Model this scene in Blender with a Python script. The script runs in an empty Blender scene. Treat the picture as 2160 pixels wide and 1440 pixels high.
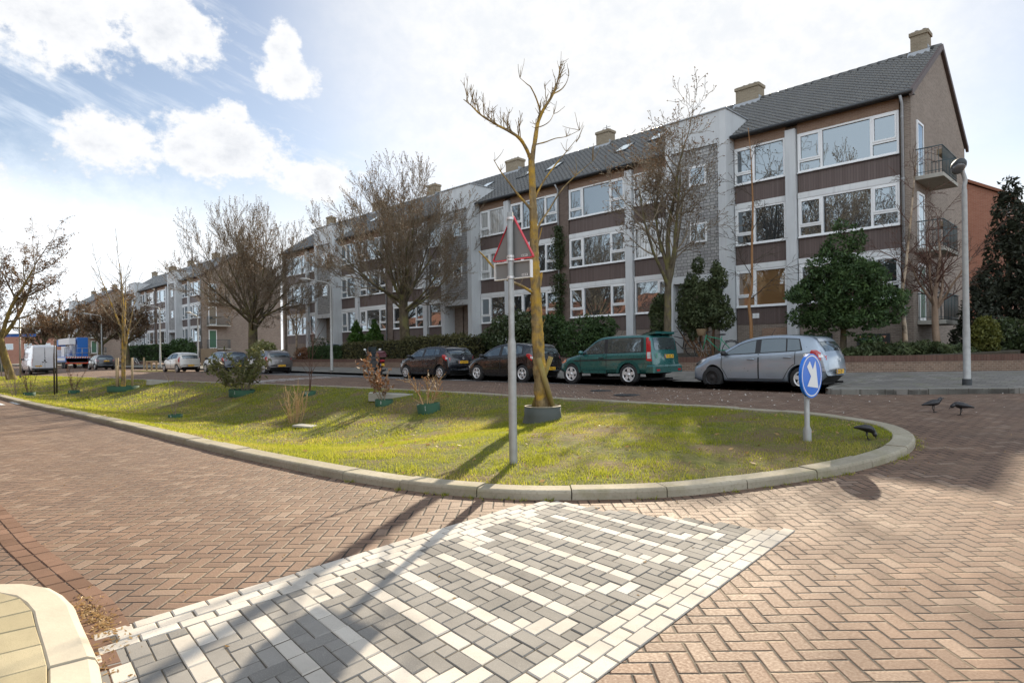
import bpy, bmesh, math, random
import numpy as np
from mathutils import Vector, Matrix, noise as mnoise
random.seed(7); rng = np.random.default_rng(7)
PI = math.pi
scn = bpy.context.scene
COL = scn.collection

# ------------------------------------------------------------------ camera model
FOC = 1360.0; ROLL = math.radians(.8); HC = 1.5; TH = math.radians(45)
CF = np.array([-math.sin(TH), math.cos(TH), 0.]); CR0 = np.array([math.cos(TH), math.sin(TH), 0.]); CU0 = np.array([0, 0, 1.])
CR = CR0*math.cos(ROLL) - CU0*math.sin(ROLL); CU = CU0*math.cos(ROLL) + CR0*math.sin(ROLL)
CC = np.array([0, 0, HC])
def ray(px, py): return (px-1080)*CR + (744-py)*CU + FOC*CF
def onY(px, py, Y):
    d = ray(px, py); return CC + d*(Y/d[1])
def onX(px, py, X):
    d = ray(px, py); return CC + d*(X/d[0])
def sm(a, b, x):
    t = min(1., max(0., (x-a)/(b-a))); return t*t*(3-2*t)
def lerp(a, b, t): return a+(b-a)*t
def gz(Y): return .4*sm(5.5, 15.5, Y)              # the carriageway climbs gently towards the flats
def walkz(Y): return .53 + .075*max(0., Y-20.)     # far pavement
def gardz(Y): return 1.12 + .05*max(0., Y-22.6)    # raised front gardens

OUT = [(-66,7.2),(-65.2,5.2),(-62,4.1),(-50,3.72),(-28,3.62),(-20,3.8),(-14.4,3.86),(-10.4,3.87),(-7.8,3.97),(-6.63,4.08),(-5.58,4.27),(-4.79,4.6),(-4.25,5.0),(-3.57,5.75),
       (-3.07,6.7),(-2.62,7.7),(-2.36,8.6),(-2.26,9.5),(-2.4,10.3),(-2.8,11.0),(-3.4,11.45),(-4.3,11.8),(-5.6,11.98),(-7.1,12.02),(-10,12.08),(-16,12.2),(-23,11.95),(-30,11.4),(-39,10.9),(-52,10.3),(-62,9.6),(-65.2,8.8),(-66,7.2)]
def catmull(P, n=6, closed=True):
    P = [np.array(p, float) for p in P]
    if closed: P = P[:-1]
    m = len(P); out = []
    for i in range(m if closed else m-1):
        g = lambda k: P[k % m] if closed else P[min(max(k, 0), m-1)]
        p0, p1, p2, p3 = g(i-1), g(i), g(i+1), g(i+2)
        for k in range(n):
            t = k/n
            out.append(.5*((2*p1)+(-p0+p2)*t+(2*p0-5*p1+4*p2-p3)*t*t+(-p0+3*p1-3*p2+p3)*t**3))
    if not closed: out.append(P[-1])
    return out
OUTC = catmull(OUT, 8)
KW = .27
def inset(poly, d):
    n = len(poly); r = []
    for i in range(n):
        t = poly[(i+1) % n]-poly[i-1]; t = t/np.linalg.norm(t)
        r.append(poly[i] + np.array([-t[1], t[0]])*d)
    return r
INC = inset(OUTC, KW)
def yb(poly, X):
    ys = []
    n = len(poly)
    for i in range(n):
        a, b = poly[i], poly[(i+1) % n]
        if (a[0]-X)*(b[0]-X) <= 0 and abs(a[0]-b[0]) > 1e-9:
            ys.append(a[1]+(b[1]-a[1])*(X-a[0])/(b[0]-a[0]))
    return (min(ys), max(ys)) if len(ys) >= 2 else None
XI0 = min(p[0] for p in INC)+.02; XI1 = max(p[0] for p in INC)-.02
_ybc = {}
def ybi(X):
    X = min(max(X, XI0), XI1); k = round(X*50)
    if k not in _ybc: _ybc[k] = yb(INC, min(max(k/50, XI0), XI1)) or (8., 8.01)
    return _ybc[k]
def medz(X, Y):
    lo, hi = ybi(X); t = min(1., max(0., (Y-lo)/max(hi-lo, .01)))
    e = lerp(gz(lo)+.085, gz(hi)+.085, t)
    dep = .62*sm(-6.5, -13, X)*(1-sm(-34, -52, X))
    b = math.sin(PI*t**.85)**1.2*dep
    if dep > .02 or True:
        b -= .05*mnoise.noise((X*.35, Y*.5, 3.))*math.sin(PI*t)
    return e - b
def hit(px, py, fz, off=0.):
    d = ray(px, py); z = .3
    for _ in range(80):
        t = (z-HC)/d[2]; P = CC+t*d
        z = .5*z + .5*(fz(P[0], P[1])+off)
    return P
def onmed(px, py): return hit(px, py, medz)
def onroad(px, py): return hit(px, py, lambda x, y: gz(y))

# ------------------------------------------------------------------ object helpers
def tag(o, label=None, cat=None, group=None, kind=None):
    if label: o['label'] = label
    if cat: o['category'] = cat
    if group: o['group'] = group
    if kind: o['kind'] = kind
    return o
def thing(name, label, cat, loc=(0, 0, 0), rz=0., group=None):
    o = bpy.data.objects.new(name, None); COL.objects.link(o)
    o.empty_display_size = .2
    o.location = loc; o.rotation_euler = (0, 0, rz)
    return tag(o, label, cat, group)
def dup(root, loc=None, rz=None, label=None, group=None, sc=None):
    def cp(o, par):
        c = o.copy(); COL.objects.link(c); c.parent = par
        for ch in list(o.children): cp(ch, c)
        return c
    r = cp(root, None)
    if loc is not None: r.location = loc
    if rz is not None: r.rotation_euler = (0, 0, rz)
    if sc is not None: r.scale = sc if hasattr(sc, '__len__') else (sc, sc, sc)
    if label: r['label'] = label
    if group: r['group'] = group
    return r

class MB:
    def __init__(s): s.v = []; s.f = []; s.m = []; s.sm = []
    def add(s, V, Fc, mi=0, smooth=False):
        o = len(s.v); s.v += [tuple(map(float, p)) for p in V]
        for f in Fc: s.f.append([o+i for i in f]); s.m.append(mi); s.sm.append(smooth)
        return s
    def box(s, x0, x1, y0, y1, z0, z1, mi=0, M=None):
        V = [(x, y, z) for z in (z0, z1) for (x, y) in ((x0, y0), (x1, y0), (x1, y1), (x0, y1))]
        if M is not None: V = [tuple(M @ Vector(p)) for p in V]
        return s.add(V, [(3, 2, 1, 0), (4, 5, 6, 7), (0, 1, 5, 4), (1, 2, 6, 5), (2, 3, 7, 6), (3, 0, 4, 7)], mi)
    def bbox(s, x0, x1, y0, y1, z0, z1, b=.01, mi=0):      # box with chamfered upright and top edges
        r0 = [(x0+b, y0), (x1-b, y0), (x1, y0+b), (x1, y1-b), (x1-b, y1), (x0+b, y1), (x0, y1-b), (x0, y0+b)]
        r1 = [(x0+b*1.6, y0+b), (x1-b*1.6, y0+b), (x1-b, y0+b*1.6), (x1-b, y1-b*1.6), (x1-b*1.6, y1-b), (x0+b*1.6, y1-b), (x0+b, y1-b*1.6), (x0+b, y0+b*1.6)]
        V = [(x, y, z0) for x, y in r0]+[(x, y, z1-b) for x, y in r0]+[(x, y, z1) for x, y in r1]
        Fc = [tuple(range(16, 24)), tuple(reversed(range(8)))]
        for k in range(8):
            j = (k+1) % 8
            Fc += [(k, j, 8+j, 8+k), (8+k, 8+j, 16+j, 16+k)]
        return s.add(V, Fc, mi)
    def prism(s, pts, y0, y1, mi=0, axis='y'):             # polygon in (a,b) extruded along axis
        n = len(pts)
        def mk(a, b, c):
            return (a, c, b) if axis == 'y' else ((c, a, b) if axis == 'x' else (a, b, c))
        V = [mk(a, b, y0) for a, b in pts]+[mk(a, b, y1) for a, b in pts]
        Fc = [tuple(range(n)), tuple(reversed(range(n, 2*n)))]
        for k in range(n): j = (k+1) % n; Fc.append((k, k+n, j+n, j))
        return s.add(V, Fc, mi)
    def tube(s, P, R, n=6, mi=0, cap=True, smooth=True):
        P = [np.array(p, float) for p in P]; m = len(P)
        if not hasattr(R, '__len__'): R = [R]*m
        V = []; prev = None
        for i in range(m):
            t = P[min(i+1, m-1)]-P[max(i-1, 0)]; L = np.linalg.norm(t); t = t/L if L > 1e-9 else np.array([0, 0, 1.])
            if prev is None:
                a = np.array([0, 0, 1.]) if abs(t[2]) < .9 else np.array([1., 0, 0])
                u = np.cross(a, t)
            else: u = prev-t*np.dot(prev, t)
            u /= max(np.linalg.norm(u), 1e-9); w = np.cross(t, u); prev = u
            for k in range(n):
                c = 2*PI*k/n; V.append(P[i]+(u*math.cos(c)+w*math.sin(c))*R[i])
        Fc = []
        for i in range(m-1):
            for k in range(n):
                j = (k+1) % n; Fc.append((i*n+k, i*n+j, (i+1)*n+j, (i+1)*n+k))
        if cap: Fc += [tuple(reversed(range(n))), tuple(range((m-1)*n, m*n))]
        return s.add(V, Fc, mi, smooth)
    def lathe(s, prof, n=24, mi=0, axis='z', c=(0, 0, 0), smooth=True):   # prof: (radius, height)
        V = []
        for r, h in prof:
            for k in range(n):
                a = 2*PI*k/n; x, y = r*math.cos(a), r*math.sin(a)
                p = (x, y, h) if axis == 'z' else ((x, h, y) if axis == 'y' else (h, x, y))
                V.append((p[0]+c[0], p[1]+c[1], p[2]+c[2]))
        Fc = []
        for i in range(len(prof)-1):
            for k in range(n):
                j = (k+1) % n; q = (i*n+k, i*n+j, (i+1)*n+j, (i+1)*n+k)
                Fc.append(q if axis != 'y' else q[::-1])
        return s.add(V, Fc, mi, smooth)
    def grid(s, fn, nu, nv, mi=0, smooth=True):
        V = [fn(i/nu, j/nv) for i in range(nu+1) for j in range(nv+1)]
        Fc = [(i*(nv+1)+j, (i+1)*(nv+1)+j, (i+1)*(nv+1)+j+1, i*(nv+1)+j+1) for i in range(nu) for j in range(nv)]
        return s.add(V, Fc, mi, smooth)
    def ell(s, c, r, n=10, m=7, mi=0, M=None):
        V = []; 
        for i in range(m+1):
            t = PI*i/m
            for k in range(n):
                a = 2*PI*k/n; p = Vector((r[0]*math.sin(t)*math.cos(a), r[1]*math.sin(t)*math.sin(a), r[2]*math.cos(t)))
                if M is not None: p = M @ p
                V.append((p[0]+c[0], p[1]+c[1], p[2]+c[2]))
        Fc = [(i*n+k, (i+1)*n+k, (i+1)*n+(k+1) % n, i*n+(k+1) % n) for i in range(m) for k in range(n)]
        return s.add(V, Fc, mi, True)
    def build(s, name, mats, parent=None, loc=None, attr=None):
        me = bpy.data.meshes.new(name); me.from_pydata(s.v, [], s.f)
        if not isinstance(mats, (list, tuple)): mats = [mats]
        for m in mats: me.materials.append(m)
        if s.f:
            me.polygons.foreach_set('material_index', s.m); me.polygons.foreach_set('use_smooth', s.sm)
        if attr is not None:
            a = me.attributes.new('tone', 'FLOAT', 'FACE'); a.data.foreach_set('value', attr)
        me.update()
        o = bpy.data.objects.new(name, me); COL.objects.link(o)
        if parent is not None: o.parent = parent
        if loc is not None: o.location = loc
        return o
def npmesh(name, V, F4, mats, parent=None, attr=None, tri=False, smooth=False, mi=None):
    V = np.asarray(V, dtype=np.float32); F4 = np.asarray(F4, dtype=np.int32); k = F4.shape[1]
    me = bpy.data.meshes.new(name); me.vertices.add(len(V)); me.vertices.foreach_set('co', V.ravel())
    me.loops.add(F4.size); me.loops.foreach_set('vertex_index', F4.ravel())
    me.polygons.add(len(F4)); me.polygons.foreach_set('loop_start', np.arange(0, F4.size, k, dtype=np.int32))
    me.polygons.foreach_set('use_smooth', np.full(len(F4), smooth))
    if mi is not None: me.polygons.foreach_set('material_index', np.asarray(mi, dtype=np.int32))
    for m in (mats if isinstance(mats, (list, tuple)) else [mats]): me.materials.append(m)
    if attr is not None:
        a = me.attributes.new('tone', 'FLOAT', 'FACE'); a.data.foreach_set('value', np.asarray(attr, dtype=np.float32))
    me.update(calc_edges=True); me.validate()
    o = bpy.data.objects.new(name, me); COL.objects.link(o)
    if parent is not None: o.parent = parent
    return o
def text_mesh(name, body, size, mat, parent, M, extrude=.0015, align='CENTER'):
    cu = bpy.data.curves.new(name+'_c', 'FONT'); cu.body = body; cu.size = size; cu.align_x = align; cu.align_y = 'CENTER'; cu.extrude = extrude
    t = bpy.data.objects.new(name+'_t', cu); COL.objects.link(t)
    dg = bpy.context.evaluated_depsgraph_get(); me = bpy.data.meshes.new_from_object(t.evaluated_get(dg))
    bpy.data.objects.remove(t); me.name = name; me.materials.clear(); me.materials.append(mat); me.transform(M)
    o = bpy.data.objects.new(name, me); COL.objects.link(o)
    if parent is not None: o.parent = parent
    return o
# ------------------------------------------------------------------ materials
class N:
    def __init__(s, name, disp=False):
        s.m = bpy.data.materials.new(name); s.m.use_nodes = True; s.t = s.m.node_tree; s.n = s.t.nodes; s.l = s.t.links
        s.b = s.n['Principled BSDF']; s.out = s.n['Material Output']
    def new(s, ty, **kw):
        x = s.n.new(ty)
        for k, v in kw.items(): setattr(x, k, v)
        return x
    def set(s, sock, v):
        if isinstance(v, bpy.types.NodeSocket): s.l.new(v, sock)
        else: sock.default_value = v
    def math(s, op, a, b=0., c=None, clamp=False):
        x = s.new('ShaderNodeMath', operation=op, use_clamp=clamp); s.set(x.inputs[0], a); s.set(x.inputs[1], b)
        if c is not None: s.set(x.inputs[2], c)
        return x.outputs[0]
    def mix(s, f, a, b, bl='MIX'):
        x = s.new('ShaderNodeMix', data_type='RGBA', blend_type=bl); s.set(x.inputs[0], f)
        s.set(x.inputs[6], a if isinstance(a, bpy.types.NodeSocket) else (*a[:3], 1)); s.set(x.inputs[7], b if isinstance(b, bpy.types.NodeSocket) else (*b[:3], 1))
        return x.outputs[2]
    def pos(s): return s.new('ShaderNodeNewGeometry').outputs['Position']
    def obj(s): return s.new('ShaderNodeTexCoord').outputs['Object']
    def sep(s, v):
        x = s.new('ShaderNodeSeparateXYZ'); s.l.new(v, x.inputs[0]); return x.outputs
    def comb(s, a=0., b=0., c=0.):
        x = s.new('ShaderNodeCombineXYZ')
        for i, v in enumerate((a, b, c)): s.set(x.inputs[i], v)
        return x.outputs[0]
    def noise(s, v, scale, detail=4, rough=.55, dim='3D'):
        x = s.new('ShaderNodeTexNoise'); x.noise_dimensions = dim; s.l.new(v, x.inputs['Vector']); x.inputs['Scale'].default_value = scale
        x.inputs['Detail'].default_value = detail; x.inputs['Roughness'].default_value = rough; return x.outputs['Fac']
    def scale(s, v, k):
        x = s.new('ShaderNodeVectorMath', operation='MULTIPLY'); s.l.new(v, x.inputs[0]); x.inputs[1].default_value = k; return x.outputs[0]
    def white(s, v):
        x = s.new('ShaderNodeTexWhiteNoise', noise_dimensions='3D'); s.l.new(v, x.inputs['Vector']); return x.outputs
    def ss(s, x_, a, b):
        x = s.new('ShaderNodeMapRange', interpolation_type='SMOOTHSTEP'); s.set(x.inputs[0], x_); x.inputs[1].default_value = a; x.inputs[2].default_value = b
        return x.outputs[0]
    def rng(s, x_, a, b, c, d):
        x = s.new('ShaderNodeMapRange'); s.set(x.inputs[0], x_)
        for i, v in enumerate((a, b, c, d)): x.inputs[1+i].default_value = v
        return x.outputs[0]
    def attr(s, name='tone'): return s.new('ShaderNodeAttribute', attribute_name=name).outputs['Fac']
    def bump(s, h, st=.5, dist=.01):
        x = s.new('ShaderNodeBump'); s.l.new(h, x.inputs['Height']); x.inputs['Strength'].default_value = st; x.inputs['Distance'].default_value = dist
        s.l.new(x.outputs[0], s.b.inputs['Normal']); return x.outputs[0]
    def fin(s, col=None, rough=None, metal=None, spec=None, **kw):
        if col is not None: s.set(s.b.inputs['Base Color'], col if isinstance(col, bpy.types.NodeSocket) else (*col[:3], 1))
        if rough is not None: s.set(s.b.inputs['Roughness'], rough)
        if metal is not None: s.set(s.b.inputs['Metallic'], metal)
        if spec is not None: s.set(s.b.inputs['Specular IOR Level'], spec)
        for k, v in kw.items(): s.set(s.b.inputs[k], v)
        return s.m
def plain(name, col, rough=.6, metal=0., var=.12, sc=6., spec=.5, bump=0., **kw):
    n = N(name); nz = n.noise(n.pos(), sc, 5)
    c = n.mix(nz, [x*(1-var) for x in col], [min(1, x*(1+var)) for x in col])
    if bump: n.bump(n.noise(n.pos(), sc*8, 4), bump, .01)
    return n.fin(c, rough, metal, spec, **kw)

def plaster(name, col):
    n = N(name); st = n.noise(n.scale(n.pos(), (2.6, 2.6, .22)), 1.6, 5, .65); bg = n.noise(n.pos(), .8, 4)
    c = n.mix(n.rng(bg, .3, .7, 0, 1), [x*.93 for x in col], [min(1, x*1.05) for x in col]); c = n.mix(n.rng(st, .52, .75, 0, .42), c, [x*.55 for x in col])
    n.bump(n.noise(n.pos(), 60, 3), .15, .004); return n.fin(c, .85, 0, .25)
def herring(name, ang, mod, cols, joint, jw=.055, tint=None, rough=.72):
    """90-degree herringbone of 2:1 pavers, worked out per point from the ground position"""
    n = N(name); p = n.sep(n.pos())
    ca, sa = math.cos(ang)/mod, math.sin(ang)/mod
    wob = n.noise(n.pos(), 1.3, 2)
    wob = n.math('MULTIPLY', n.math('SUBTRACT', wob, .5), .35)
    u = n.math('ADD', n.math('ADD', n.math('MULTIPLY', p[0], ca), n.math('MULTIPLY', p[1], sa)), wob)
    v = n.math('ADD', n.math('SUBTRACT', n.math('MULTIPLY', p[1], ca), n.math('MULTIPLY', p[0], sa)), wob)
    i = n.math('FLOOR', u); j = n.math('FLOOR', v); fu = n.math('SUBTRACT', u, i); fv = n.math('SUBTRACT', v, j)
    k = n.math('FLOORED_MODULO', n.math('SUBTRACT', i, j), 4.)
    eq = lambda x: n.math('COMPARE', k, x, .1)
    k1, k2, k3 = eq(1.), eq(2.), eq(3.)
    hor = n.math('LESS_THAN', k, 1.5)
    # along / across
    al = n.math('ADD', n.math('MULTIPLY', hor, n.math('ADD', fu, k1)), n.math('MULTIPLY', n.math('SUBTRACT', 1., hor), n.math('ADD', fv, k2)))
    ac = n.math('ADD', n.math('MULTIPLY', hor, fv), n.math('MULTIPLY', n.math('SUBTRACT', 1., hor), fu))
    de = n.math('MINIMUM', n.math('MINIMUM', al, n.math('SUBTRACT', 2., al)), n.math('MINIMUM', ac, n.math('SUBTRACT', 1., ac)))
    idv = n.comb(n.math('SUBTRACT', i, k1), n.math('SUBTRACT', j, k2), n.math('MULTIPLY', hor, 7.3))
    w = n.white(idv); r1 = w['Value']
    c = n.mix(n.ss(r1, 0, 1), cols[0], cols[1])
    ws = n.sep(w['Color']); c = n.mix(n.math('GREATER_THAN', ws[1], .86), c, cols[2])
    fine = n.noise(n.pos(), 60, 4, .6); c = n.mix(n.rng(fine, .3, .7, 0, .35), c, [x*.72 for x in cols[0]])
    big = n.noise(n.pos(), .45, 4, .6); c = n.mix(n.rng(big, .35, .7, 0, .5), c, cols[3])
    trk = n.noise(n.scale(n.pos(), (.12, 1.1, 1.)), 1., 4, .55); c = n.mix(n.rng(trk, .42, .68, 0, .45), c, [x*.62 for x in cols[0]])
    stn = n.noise(n.scale(n.pos(), (.5, .8, 1.)), 1.1, 5, .7); c = n.mix(n.rng(stn, .60, .70, 0, .5), c, [x*.5 for x in cols[3]])
    edge = n.math('ADD', jw, n.math('MULTIPLY', n.math('SUBTRACT', fine, .5), .06))
    jm = n.ss(n.math('SUBTRACT', de, edge), -.02, .03)
    sand = n.noise(n.pos(), 2.2, 3); jc = n.mix(n.rng(sand, .45, .62, 0, 1), joint[0], joint[1])
    c = n.mix(jm, jc, c)
    h = n.math('ADD', n.ss(de, 0., .13), n.math('ADD', n.math('MULTIPLY', fine, .22), n.math('MULTIPLY', ws[2], .55)))
    # each paver is tilted a hair its own way
    h = n.math('ADD', h, n.math('MULTIPLY', n.math('SUBTRACT', ws[0], .5), n.math('MULTIPLY', al, .5)))
    n.bump(h, .9, .012)
    return n.fin(c, n.rng(fine, .3, .7, rough-.08, rough+.12), 0, .35)

def brickwall(name, c1, c2, mortar, bw=.22, bh=.068, rough=.85, dirt=.3, mort=.012):
    n = N(name); p = n.sep(n.pos()); vec = n.comb(n.math('ADD', p[0], p[1]), p[2], 0.)
    b = n.new('ShaderNodeTexBrick'); n.l.new(vec, b.inputs['Vector']); b.offset = .5
    for k, v in (('Scale', 1.), ('Mortar Size', mort*.5), ('Mortar Smooth', .3), ('Bias', 0.), ('Brick Width', bw), ('Row Height', bh)): b.inputs[k].default_value = v
    b.inputs['Color1'].default_value = (*c1, 1); b.inputs['Color2'].default_value = (*c2, 1); b.inputs['Mortar'].default_value = (*mortar, 1)
    big = n.noise(n.pos(), .5, 5, .6); c = n.mix(n.rng(big, .35, .72, 0, dirt), b.outputs['Color'], [x*.45 for x in c1])
    fi = n.noise(n.pos(), 25, 3); c = n.mix(n.rng(fi, .35, .7, 0, .3), c, [x*1.35 for x in c2])
    n.bump(n.math('SUBTRACT', 1., b.outputs['Fac']), .6, .01)
    return n.fin(c, rough, 0, .3)

def glass(name, base, fac=.42, rough=.0):
    n = N(name); g = n.new('ShaderNodeBsdfGlossy'); g.inputs['Roughness'].default_value = rough; g.inputs['Color'].default_value = (.82, .93, 1, 1)
    lw = n.new('ShaderNodeLayerWeight'); lw.inputs[0].default_value = .35
    f = n.math('ADD', n.math('MULTIPLY', lw.outputs['Fresnel'], 1-fac), fac, clamp=True)
    nz = n.noise(n.pos(), .6, 2)
    bp = n.new('ShaderNodeBump'); n.l.new(nz, bp.inputs['Height']); bp.inputs['Strength'].default_value = .12; bp.inputs['Distance'].default_value = .03
    n.l.new(bp.outputs[0], g.inputs['Normal'])
    mx = n.new('ShaderNodeMixShader'); n.l.new(f, mx.inputs[0]); n.l.new(n.b.outputs[0], mx.inputs[1]); n.l.new(g.outputs[0], mx.inputs[2]); n.l.new(mx.outputs[0], n.out.inputs[0])
    n.fin(base, .5, 0, .2); return n.m
def paint(name, col, metal=.35, rough=.32, coat=1.):
    n = N(name); nz = n.noise(n.pos(), 3., 4); c = n.mix(n.rng(nz, .35, .75, 0, .22), col, [x*.6+.012 for x in col])
    return n.fin(c, n.rng(n.noise(n.pos(), 9., 3), .3, .7, rough-.06, rough+.1), metal, .5, **{'Coat Weight': coat, 'Coat Roughness': .06})
def bark(name, a, b, c=None, sc=8., bumpd=.02):
    n = N(name); o = n.pos(); st = n.noise(n.scale(o, (1, 1, .35)), sc, 6, .65); col = n.mix(n.rng(st, .3, .7, 0, 1), a, b)
    if c is not None:
        l = n.noise(o, 2.6, 5, .6); col = n.mix(n.rng(l, .46, .60, 0, .85), col, c)
    n.bump(st, .8, bumpd); return n.fin(col, .9, 0, .2)
def leafm(name, a, b, trans=.25, rough=.6, c=None, cthr=.8):
    n = N(name); t = n.attr(); col = n.mix(t, a, b)
    if c is not None: col = n.mix(n.math('GREATER_THAN', t, cthr), col, c)
    n.fin(col, rough, 0, .35)
    tr = n.new('ShaderNodeBsdfTranslucent'); n.set(tr.inputs[0], n.mix(.5, col, [min(1, x*1.5) for x in b]))
    mx = n.new('ShaderNodeMixShader'); mx.inputs[0].default_value = trans
    n.l.new(n.b.outputs[0], mx.inputs[1]); n.l.new(tr.outputs[0], mx.inputs[2]); n.l.new(mx.outputs[0], n.out.inputs[0]); return n.m

M = {}
M['road'] = herring('road_brick', TH, .107, [(.145, .085, .055), (.228, .140, .092), (.27, .188, .135), (.155, .105, .077)], [(.022, .017, .014), (.15, .115, .075)], .055)
M['soldier'] = None
M['white_paint'] = plain('white_paint', (.72, .73, .73), .4, var=.05)
M['frame_white'] = plain('window_frame_white', (.80, .82, .83), .35, var=.04)
M['cream'] = plain('cream_paint', (.62, .56, .42), .5, var=.06)
M['grey_plaster'] = plaster('grey_plaster', (.58, .605, .62))
M['grey_plaster_light'] = plaster('grey_plaster_light', (.69, .71, .715))
M['concrete'] = plain('concrete', (.36, .35, .31), .9, var=.18, sc=5., bump=.25)
M['metal_grey'] = plain('galvanised_steel', (.35, .355, .345), .55, .4, var=.3, sc=9.)
M['dark_metal'] = plain('dark_metal', (.05, .055, .06), .5, .3)
M['black'] = plain('black_plastic', (.018, .018, .02), .5)
M['rubber'] = plain('tyre_rubber', (.022, .022, .023), .8, bump=.2)
M['under'] = plain('underbody', (.012, .012, .012), .9)
M['alloy'] = plain('alloy_wheel', (.70, .71, .72), .4, .45, var=.06)
M['steel_black'] = plain('black_steel_wheel', (.03, .03, .032), .5, .4)
M['plate'] = plain('plate_yellow', (.85, .48, .03), .45, var=.05)
M['plate_blue'] = plain('plate_blue', (.02, .08, .4), .45)
M['red_lens'] = plain('red_lens', (.42, .012, .018), .12, var=.2, sc=20., **{'Coat Weight': 1.})
M['clear_lens'] = plain('clear_lens', (.62, .64, .65), .1, .3, var=.2, sc=25., **{'Coat Weight': 1.})
M['orange_lens'] = plain('orange_lens', (.7, .22, .06), .15, **{'Coat Weight': 1.})
M['car_glass'] = glass('car_glass', (.03, .042, .046), .12)
M['pane'] = glass('window_pane', (.02, .024, .028), .235)
n = N('window_pane_curtain'); p = n.sep(n.pos()); u_ = n.math('ADD', n.math('MULTIPLY', p[0], 38.), n.math('MULTIPLY', n.noise(n.comb(p[0], 0., p[2]), .9, 2), 9.))
f_ = n.math('ADD', n.math('MULTIPLY', n.math('SINE', u_), .5), .5); gap_ = n.ss(n.noise(n.comb(p[0], 3., 0.), .8, 1), .40, .52)
cc_ = n.mix(gap_, (.05, .05, .05), n.mix(f_, (.26, .27, .26), (.50, .50, .48)))
g_ = n.new('ShaderNodeBsdfGlossy'); g_.inputs['Roughness'].default_value = 0.; lw_ = n.new('ShaderNodeLayerWeight'); lw_.inputs[0].default_value = .35
mx_ = n.new('ShaderNodeMixShader'); n.l.new(n.math('ADD', n.math('MULTIPLY', lw_.outputs['Fresnel'], .8), .2, clamp=True), mx_.inputs[0]); n.fin(cc_, .6, 0, .2); n.l.new(n.b.outputs[0], mx_.inputs[1]); n.l.new(g_.outputs[0], mx_.inputs[2]); n.l.new(mx_.outputs[0], n.out.inputs[0]); M['pane_curtain'] = n.m
M['pane_blind'] = glass('window_pane_blind', (.20, .11, .045), .20)
M['pane_dark'] = glass('window_pane_dark', (.05, .05, .05), .26)
M['brick_dark'] = brickwall('brown_brick', (.185, .145, .118), (.275, .225, .185), (.39, .365, .33))
M['brick_orange'] = brickwall('orange_brick', (.26, .165, .115), (.32, .215, .155), (.36, .31, .26))
M['brick_wall'] = brickwall('garden_wall_brick', (.14, .088, .064), (.23, .15, .11), (.32, .28, .22), mort=.018)
M['brick_red'] = brickwall('red_brick', (.30, .13, .088), (.37, .175, .12), (.36, .29, .24))
M['brick_chim'] = brickwall('chimney_brick', (.22, .18, .125), (.30, .25, .18), (.34, .31, .26))
M['pier'] = brickwall('party_brick', (.12, .088, .074), (.18, .135, .11), (.2, .18, .16))
M['stone'] = plain('paving_stone', (.30, .29, .27), .85, var=.2, sc=3.)

n = N('brown_cladding'); p = n.sep(n.pos())
s_ = n.math('FRACT', n.math('MULTIPLY', n.math('ADD', p[0], p[1]), 9.5)); e_ = n.math('MINIMUM', s_, n.math('SUBTRACT', 1., s_))
w_ = n.white(n.comb(n.math('FLOOR', n.math('MULTIPLY', n.math('ADD', p[0], p[1]), 9.5)), 0., 0.))['Value']
c_ = n.mix(w_, (.112, .082, .074), (.138, .104, .095)); c_ = n.mix(n.ss(e_, .01, .07), (.05, .037, .034), c_)
n.bump(n.ss(e_, .0, .1), .8, .012); M['cladding'] = n.fin(c_, .5, 0, .4)

n = N('slate_tile_panel')                                     # stair tower cladding: rough grey stone tiles in basket rows
p = n.sep(n.pos()); vec = n.comb(n.math('ADD', p[0], p[1]), p[2], 0.)
b = n.new('ShaderNodeTexBrick'); n.l.new(vec, b.inputs['Vector']); b.offset = .5; b.squash = .6; b.squash_frequency = 2
for k, v in (('Scale', 1.), ('Mortar Size', .012), ('Mortar Smooth', .3), ('Brick Width', .3), ('Row Height', .15)): b.inputs[k].default_value = v
b.inputs['Color1'].default_value = (.27, .27, .27, 1); b.inputs['Color2'].default_value = (.44, .44, .43, 1); b.inputs['Mortar'].default_value = (.09, .09, .092, 1)
c_ = n.mix(n.rng(n.noise(n.pos(), 7, 4), .35, .7, 0, .5), b.outputs['Color'], (.34, .34, .33))
n.bump(n.math('ADD', n.math('SUBTRACT', 1., b.outputs['Fac']), n.math('MULTIPLY', n.noise(n.pos(), 9., 3), .8)), 1., .03); M['slate'] = n.fin(c_, .7, 0, .4)

n = N('roof_tile'); nz = n.noise(n.pos(), .9, 5, .65); f2 = n.noise(n.pos(), 7., 3)
c_ = n.mix(nz, (.052, .054, .055), (.10, .099, .093)); c_ = n.mix(n.rng(f2, .5, .75, 0, .6), c_, (.16, .148, .115))
M['tile'] = n.fin(c_, n.rng(f2, .3, .7, .17, .32), 0, .8)
M['tile_red'] = plain('red_roof_tile', (.22, .085, .045), .6, var=.3, sc=2.)

n = N('soil_grass'); o = n.pos(); a = n.noise(o, .8, 6, .62); f = n.noise(o, 9., 5, .65); g2 = n.noise(o, 45., 3)
c_ = n.mix(n.rng(f, .3, .7, 0, 1), (.07, .08, .02), (.17, .17, .042)); c_ = n.mix(n.rng(a, .47, .58, 0, .9), c_, (.15, .105, .06))
c_ = n.mix(n.rng(g2, .5, .75, 0, .55), c_, (.25, .20, .10)); n.bump(f, .9, .05); M['soil'] = n.fin(c_, .95, 0, .15)
M['grass'] = leafm('grass_blade', (.10, .15, .012), (.37, .38, .04), .5, .8, (.48, .38, .13), .87)
M['garden'] = plain('garden_soil', (.055, .045, .03), .95, var=.5, sc=3., bump=.6)

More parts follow.
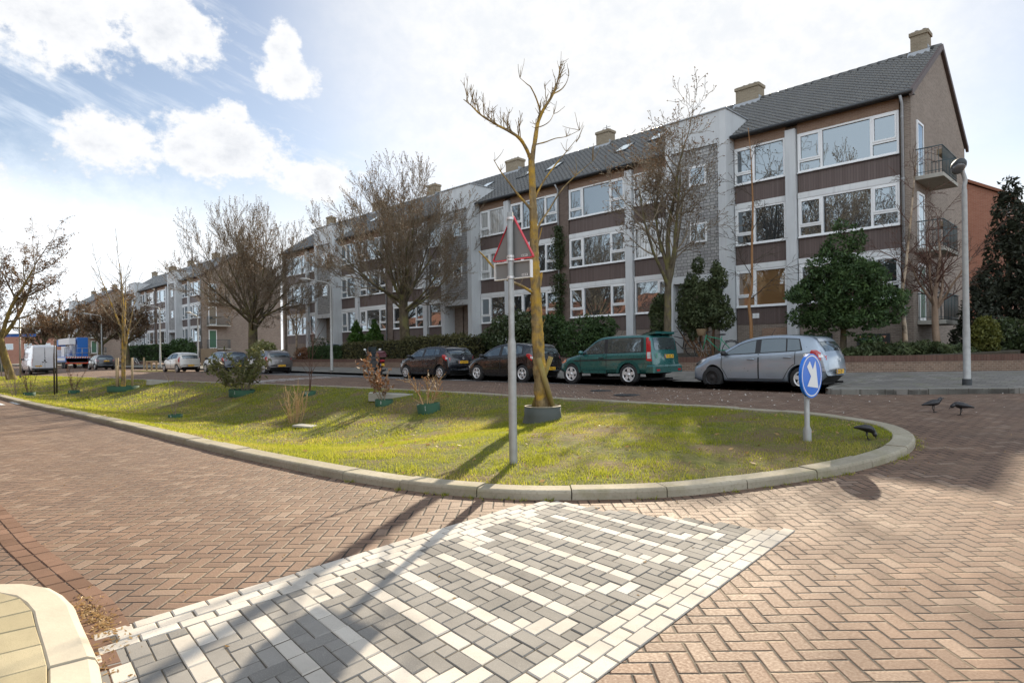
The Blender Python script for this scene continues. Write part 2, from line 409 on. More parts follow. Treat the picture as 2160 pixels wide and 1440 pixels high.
n = N('kerb_concrete'); o = n.pos(); a = n.noise(o, 1.3, 5, .6); f = n.noise(o, 30., 4)
c_ = n.mix(n.rng(a, .3, .7, 0, 1), (.27, .24, .18), (.38, .345, .27)); c_ = n.mix(n.rng(f, .5, .72, 0, .45), c_, (.15, .14, .09))
c_ = n.mix(n.rng(n.noise(o, 3.1, 4), .54, .66, 0, .45), c_, (.225, .21, .12)); n.bump(f, .35, .008); M['kerb'] = n.fin(c_, .9, 0, .25)

def paver(name, a, b, spot):
    n = N(name); t = n.attr(); f = n.noise(n.pos(), 180., 2, .5); g_ = n.noise(n.pos(), 3., 4, .6)
    c = n.mix(t, a, b); c = n.mix(n.rng(f, .52, .7, 0, .55), c, spot); c = n.mix(n.rng(g_, .45, .7, 0, .28), c, [x*.55 for x in a])
    trk = n.noise(n.scale(n.pos(), (.15, 1.3, 1.)), 1., 4, .6); c = n.mix(n.rng(trk, .45, .66, 0, .42), c, [x*.5 for x in a]); st = n.noise(n.pos(), 2.2, 5, .7); c = n.mix(n.rng(st, .6, .7, 0, .35), c, [x*.45 for x in a])
    n.bump(f, .3, .004); return n.fin(c, .85, 0, .12)
M['pav_grey'] = paver('grey_paver', (.19, .182, .17), (.275, .262, .243), (.35, .33, .30))
M['pav_white'] = paver('white_paver', (.49, .455, .405), (.60, .56, .50), (.38, .35, .305))
M['pav_yellow'] = paver('yellow_paver', (.36, .31, .20), (.47, .41, .28), (.25, .24, .14))
M['pav_brown'] = paver('brown_paver', (.15, .088, .06), (.225, .135, .095), (.12, .085, .065))
M['pav_pale'] = paver('pale_paver', (.27, .265, .26), (.36, .355, .345), (.2, .2, .2))
M['sand'] = plain('joint_sand', (.075, .062, .045), .95, var=.5, sc=20.)

def tiles(name, c1, c2, jc, w=.3, h=.3):
    n = N(name); b = n.new('ShaderNodeTexBrick'); n.l.new(n.pos(), b.inputs['Vector']); b.offset = .5
    for k, v in (('Scale', 1.), ('Mortar Size', .006), ('Mortar Smooth', .2), ('Brick Width', w), ('Row Height', h)): b.inputs[k].default_value = v
    b.inputs['Color1'].default_value = (*c1, 1); b.inputs['Color2'].default_value = (*c2, 1); b.inputs['Mortar'].default_value = (*jc, 1)
    c = n.mix(n.rng(n.noise(n.pos(), 1.1, 5), .4, .7, 0, .5), b.outputs['Color'], [x*.6 for x in c1])
    c = n.mix(n.rng(n.noise(n.pos(), 2.4, 4), .56, .68, 0, .4), c, (.15, .16, .07))
    n.bump(n.math('SUBTRACT', 1., b.outputs['Fac']), .5, .006); return n.fin(c, .85, 0, .3)
M['walk'] = tiles('pavement_tiles', (.165, .155, .14), (.235, .22, .20), (.06, .055, .04))
M['bay'] = tiles('parking_pavers', (.14, .138, .14), (.19, .187, .188), (.05, .05, .05), .2, .1)
M['earth'] = plain('open_ground', (.13, .125, .09), .95, var=.3, sc=.4)

M['bark'] = bark('grey_brown_bark', (.055, .045, .03), (.15, .125, .085), (.16, .145, .055))
M['bark_dark'] = bark('dark_bark', (.055, .044, .03), (.14, .112, .075), (.15, .14, .055))
M['bark_yellow'] = bark('lichen_bark', (.10, .075, .045), (.38, .28, .14), (.50, .31, .045), 11., .07)
M['bark_birch'] = bark('birch_bark', (.5, .44, .36), (.34, .22, .12), (.06, .05, .04), 5., .008)
M['bark_orange'] = bark('orange_birch_bark', (.32, .18, .09), (.24, .13, .06), None, 6., .008)
M['twig'] = plain('twig', (.20, .16, .11), .8, var=.3, sc=2.)
M['twig_dark'] = plain('dark_twig', (.06, .046, .03), .8, var=.3, sc=2.)
M['twig_red'] = plain('red_twig', (.10, .05, .035), .8, var=.3)
M['twig_pale'] = plain('pale_stem', (.40, .27, .13), .8, var=.25, sc=3.)
M['stake'] = plain('timber_stake', (.36, .27, .16), .8, var=.25, sc=3.)
M['stake_moss'] = bark('mossy_stake', (.20, .15, .07), (.30, .23, .09), (.24, .20, .05), 6.)
M['collar'] = plain('green_rubber_collar', (.02, .075, .038), .75, var=.2, sc=5.)
M['tub'] = plain('grey_tub', (.058, .068, .06), .6, var=.25, sc=4.)
M['tub_rim'] = plain('tub_rim', (.32, .28, .2), .7)
M['lf_conif'] = leafm('conifer_foliage', (.013, .036, .012), (.075, .128, .036), .14)
M['lf_juni'] = leafm('juniper_foliage', (.026, .042, .018), (.10, .125, .05), .15)
M['lf_rhodo'] = leafm('rhododendron_leaf', (.024, .042, .015), (.075, .098, .038), .15, .4)
M['lf_olive'] = leafm('olive_shrub_leaf', (.06, .075, .025), (.17, .17, .06), .3, .5)
M['lf_hedge'] = leafm('hedge_leaf', (.018, .042, .012), (.05, .095, .024), .15)
M['lf_loose'] = leafm('loose_hedge_leaf', (.05, .055, .02), (.12, .11, .04), .2)
M['lf_bright'] = leafm('bright_green_leaf', (.03, .075, .012), (.075, .15, .022), .2)
M['lf_gold'] = leafm('golden_leaf', (.055, .07, .015), (.15, .15, .03), .2)
M['lf_varieg'] = leafm('variegated_leaf', (.10, .12, .03), (.30, .30, .12), .3, .5, (.5, .46, .3), .85)
M['lf_brown'] = leafm('withered_brown_leaf', (.11, .05, .025), (.24, .12, .055), .25)
M['lf_key'] = leafm('brown_seed_cluster', (.06, .035, .02), (.17, .10, .05), .3)
M['lf_black'] = leafm('dark_evergreen_leaf', (.012, .016, .010), (.035, .042, .022), .1)
M['lf_flower'] = leafm('blossom', (.05, .07, .03), (.07, .09, .04), .2, .5, (.6, .52, .5), .6)
M['feather'] = plain('black_feather', (.014, .014, .017), .45, var=.3, sc=30.)
M['feather_grey'] = plain('grey_nape_feather', (.07, .072, .08), .6)
M['blue_sign'] = plain('blue_sign_face', (.008, .17, .70), .3, var=.05, **{'Coat Weight': .6})
M['sign_back'] = plain('sign_back_grey', (.22, .225, .225), .55, .2, var=.08)
M['red_edge'] = plain('red_sign_edge', (.60, .035, .06), .4, var=.06)
M['white_edge'] = plain('white_sign_edge', (.78, .78, .77), .4, var=.03)
M['litter'] = plain('pale_petals', (.75, .73, .68), .7, var=.1)
M['dry_leaf'] = leafm('dry_leaf', (.25, .15, .06), (.45, .30, .14), .2)
M['blue'] = plain('blue_truck_paint', (.015, .14, .48), .35, .0, var=.1)
M['truck_white'] = plain('white_truck_paint', (.72, .73, .75), .4, var=.06)
M['orange_red'] = plain('orange_red_paint', (.60, .08, .03), .5)
M['wood_fence'] = plain('weathered_wood', (.22, .17, .11), .85, var=.25, sc=5.)
M['bin_green'] = plain('dark_green_bin', (.02, .05, .04), .5)
M['door_green'] = plain('green_door', (.05, .14, .08), .5)
M['lead'] = plain('lead_flashing', (.38, .40, .42), .5, .3)
# ------------------------------------------------------------------ the setting: ground, roads, island, kerbs
def sheet(name, xs, ys, fz, mat, skirt=None, kind='structure'):
    nx, ny = len(xs), len(ys); V = [(x, y, fz(x, y)) for x in xs for y in ys]
    Fc = [(i*ny+j, (i+1)*ny+j, (i+1)*ny+j+1, i*ny+j+1) for i in range(nx-1) for j in range(ny-1)]
    o = MB().add(V, Fc, 0, True).build(name, mat); return tag(o, kind=kind)
ys_ = [-40, -20, -8, -3, 0, 2, 4, 5.5]+[5.5+.5*k for k in range(1, 21)]+[17, 20, 24, 30, 45, 90]
def road_sheet():
    from mathutils.geometry import delaunay_2d_cdt
    ring = [tuple(p) for p in inset(OUTC, .2)]
    def inside(x, y):
        c = False; n = len(ring)
        for i in range(n):
            (x0, y0), (x1, y1) = ring[i], ring[i-1]
            if (y0 > y) != (y1 > y) and x < (x1-x0)*(y-y0)/(y1-y0)+x0: c = not c
        return c
    xs = [-260, -200, -160, -130, -100, -80]+list(range(-70, 6, 2))+[8, 14, 20, 40, 80, 150]
    pts = [Vector(p) for p in ring]; m = len(pts)
    pts += [Vector((x, y)) for x in xs for y in ys_ if not inside(x, y)]
    v, e, f, *_ = delaunay_2d_cdt(pts, [(i, (i+1) % m) for i in range(m)], [], 0, 1e-4)
    V = [(p.x, p.y, gz(p.y)) for p in v]; F_ = []
    for t in f:
        c = sum((v[i] for i in t), Vector((0, 0)))/len(t)
        if not inside(c.x, c.y): F_.append(tuple(t))
    tag(MB().add(V, F_, 0, True).build('road', M['road']), kind='structure')
road_sheet()
sheet('ground', [-1500, -600, -300, -150, 0, 150, 500, 1500], [-1500, -400, -100, -20, 0, 5.5, 7, 8.5, 10, 11.5, 13, 14.5, 15.5, 30, 100, 400, 1500], lambda x, y: gz(y)-.55, M['earth'])

def slab(name, poly, fz, mat, depth=.3, label=None, cat=None):
    """flat paved area with its own edge, poly counter-clockwise"""
    bm = bmesh.new(); vs = [bm.verts.new((x, y, 0)) for x, y in poly]; f = bm.faces.new(vs)
    bmesh.ops.triangulate(bm, faces=[f])
    for _ in range(3):
        es = [e for e in bm.edges if e.calc_length() > 3.]
        if not es: break
        bmesh.ops.subdivide_edges(bm, edges=es, cuts=1); bmesh.ops.triangulate(bm, faces=bm.faces[:])
    for v in bm.verts: v.co.z = fz(v.co.x, v.co.y)
    r = bmesh.ops.extrude_edge_only(bm, edges=[e for e in bm.edges if e.is_boundary])
    for v in r['geom']:
        if isinstance(v, bmesh.types.BMVert): v.co.z -= depth
    me = bpy.data.meshes.new(name); bm.to_mesh(me); bm.free(); me.materials.append(mat)
    o = bpy.data.objects.new(name, me); COL.objects.link(o)
    return tag(o, label, cat, kind=None if cat else 'structure')

KY = 20.0
corner = [(-5.6,16.35),(-5.0,16.45),(-4.2,17.0),(-3.2,17.9),(-2.2,18.8),(-1.2,19.9),(-.4,21.2),(.1,23),(.3,26),(.3,60)]
wallp = [(-3.3,60),(-3.3,31),(-3.05,26.5),(-7.4,22.8),(-8.6,22.6)]
far_walk = [(-46,KY),(-6.4,KY)]+corner+wallp+[(-46,22.6)]
def walkzz(x, y): return lerp(.53, .70, sm(19.5, 22.6, y)) if y > 16 else .53
slab('pavement', far_walk, walkzz, M['walk'])
slab('pavement', [(-170,KY),(-47.5,KY),(-47.5,22.6),(-170,22.6)], walkzz, M['walk'])
slab('driveway', [(-47.5,KY),(-46,KY),(-46,22.6),(-44,40),(-52,40),(-47.5,22.6)][:4]+[(-47.5,22.6)], lambda x, y: .44+.02*max(0, y-20), M['bay'], .1)
sheet('parking_bay', [-45, -30, -20, -12, -6.5], [16.95, 18, 19, KY-.005], lambda x, y: gz(y)+.006, M['bay'])

def kerb_line(name, path, fz, w=.14, top=.125, stone=1.0, closed=False, mat=None, chamf=.018, side=1, gap=.006):
    """kerb stones butted end to end along path; the road side is path itself, the stone lies to the left"""
    P = [np.array(p, float) for p in path]
    if closed: P = P+[P[0]]
    L = [0.]
    for a, b in zip(P, P[1:]): L.append(L[-1]+np.linalg.norm(b-a))
    def at(s):
        s = min(max(s, 0), L[-1])
        for i in range(len(P)-1):
            if s <= L[i+1] or i == len(P)-2:
                t = (s-L[i])/max(L[i+1]-L[i], 1e-9); return P[i]+(P[i+1]-P[i])*t
    def nrm(s):
        d = at(s+.15)-at(s-.15); d = d/max(np.linalg.norm(d), 1e-9); return np.array([-d[1], d[0]])*side
    mb = MB(); s = 0.; k = 0
    while s < L[-1]-.05:
        e = min(s+stone*(1+.02*math.sin(k*7.1)), L[-1]); m = 5
        jz = .006*math.sin(k*3.7+1); V = []
        for i in range(m):
            q = lerp(s+gap, e-gap, i/(m-1)); a = at(q); nn = nrm(q); z = fz(*a)
            prof = [(0, -.08), (0.0, top-chamf*1.6), (chamf*.5, top-chamf*.5), (chamf*1.5, top), (w-.01, top), (w, top-.01), (w, -.08)]
            for o_, h in prof: V.append((a[0]+nn[0]*o_, a[1]+nn[1]*o_, z+h+(jz if h > 0 else 0)))
        c = 7; Fc = []
        for i in range(m-1):
            for j in range(c-1):
                q4 = (i*c+j, (i+1)*c+j, (i+1)*c+j+1, i*c+j+1); Fc.append(q4 if side < 0 else q4[::-1])
        Fc += [tuple(range(c)), tuple(range((m-1)*c, m*c))]
        mb.add(V, Fc, 0, False); s = e; k += 1
    return mb.build(name, mat or M['kerb'])
ko = kerb_line('kerb', [tuple(p) for p in OUTC], lambda x, y: gz(y), KW, .10, .98, True, chamf=.02)
tag(ko, kind='structure')
kp = [(-46,KY),(-30,KY),(-15,KY),(-6.5,KY),(-6.2,KY-.3),(-5.95,17.5),(-5.75,16.5),(-5.4,16.25)]+corner[1:]
tag(kerb_line('kerb', kp, lambda x, y: gz(y)+.01, .13, .13, .95, mat=plain('dark_kerb', (.19,.185,.165), .9, var=.3, sc=2.)), kind='structure')
tag(kerb_line('kerb', [(-170,KY),(-100,KY),(-47.5,KY)], lambda x, y: gz(y)+.01, .13, .13, .95), kind='structure')
# thin slab along the back of the island kerb in the far carriageway is the kerb itself; gutter course of the near one
# island turf surface
xs = list(np.arange(XI0, -24, 1.0))+list(np.arange(-24, -9, .45))+list(np.arange(-9, XI1, .16))+[XI1]
NV = 26; V = []
for x in xs:
    lo, hi = ybi(x)
    for j in range(NV+1):
        y = lerp(lo-.03, hi+.03, j/NV); e = .03 if 0 < j < NV else -.02
        V.append((x, y, medz(x, y)+ (e*mnoise.noise((x*1.7, y*1.7, 0)) if e > 0 else e)))
Fc = [(i*(NV+1)+j, (i+1)*(NV+1)+j, (i+1)*(NV+1)+j+1, i*(NV+1)+j+1) for i in range(len(xs)-1) for j in range(NV)]
tag(MB().add(V, Fc, 0, True).build('island_turf', M['soil']), kind='structure')

# grass blades (uncountable)
def blades(n, x0, x1, h, w, dens):
    X = rng.uniform(x0, x1, n*3); Y = rng.uniform(3.8, 12.2, n*3); out = []
    for x, y in zip(X, Y):
        lo, hi = ybi(x)
        if not (lo+.0 < y < hi-.0): continue
        c = mnoise.noise((x*.9, y*.9, 5.))*.6+mnoise.noise((x*3.1, y*3.1, 9.))*.5
        if rng.random() > dens+c*1.25: continue
        out.append((x, y, c))
        if len(out) >= n: break
    A = np.array(out); m = len(A)
    z = np.array([medz(x, y) for x, y, c in out])
    ang = rng.uniform(0, 2*PI, m); lean = rng.uniform(0, .95, m); la = rng.uniform(0, 2*PI, m)
    hh = h*rng.uniform(.5, 1.35, m)*(1+.5*A[:, 2]); ww = w*rng.uniform(.7, 1.3, m)
    base = np.stack([A[:, 0], A[:, 1], z-.008], 1); d = np.stack([np.cos(ang), np.sin(ang), 0*ang], 1)
    tip = base+np.stack([np.cos(la)*lean*hh, np.sin(la)*lean*hh, hh], 1)
    V = np.stack([base-d*ww[:, None], base+d*ww[:, None], tip], 1).reshape(-1, 3)
    return V, np.where(rng.random(m) < .10+np.clip(np.array([mnoise.noise((x*.55, y*.8, 20.)) for x, y, c in out])*1.5, -.05, .55), .95, np.clip(.42+.45*A[:, 2]+rng.uniform(-.35, .35, m), 0, .86))
P1 = blades(95000, -11.5, XI1, .042, .0042, .50); P2 = blades(45000, -26, -11.5, .05, .009, .62); P3 = blades(30000, -65, -26, .055, .02, .62)
V = np.concatenate([P1[0], P2[0], P3[0]]); F3 = np.arange(len(V)).reshape(-1, 3)
tag(npmesh('grass', V, F3, M['grass'], attr=np.concatenate([P1[1], P2[1], P3[1]])), 'short patchy winter grass covering the kerbed traffic island', 'grass', kind='stuff')

# weeds in the joint at the foot of the island kerb
W_ = []
for _ in range(60):
    i = int(rng.integers(70, 165)); q = OUTC[i]; t = OUTC[i+1]-OUTC[i-1]; t = t/np.linalg.norm(t); n_ = np.array([t[1], -t[0]]); c0 = q+n_*rng.uniform(.005, .05)
    for k in range(int(rng.integers(5, 22))):
        p = c0+rng.normal(0, .03, 2)+n_*.01; a = rng.uniform(0, 6.3); h = rng.uniform(.015, .05); d = np.array([math.cos(a), math.sin(a)])*.004; z = gz(p[1])
        W_ += [(p[0]-d[0], p[1]-d[1], z), (p[0]+d[0], p[1]+d[1], z), (p[0]+rng.normal(0, .02), p[1]+rng.normal(0, .02), z+h)]
tag(npmesh('weeds', W_, np.arange(len(W_)).reshape(-1, 3), M['grass'], attr=rng.random(len(W_)//3)), 'small weeds and moss sprouting along the foot of the island kerb', 'weeds', kind='stuff')

# ---- speed table: grey pavers with white stripes, laid one by one
def paver_field(name, items, mats, z0=.0, th=.035):
    """items: (quad of 4 xy corners, material index, tone)"""
    V = []; Fc = []; mi = []; at_ = []
    for q, m, t in items:
        q = [np.array(p) for p in q]; c = sum(q)/4; o = len(V); dz = rng.uniform(-.0025, .0025); tl = rng.uniform(-.012, .012, 2)
        def zz(p): return z0+dz+(p[0]-c[0])*tl[0]+(p[1]-c[1])*tl[1]
        def ins(p, d): v = c-p; return p+v/np.linalg.norm(v)*d
        r0 = [ins(p, .004) for p in q]; r1 = [ins(p, .012) for p in q]
        for p in r0: V.append((p[0], p[1], zz(p)-.02))
        for p in r0: V.append((p[0], p[1], zz(p)+th-.0055))
        for p in r1: V.append((p[0], p[1], zz(p)+th))
        Fc.append((o+8, o+9, o+10, o+11)); 
        for k in range(4):
            j = (k+1) % 4; Fc += [(o+k, o+j, o+4+j, o+4+k), (o+4+k, o+4+j, o+8+j, o+8+k)]
        mi += [m]*9; at_ += [t]*9
    return tag(npmesh(name, V, Fc, mats, attr=at_, mi=mi), kind='structure')
O_ = np.array([-4.09, .86]); A_ = np.array([.9935, -.114]); B_ = np.array([-.098, .9952])
mod = .1025
def cell(u0, u1, v0, v1, pts=None): return [O_+A_*u0+B_*v0, O_+A_*u1+B_*v0, O_+A_*u1+B_*v1, O_+A_*u0+B_*v1]
items = []; tn = lambda: float(rng.uniform(0, 1))
NU = 18; U0 = 3*mod; UT = U0+NU*mod      # white border courses | herringbone with stripes | white border courses
VT0, VT1 = 0, 50
def vlim(u):                             # the table's far edge follows the island kerb, the near edge the corner kerb
    return (.0 if u < .4 else .0)-.0*u, 3.94+.333*max(0, u-.0)
def keep(u, v): 
    lo, hi = vlim(u); p = O_+A_*u+B_*v
    if v < lo or v > hi: return False
    # keep clear of the island kerb
    d = min(np.linalg.norm(p-q) for q in OUTC)
    return d > .16 and not (p[1] > 4.6 and p[0] < -4.35 and d < .22)
for side in (0, 1):
    for c_ in range(3):
        u0 = c_*mod if side == 0 else UT+c_*mod
        v = (-.02 if side == 0 else -.9)+(.105 if c_ % 2 else 0.)
        while v < 5.2:
            if keep(u0+mod/2, v+mod) or (side == 1 and v < 0): items.append((cell(u0, u0+mod, v, v+2*mod), 1, tn()))
            v += 2*mod
PER = 7
def stripe(j): return j % PER in (0, 3)
for j in range(-12, 50):
    v0 = j*mod; ph = (j // PER)
    if stripe(j):
        i = 0; a0, a1 = (1, 15) if j % PER else (2, 17)
        off = 1 if j % PER else 0
        i = -off
        while i < NU:
            x0, x1 = max(i, 0), min(i+2, NU)
            if x1 > x0 and (keep(U0+(x0+.5)*mod, v0+mod/2) or v0 < .0):
                w = 1 if (a0 <= x0 and x1 <= a1) else 0
                items.append((cell(U0+x0*mod, U0+x1*mod, v0, v0+mod), w, tn()))
            i += 2
    else:
        jj = j % PER; r, R_ = (jj-1, 2) if jj < 3 else (jj-4, 3)     # row within the grey band, rows in that band
        for i in range(NU):
            k = (i-r) % 4; 
            x0, x1, y0, y1 = i, i+1, 0, 1
            if k == 0: x1 = min(i+2, NU)
            elif k == 1:
                if i > 0: continue
            elif k == 2:
                if r > 0: y0 = -1
            elif k == 3:
                if r < R_-1: continue
            if not (keep(U0+(i+.5)*mod, v0+mod/2) or v0 < 0): continue
            hook = R_ == 3 and ((i >= 13+r and i <= 15+r) or (i <= 2-r)) and k != 3
            items.append((cell(U0+x0*mod, U0+x1*mod, v0+y0*mod, v0+y1*mod), 1 if hook else 0, tn()))
# clip the part hidden under the near pavement
items = [it for it in items if max(p[1] for p in it[0]) > .8 or it[0][0][0] > -3.4]
paver_field('speed_table', items, [M['pav_grey'], M['pav_white']], -.026)
q = [O_+A_*0+B_*-.9, O_+A_*(UT+3*mod)+B_*-.9, O_+A_*(UT+3*mod)+B_*4.70, O_+A_*(1.2)+B_*4.25, O_+A_*0.1+B_*3.85]
mb = MB(); mb.add([(p[0], p[1], .004) for p in q], [tuple(range(5))]); tag(mb.build('joint_bed', M['sand']), kind='structure')

# brick gutter courses along the near pavement and round the island's nose
items = []
def course(path, off, w, ln, mi, z=None, lim=None):
    P = [np.array(p, float) for p in path]; L = [0.]
    for a, b in zip(P, P[1:]): L.append(L[-1]+np.linalg.norm(b-a))
    def at(s):
        for i in range(len(P)-1):
            if s <= L[i+1] or i == len(P)-2:
                t = (s-L[i])/(L[i+1]-L[i]); d = (P[i+1]-P[i])/(L[i+1]-L[i]); return P[i]+(P[i+1]-P[i])*t, np.array([-d[1], d[0]])
    s = 0.
    while s < L[-1]-ln:
        a, n1 = at(s); b, n2 = at(s+ln)
        items.append(([a+n1*off, b+n2*off, b+n2*(off+w), a+n1*(off+w)], mi, tn())); s += ln
near_edge = [(-16,.66),(-9,.72),(-6.5,.74),(-5.2,.80),(-4.6,.83),(-4.2,.80),(-3.8,.77),(-3.4,.72),(-2.4,.5),(-1.6,.1)]
course(near_edge, .012, .112, .225, 0); course(near_edge, .128, .112, .225, 0)
items = [it for it in items if not (it[0][0][0] > -4.12 and it[0][0][1] > .84)]
paver_field('gutter_course', items, [M['pav_brown']], -.029)
# near pavement corner
nw = [(-40,-4),(1.5,-4),(-1.6,.1),(-2.4,.5),(-3.4,.72),(-3.8,.77),(-4.2,.80),(-4.6,.83),(-5.0,.76),(-5.28,.55),(-5.4,.2),(-5.45,-4)]
slab('pavement', [(-5.45,-4),(1.5,-4),(-1.6,.1),(-2.4,.5),(-3.4,.72),(-3.8,.77),(-4.2,.80),(-4.6,.83),(-5.0,.76),(-5.28,.55),(-5.4,.2)], lambda x, y: .045, M['sand'], .2)
kerb_near = [(-5.47,-3),(-5.42,.2),(-5.30,.57),(-5.02,.79),(-4.6,.85),(-4.2,.82),(-3.8,.79),(-3.4,.74),(-2.4,.52),(-1.6,.12)]
tag(kerb_line('kerb', [tuple(p) for p in catmull(kerb_near, 5, False)], lambda x, y: 0., .20, .075, .9, side=-1, chamf=.03,
              mat=plain('pale_kerb', (.47,.42,.33), .9, var=.15, sc=4., bump=.2)), kind='structure')
items = []
cn = [tuple(p) for p in catmull(kerb_near, 5, False)]
for c_ in range(6): course(cn, -.200-.208*(c_+1)+.006, .203, .30, 0)
items = [it for it in items if max(np.linalg.norm(it[0][2]-it[0][3]), .01) > .12]
paver_field('pavement_blocks', items, [M['pav_yellow']], .042)
items = []
for i in range(60):
    for j in range(16):
        x = -5.52-.205*i-(.1 if j % 2 else 0); y = .60-.155*j-.0*i
        if x > -5.6: continue
        items.append(([np.array([x-.2, y-.15]), np.array([x, y-.15]), np.array([x, y]), np.array([x-.2, y])], 0, tn()))
paver_field('pavement_blocks', items, [M['pav_pale']], -.025)
# far speed tables seen small: white bars across both carriageways further down
mb = MB()
mb.box(-30.0, -29.85, 12.3, 16.6, .3, .31)
mb = MB()
def flat(x0, x1, y0, y1): mb.add([(x, y, gz(y)+.012) for x, y in ((x0, y0), (x1, y0), (x1, y1), (x0, y1))], [(0, 1, 2, 3)])
for k in range(9): flat(-29.8, -28.2, 12.5+.47*k, 12.62+.47*k)
for k in range(10): flat(-29.95, -29.82, 12.3+.44*k, 12.72+.44*k)
for k in range(8): flat(-28.6, -27.0, 1.0+.42*k, 1.13+.42*k)
tag(mb.build('road_marking', M['white_paint']), kind='structure')
mb = MB()
flat(-24, -22.9, 16.72, 16.84); 
for k in range(4): flat(-34.3+4.6*k, -34.2+4.6*k, 17, 19.8)
tag(mb.build('road_marking', M['white_paint']), kind='structure')

# front gardens: raised soil behind the wall
slab('garden_soil', [(-62,22.75),(-8.6,22.75),(-7.5,22.95),(-3.2,26.6),(-3.45,31),(-3.45,60),(-62,60)], lambda x, y: gardz(min(y, 28.6)), M['garden'], .3)
# ------------------------------------------------------------------ blocks of flats
Y0 = 28.6
ZG, ZP, ZS0 = 1.1, 2.64, 3.42
FL = [(3.45, 5.14), (6.30, 7.97), (9.09, 10.77)]        # sill / head of the three floors
EY, EZ, RY, RZ = 28.22, 11.28, 33.4, 14.68
def roof_front(mb, x0, x1, nper=6, w=.30, rowlen=.345):
    sl = math.hypot(RY-EY, RZ-EZ); nr = max(1, int(round(sl/rowlen))); nt = max(1, int(round((x1-x0)/w)))
    dy, dz = (RY-EY)/sl, (RZ-EZ)/sl
    xs = np.linspace(x0, x1, nt*nper+1)
    ph = (np.arange(nt*nper+1) % nper)/nper
    prof = .05*np.sin(2*PI*ph)+.025*np.sin(4*PI*ph+.6)
    for r in range(nr):
        s0, s1 = r*sl/nr, (r+1)*sl/nr+.02
        jit = (.006*np.sin(r*12.9+np.floor(np.arange(nt*nper+1)/nper)*7.7))
        V = []
        for s, up in ((s0, -.02), (s0, .05), (s1, .0)):
            for x, p_, j_ in zip(xs, prof, jit):
                h = p_+up+(j_ if up > 0 else 0); V.append((x, EY+dy*s-dz*h, EZ+dz*s+dy*h))
        m = len(xs)
        Fc = [(i, i+1, m+i+1, m+i) for i in range(m-1)]+[(m+i, m+i+1, 2*m+i+1, 2*m+i) for i in range(m-1)]
        mb.add(V, Fc, 0, True)
def window(par, x0, x1, z0, z1, kind, pane_mat, Y=Y0, small=False):
    """one window: white frame with mullions; kind lists casements across the width, each with a low hopper light"""
    fr = MB(); pn = MB(); t = .075; yf, yb_ = Y-.055, Y+.05
    def sheet_(a0, a1, y0, y1, b0, b1):                         # a pane sits a touch out of true, so each mirrors its own way
        o = [y0+random.uniform(0, .006)*(a1-a0) for _ in range(3)]; o.append(o[0]-o[1]+o[2])
        V = [(a0, o[0], b0), (a1, o[1], b0), (a1, o[2], b1), (a0, o[3], b1)]; pn.add(V, [(0, 1, 2, 3)])
    class pn_:
        box = staticmethod(sheet_)
    fr.box(x0, x1, yf, yb_, z0, z0+t); fr.box(x0, x1, yf, yb_, z1-t, z1)
    fr.box(x0, x0+t, yf, yb_, z0+t, z1-t); fr.box(x1-t, x1, yf, yb_, z0+t, z1-t)
    fr.box(x0-.01, x1+.01, yf-.05, yf-.002, z0-.035, z0+.012)
    a, b = x0+t, x1-t; cuts = [(a, b, 0)]
    if kind != 'plain':
        cw = min(.86, (b-a)*.36); cuts = []
        L, R_ = 'L' in kind, 'R' in kind
        m0, m1 = a, b
        if L: cuts.append((a, a+cw, 1)); m0 = a+cw+.09; fr.box(a+cw, m0, yf+.004, yb_, z0+t, z1-t)
        if R_: cuts.append((b-cw, b, 2)); m1 = b-cw-.09; fr.box(m1, b-cw, yf+.004, yb_, z0+t, z1-t)
        cuts.append((m0, m1, 0))
    for c0, c1, k in cuts:
        zz0, zz1 = z0+t, z1-t
        if k:
            h = .36 if k == 1 else .44; zt = zz0+h
            fr.box(c0, c1, yf+.004, yb_, zt, zt+.08)
            pn_.box(c0+.004, c1-.004, Y+.02, Y+.045, zz0+.003, zt-.003)
            s = .065                                          # opening sash
            q0, q1 = zt+.08, zz1; ys = yf-.018
            fr.box(c0+.003, c1-.003, ys, Y+.01, q0+.003, q0+s); fr.box(c0+.003, c1-.003, ys, Y+.01, q1-s, q1-.003)
            fr.box(c0+.003, c0+s, ys, Y+.01, q0+s, q1-s); fr.box(c1-s, c1-.003, ys, Y+.01, q0+s, q1-s)
            pn_.box(c0+s, c1-s, Y-.015, Y+.008, q0+s, q1-s)
        else: pn_.box(c0+.003, c1-.003, Y+.012, Y+.04, zz0+.003, zz1-.003)
    f = fr.build('window', M['frame_white'], par); pn.build('pane', pane_mat, f); return f
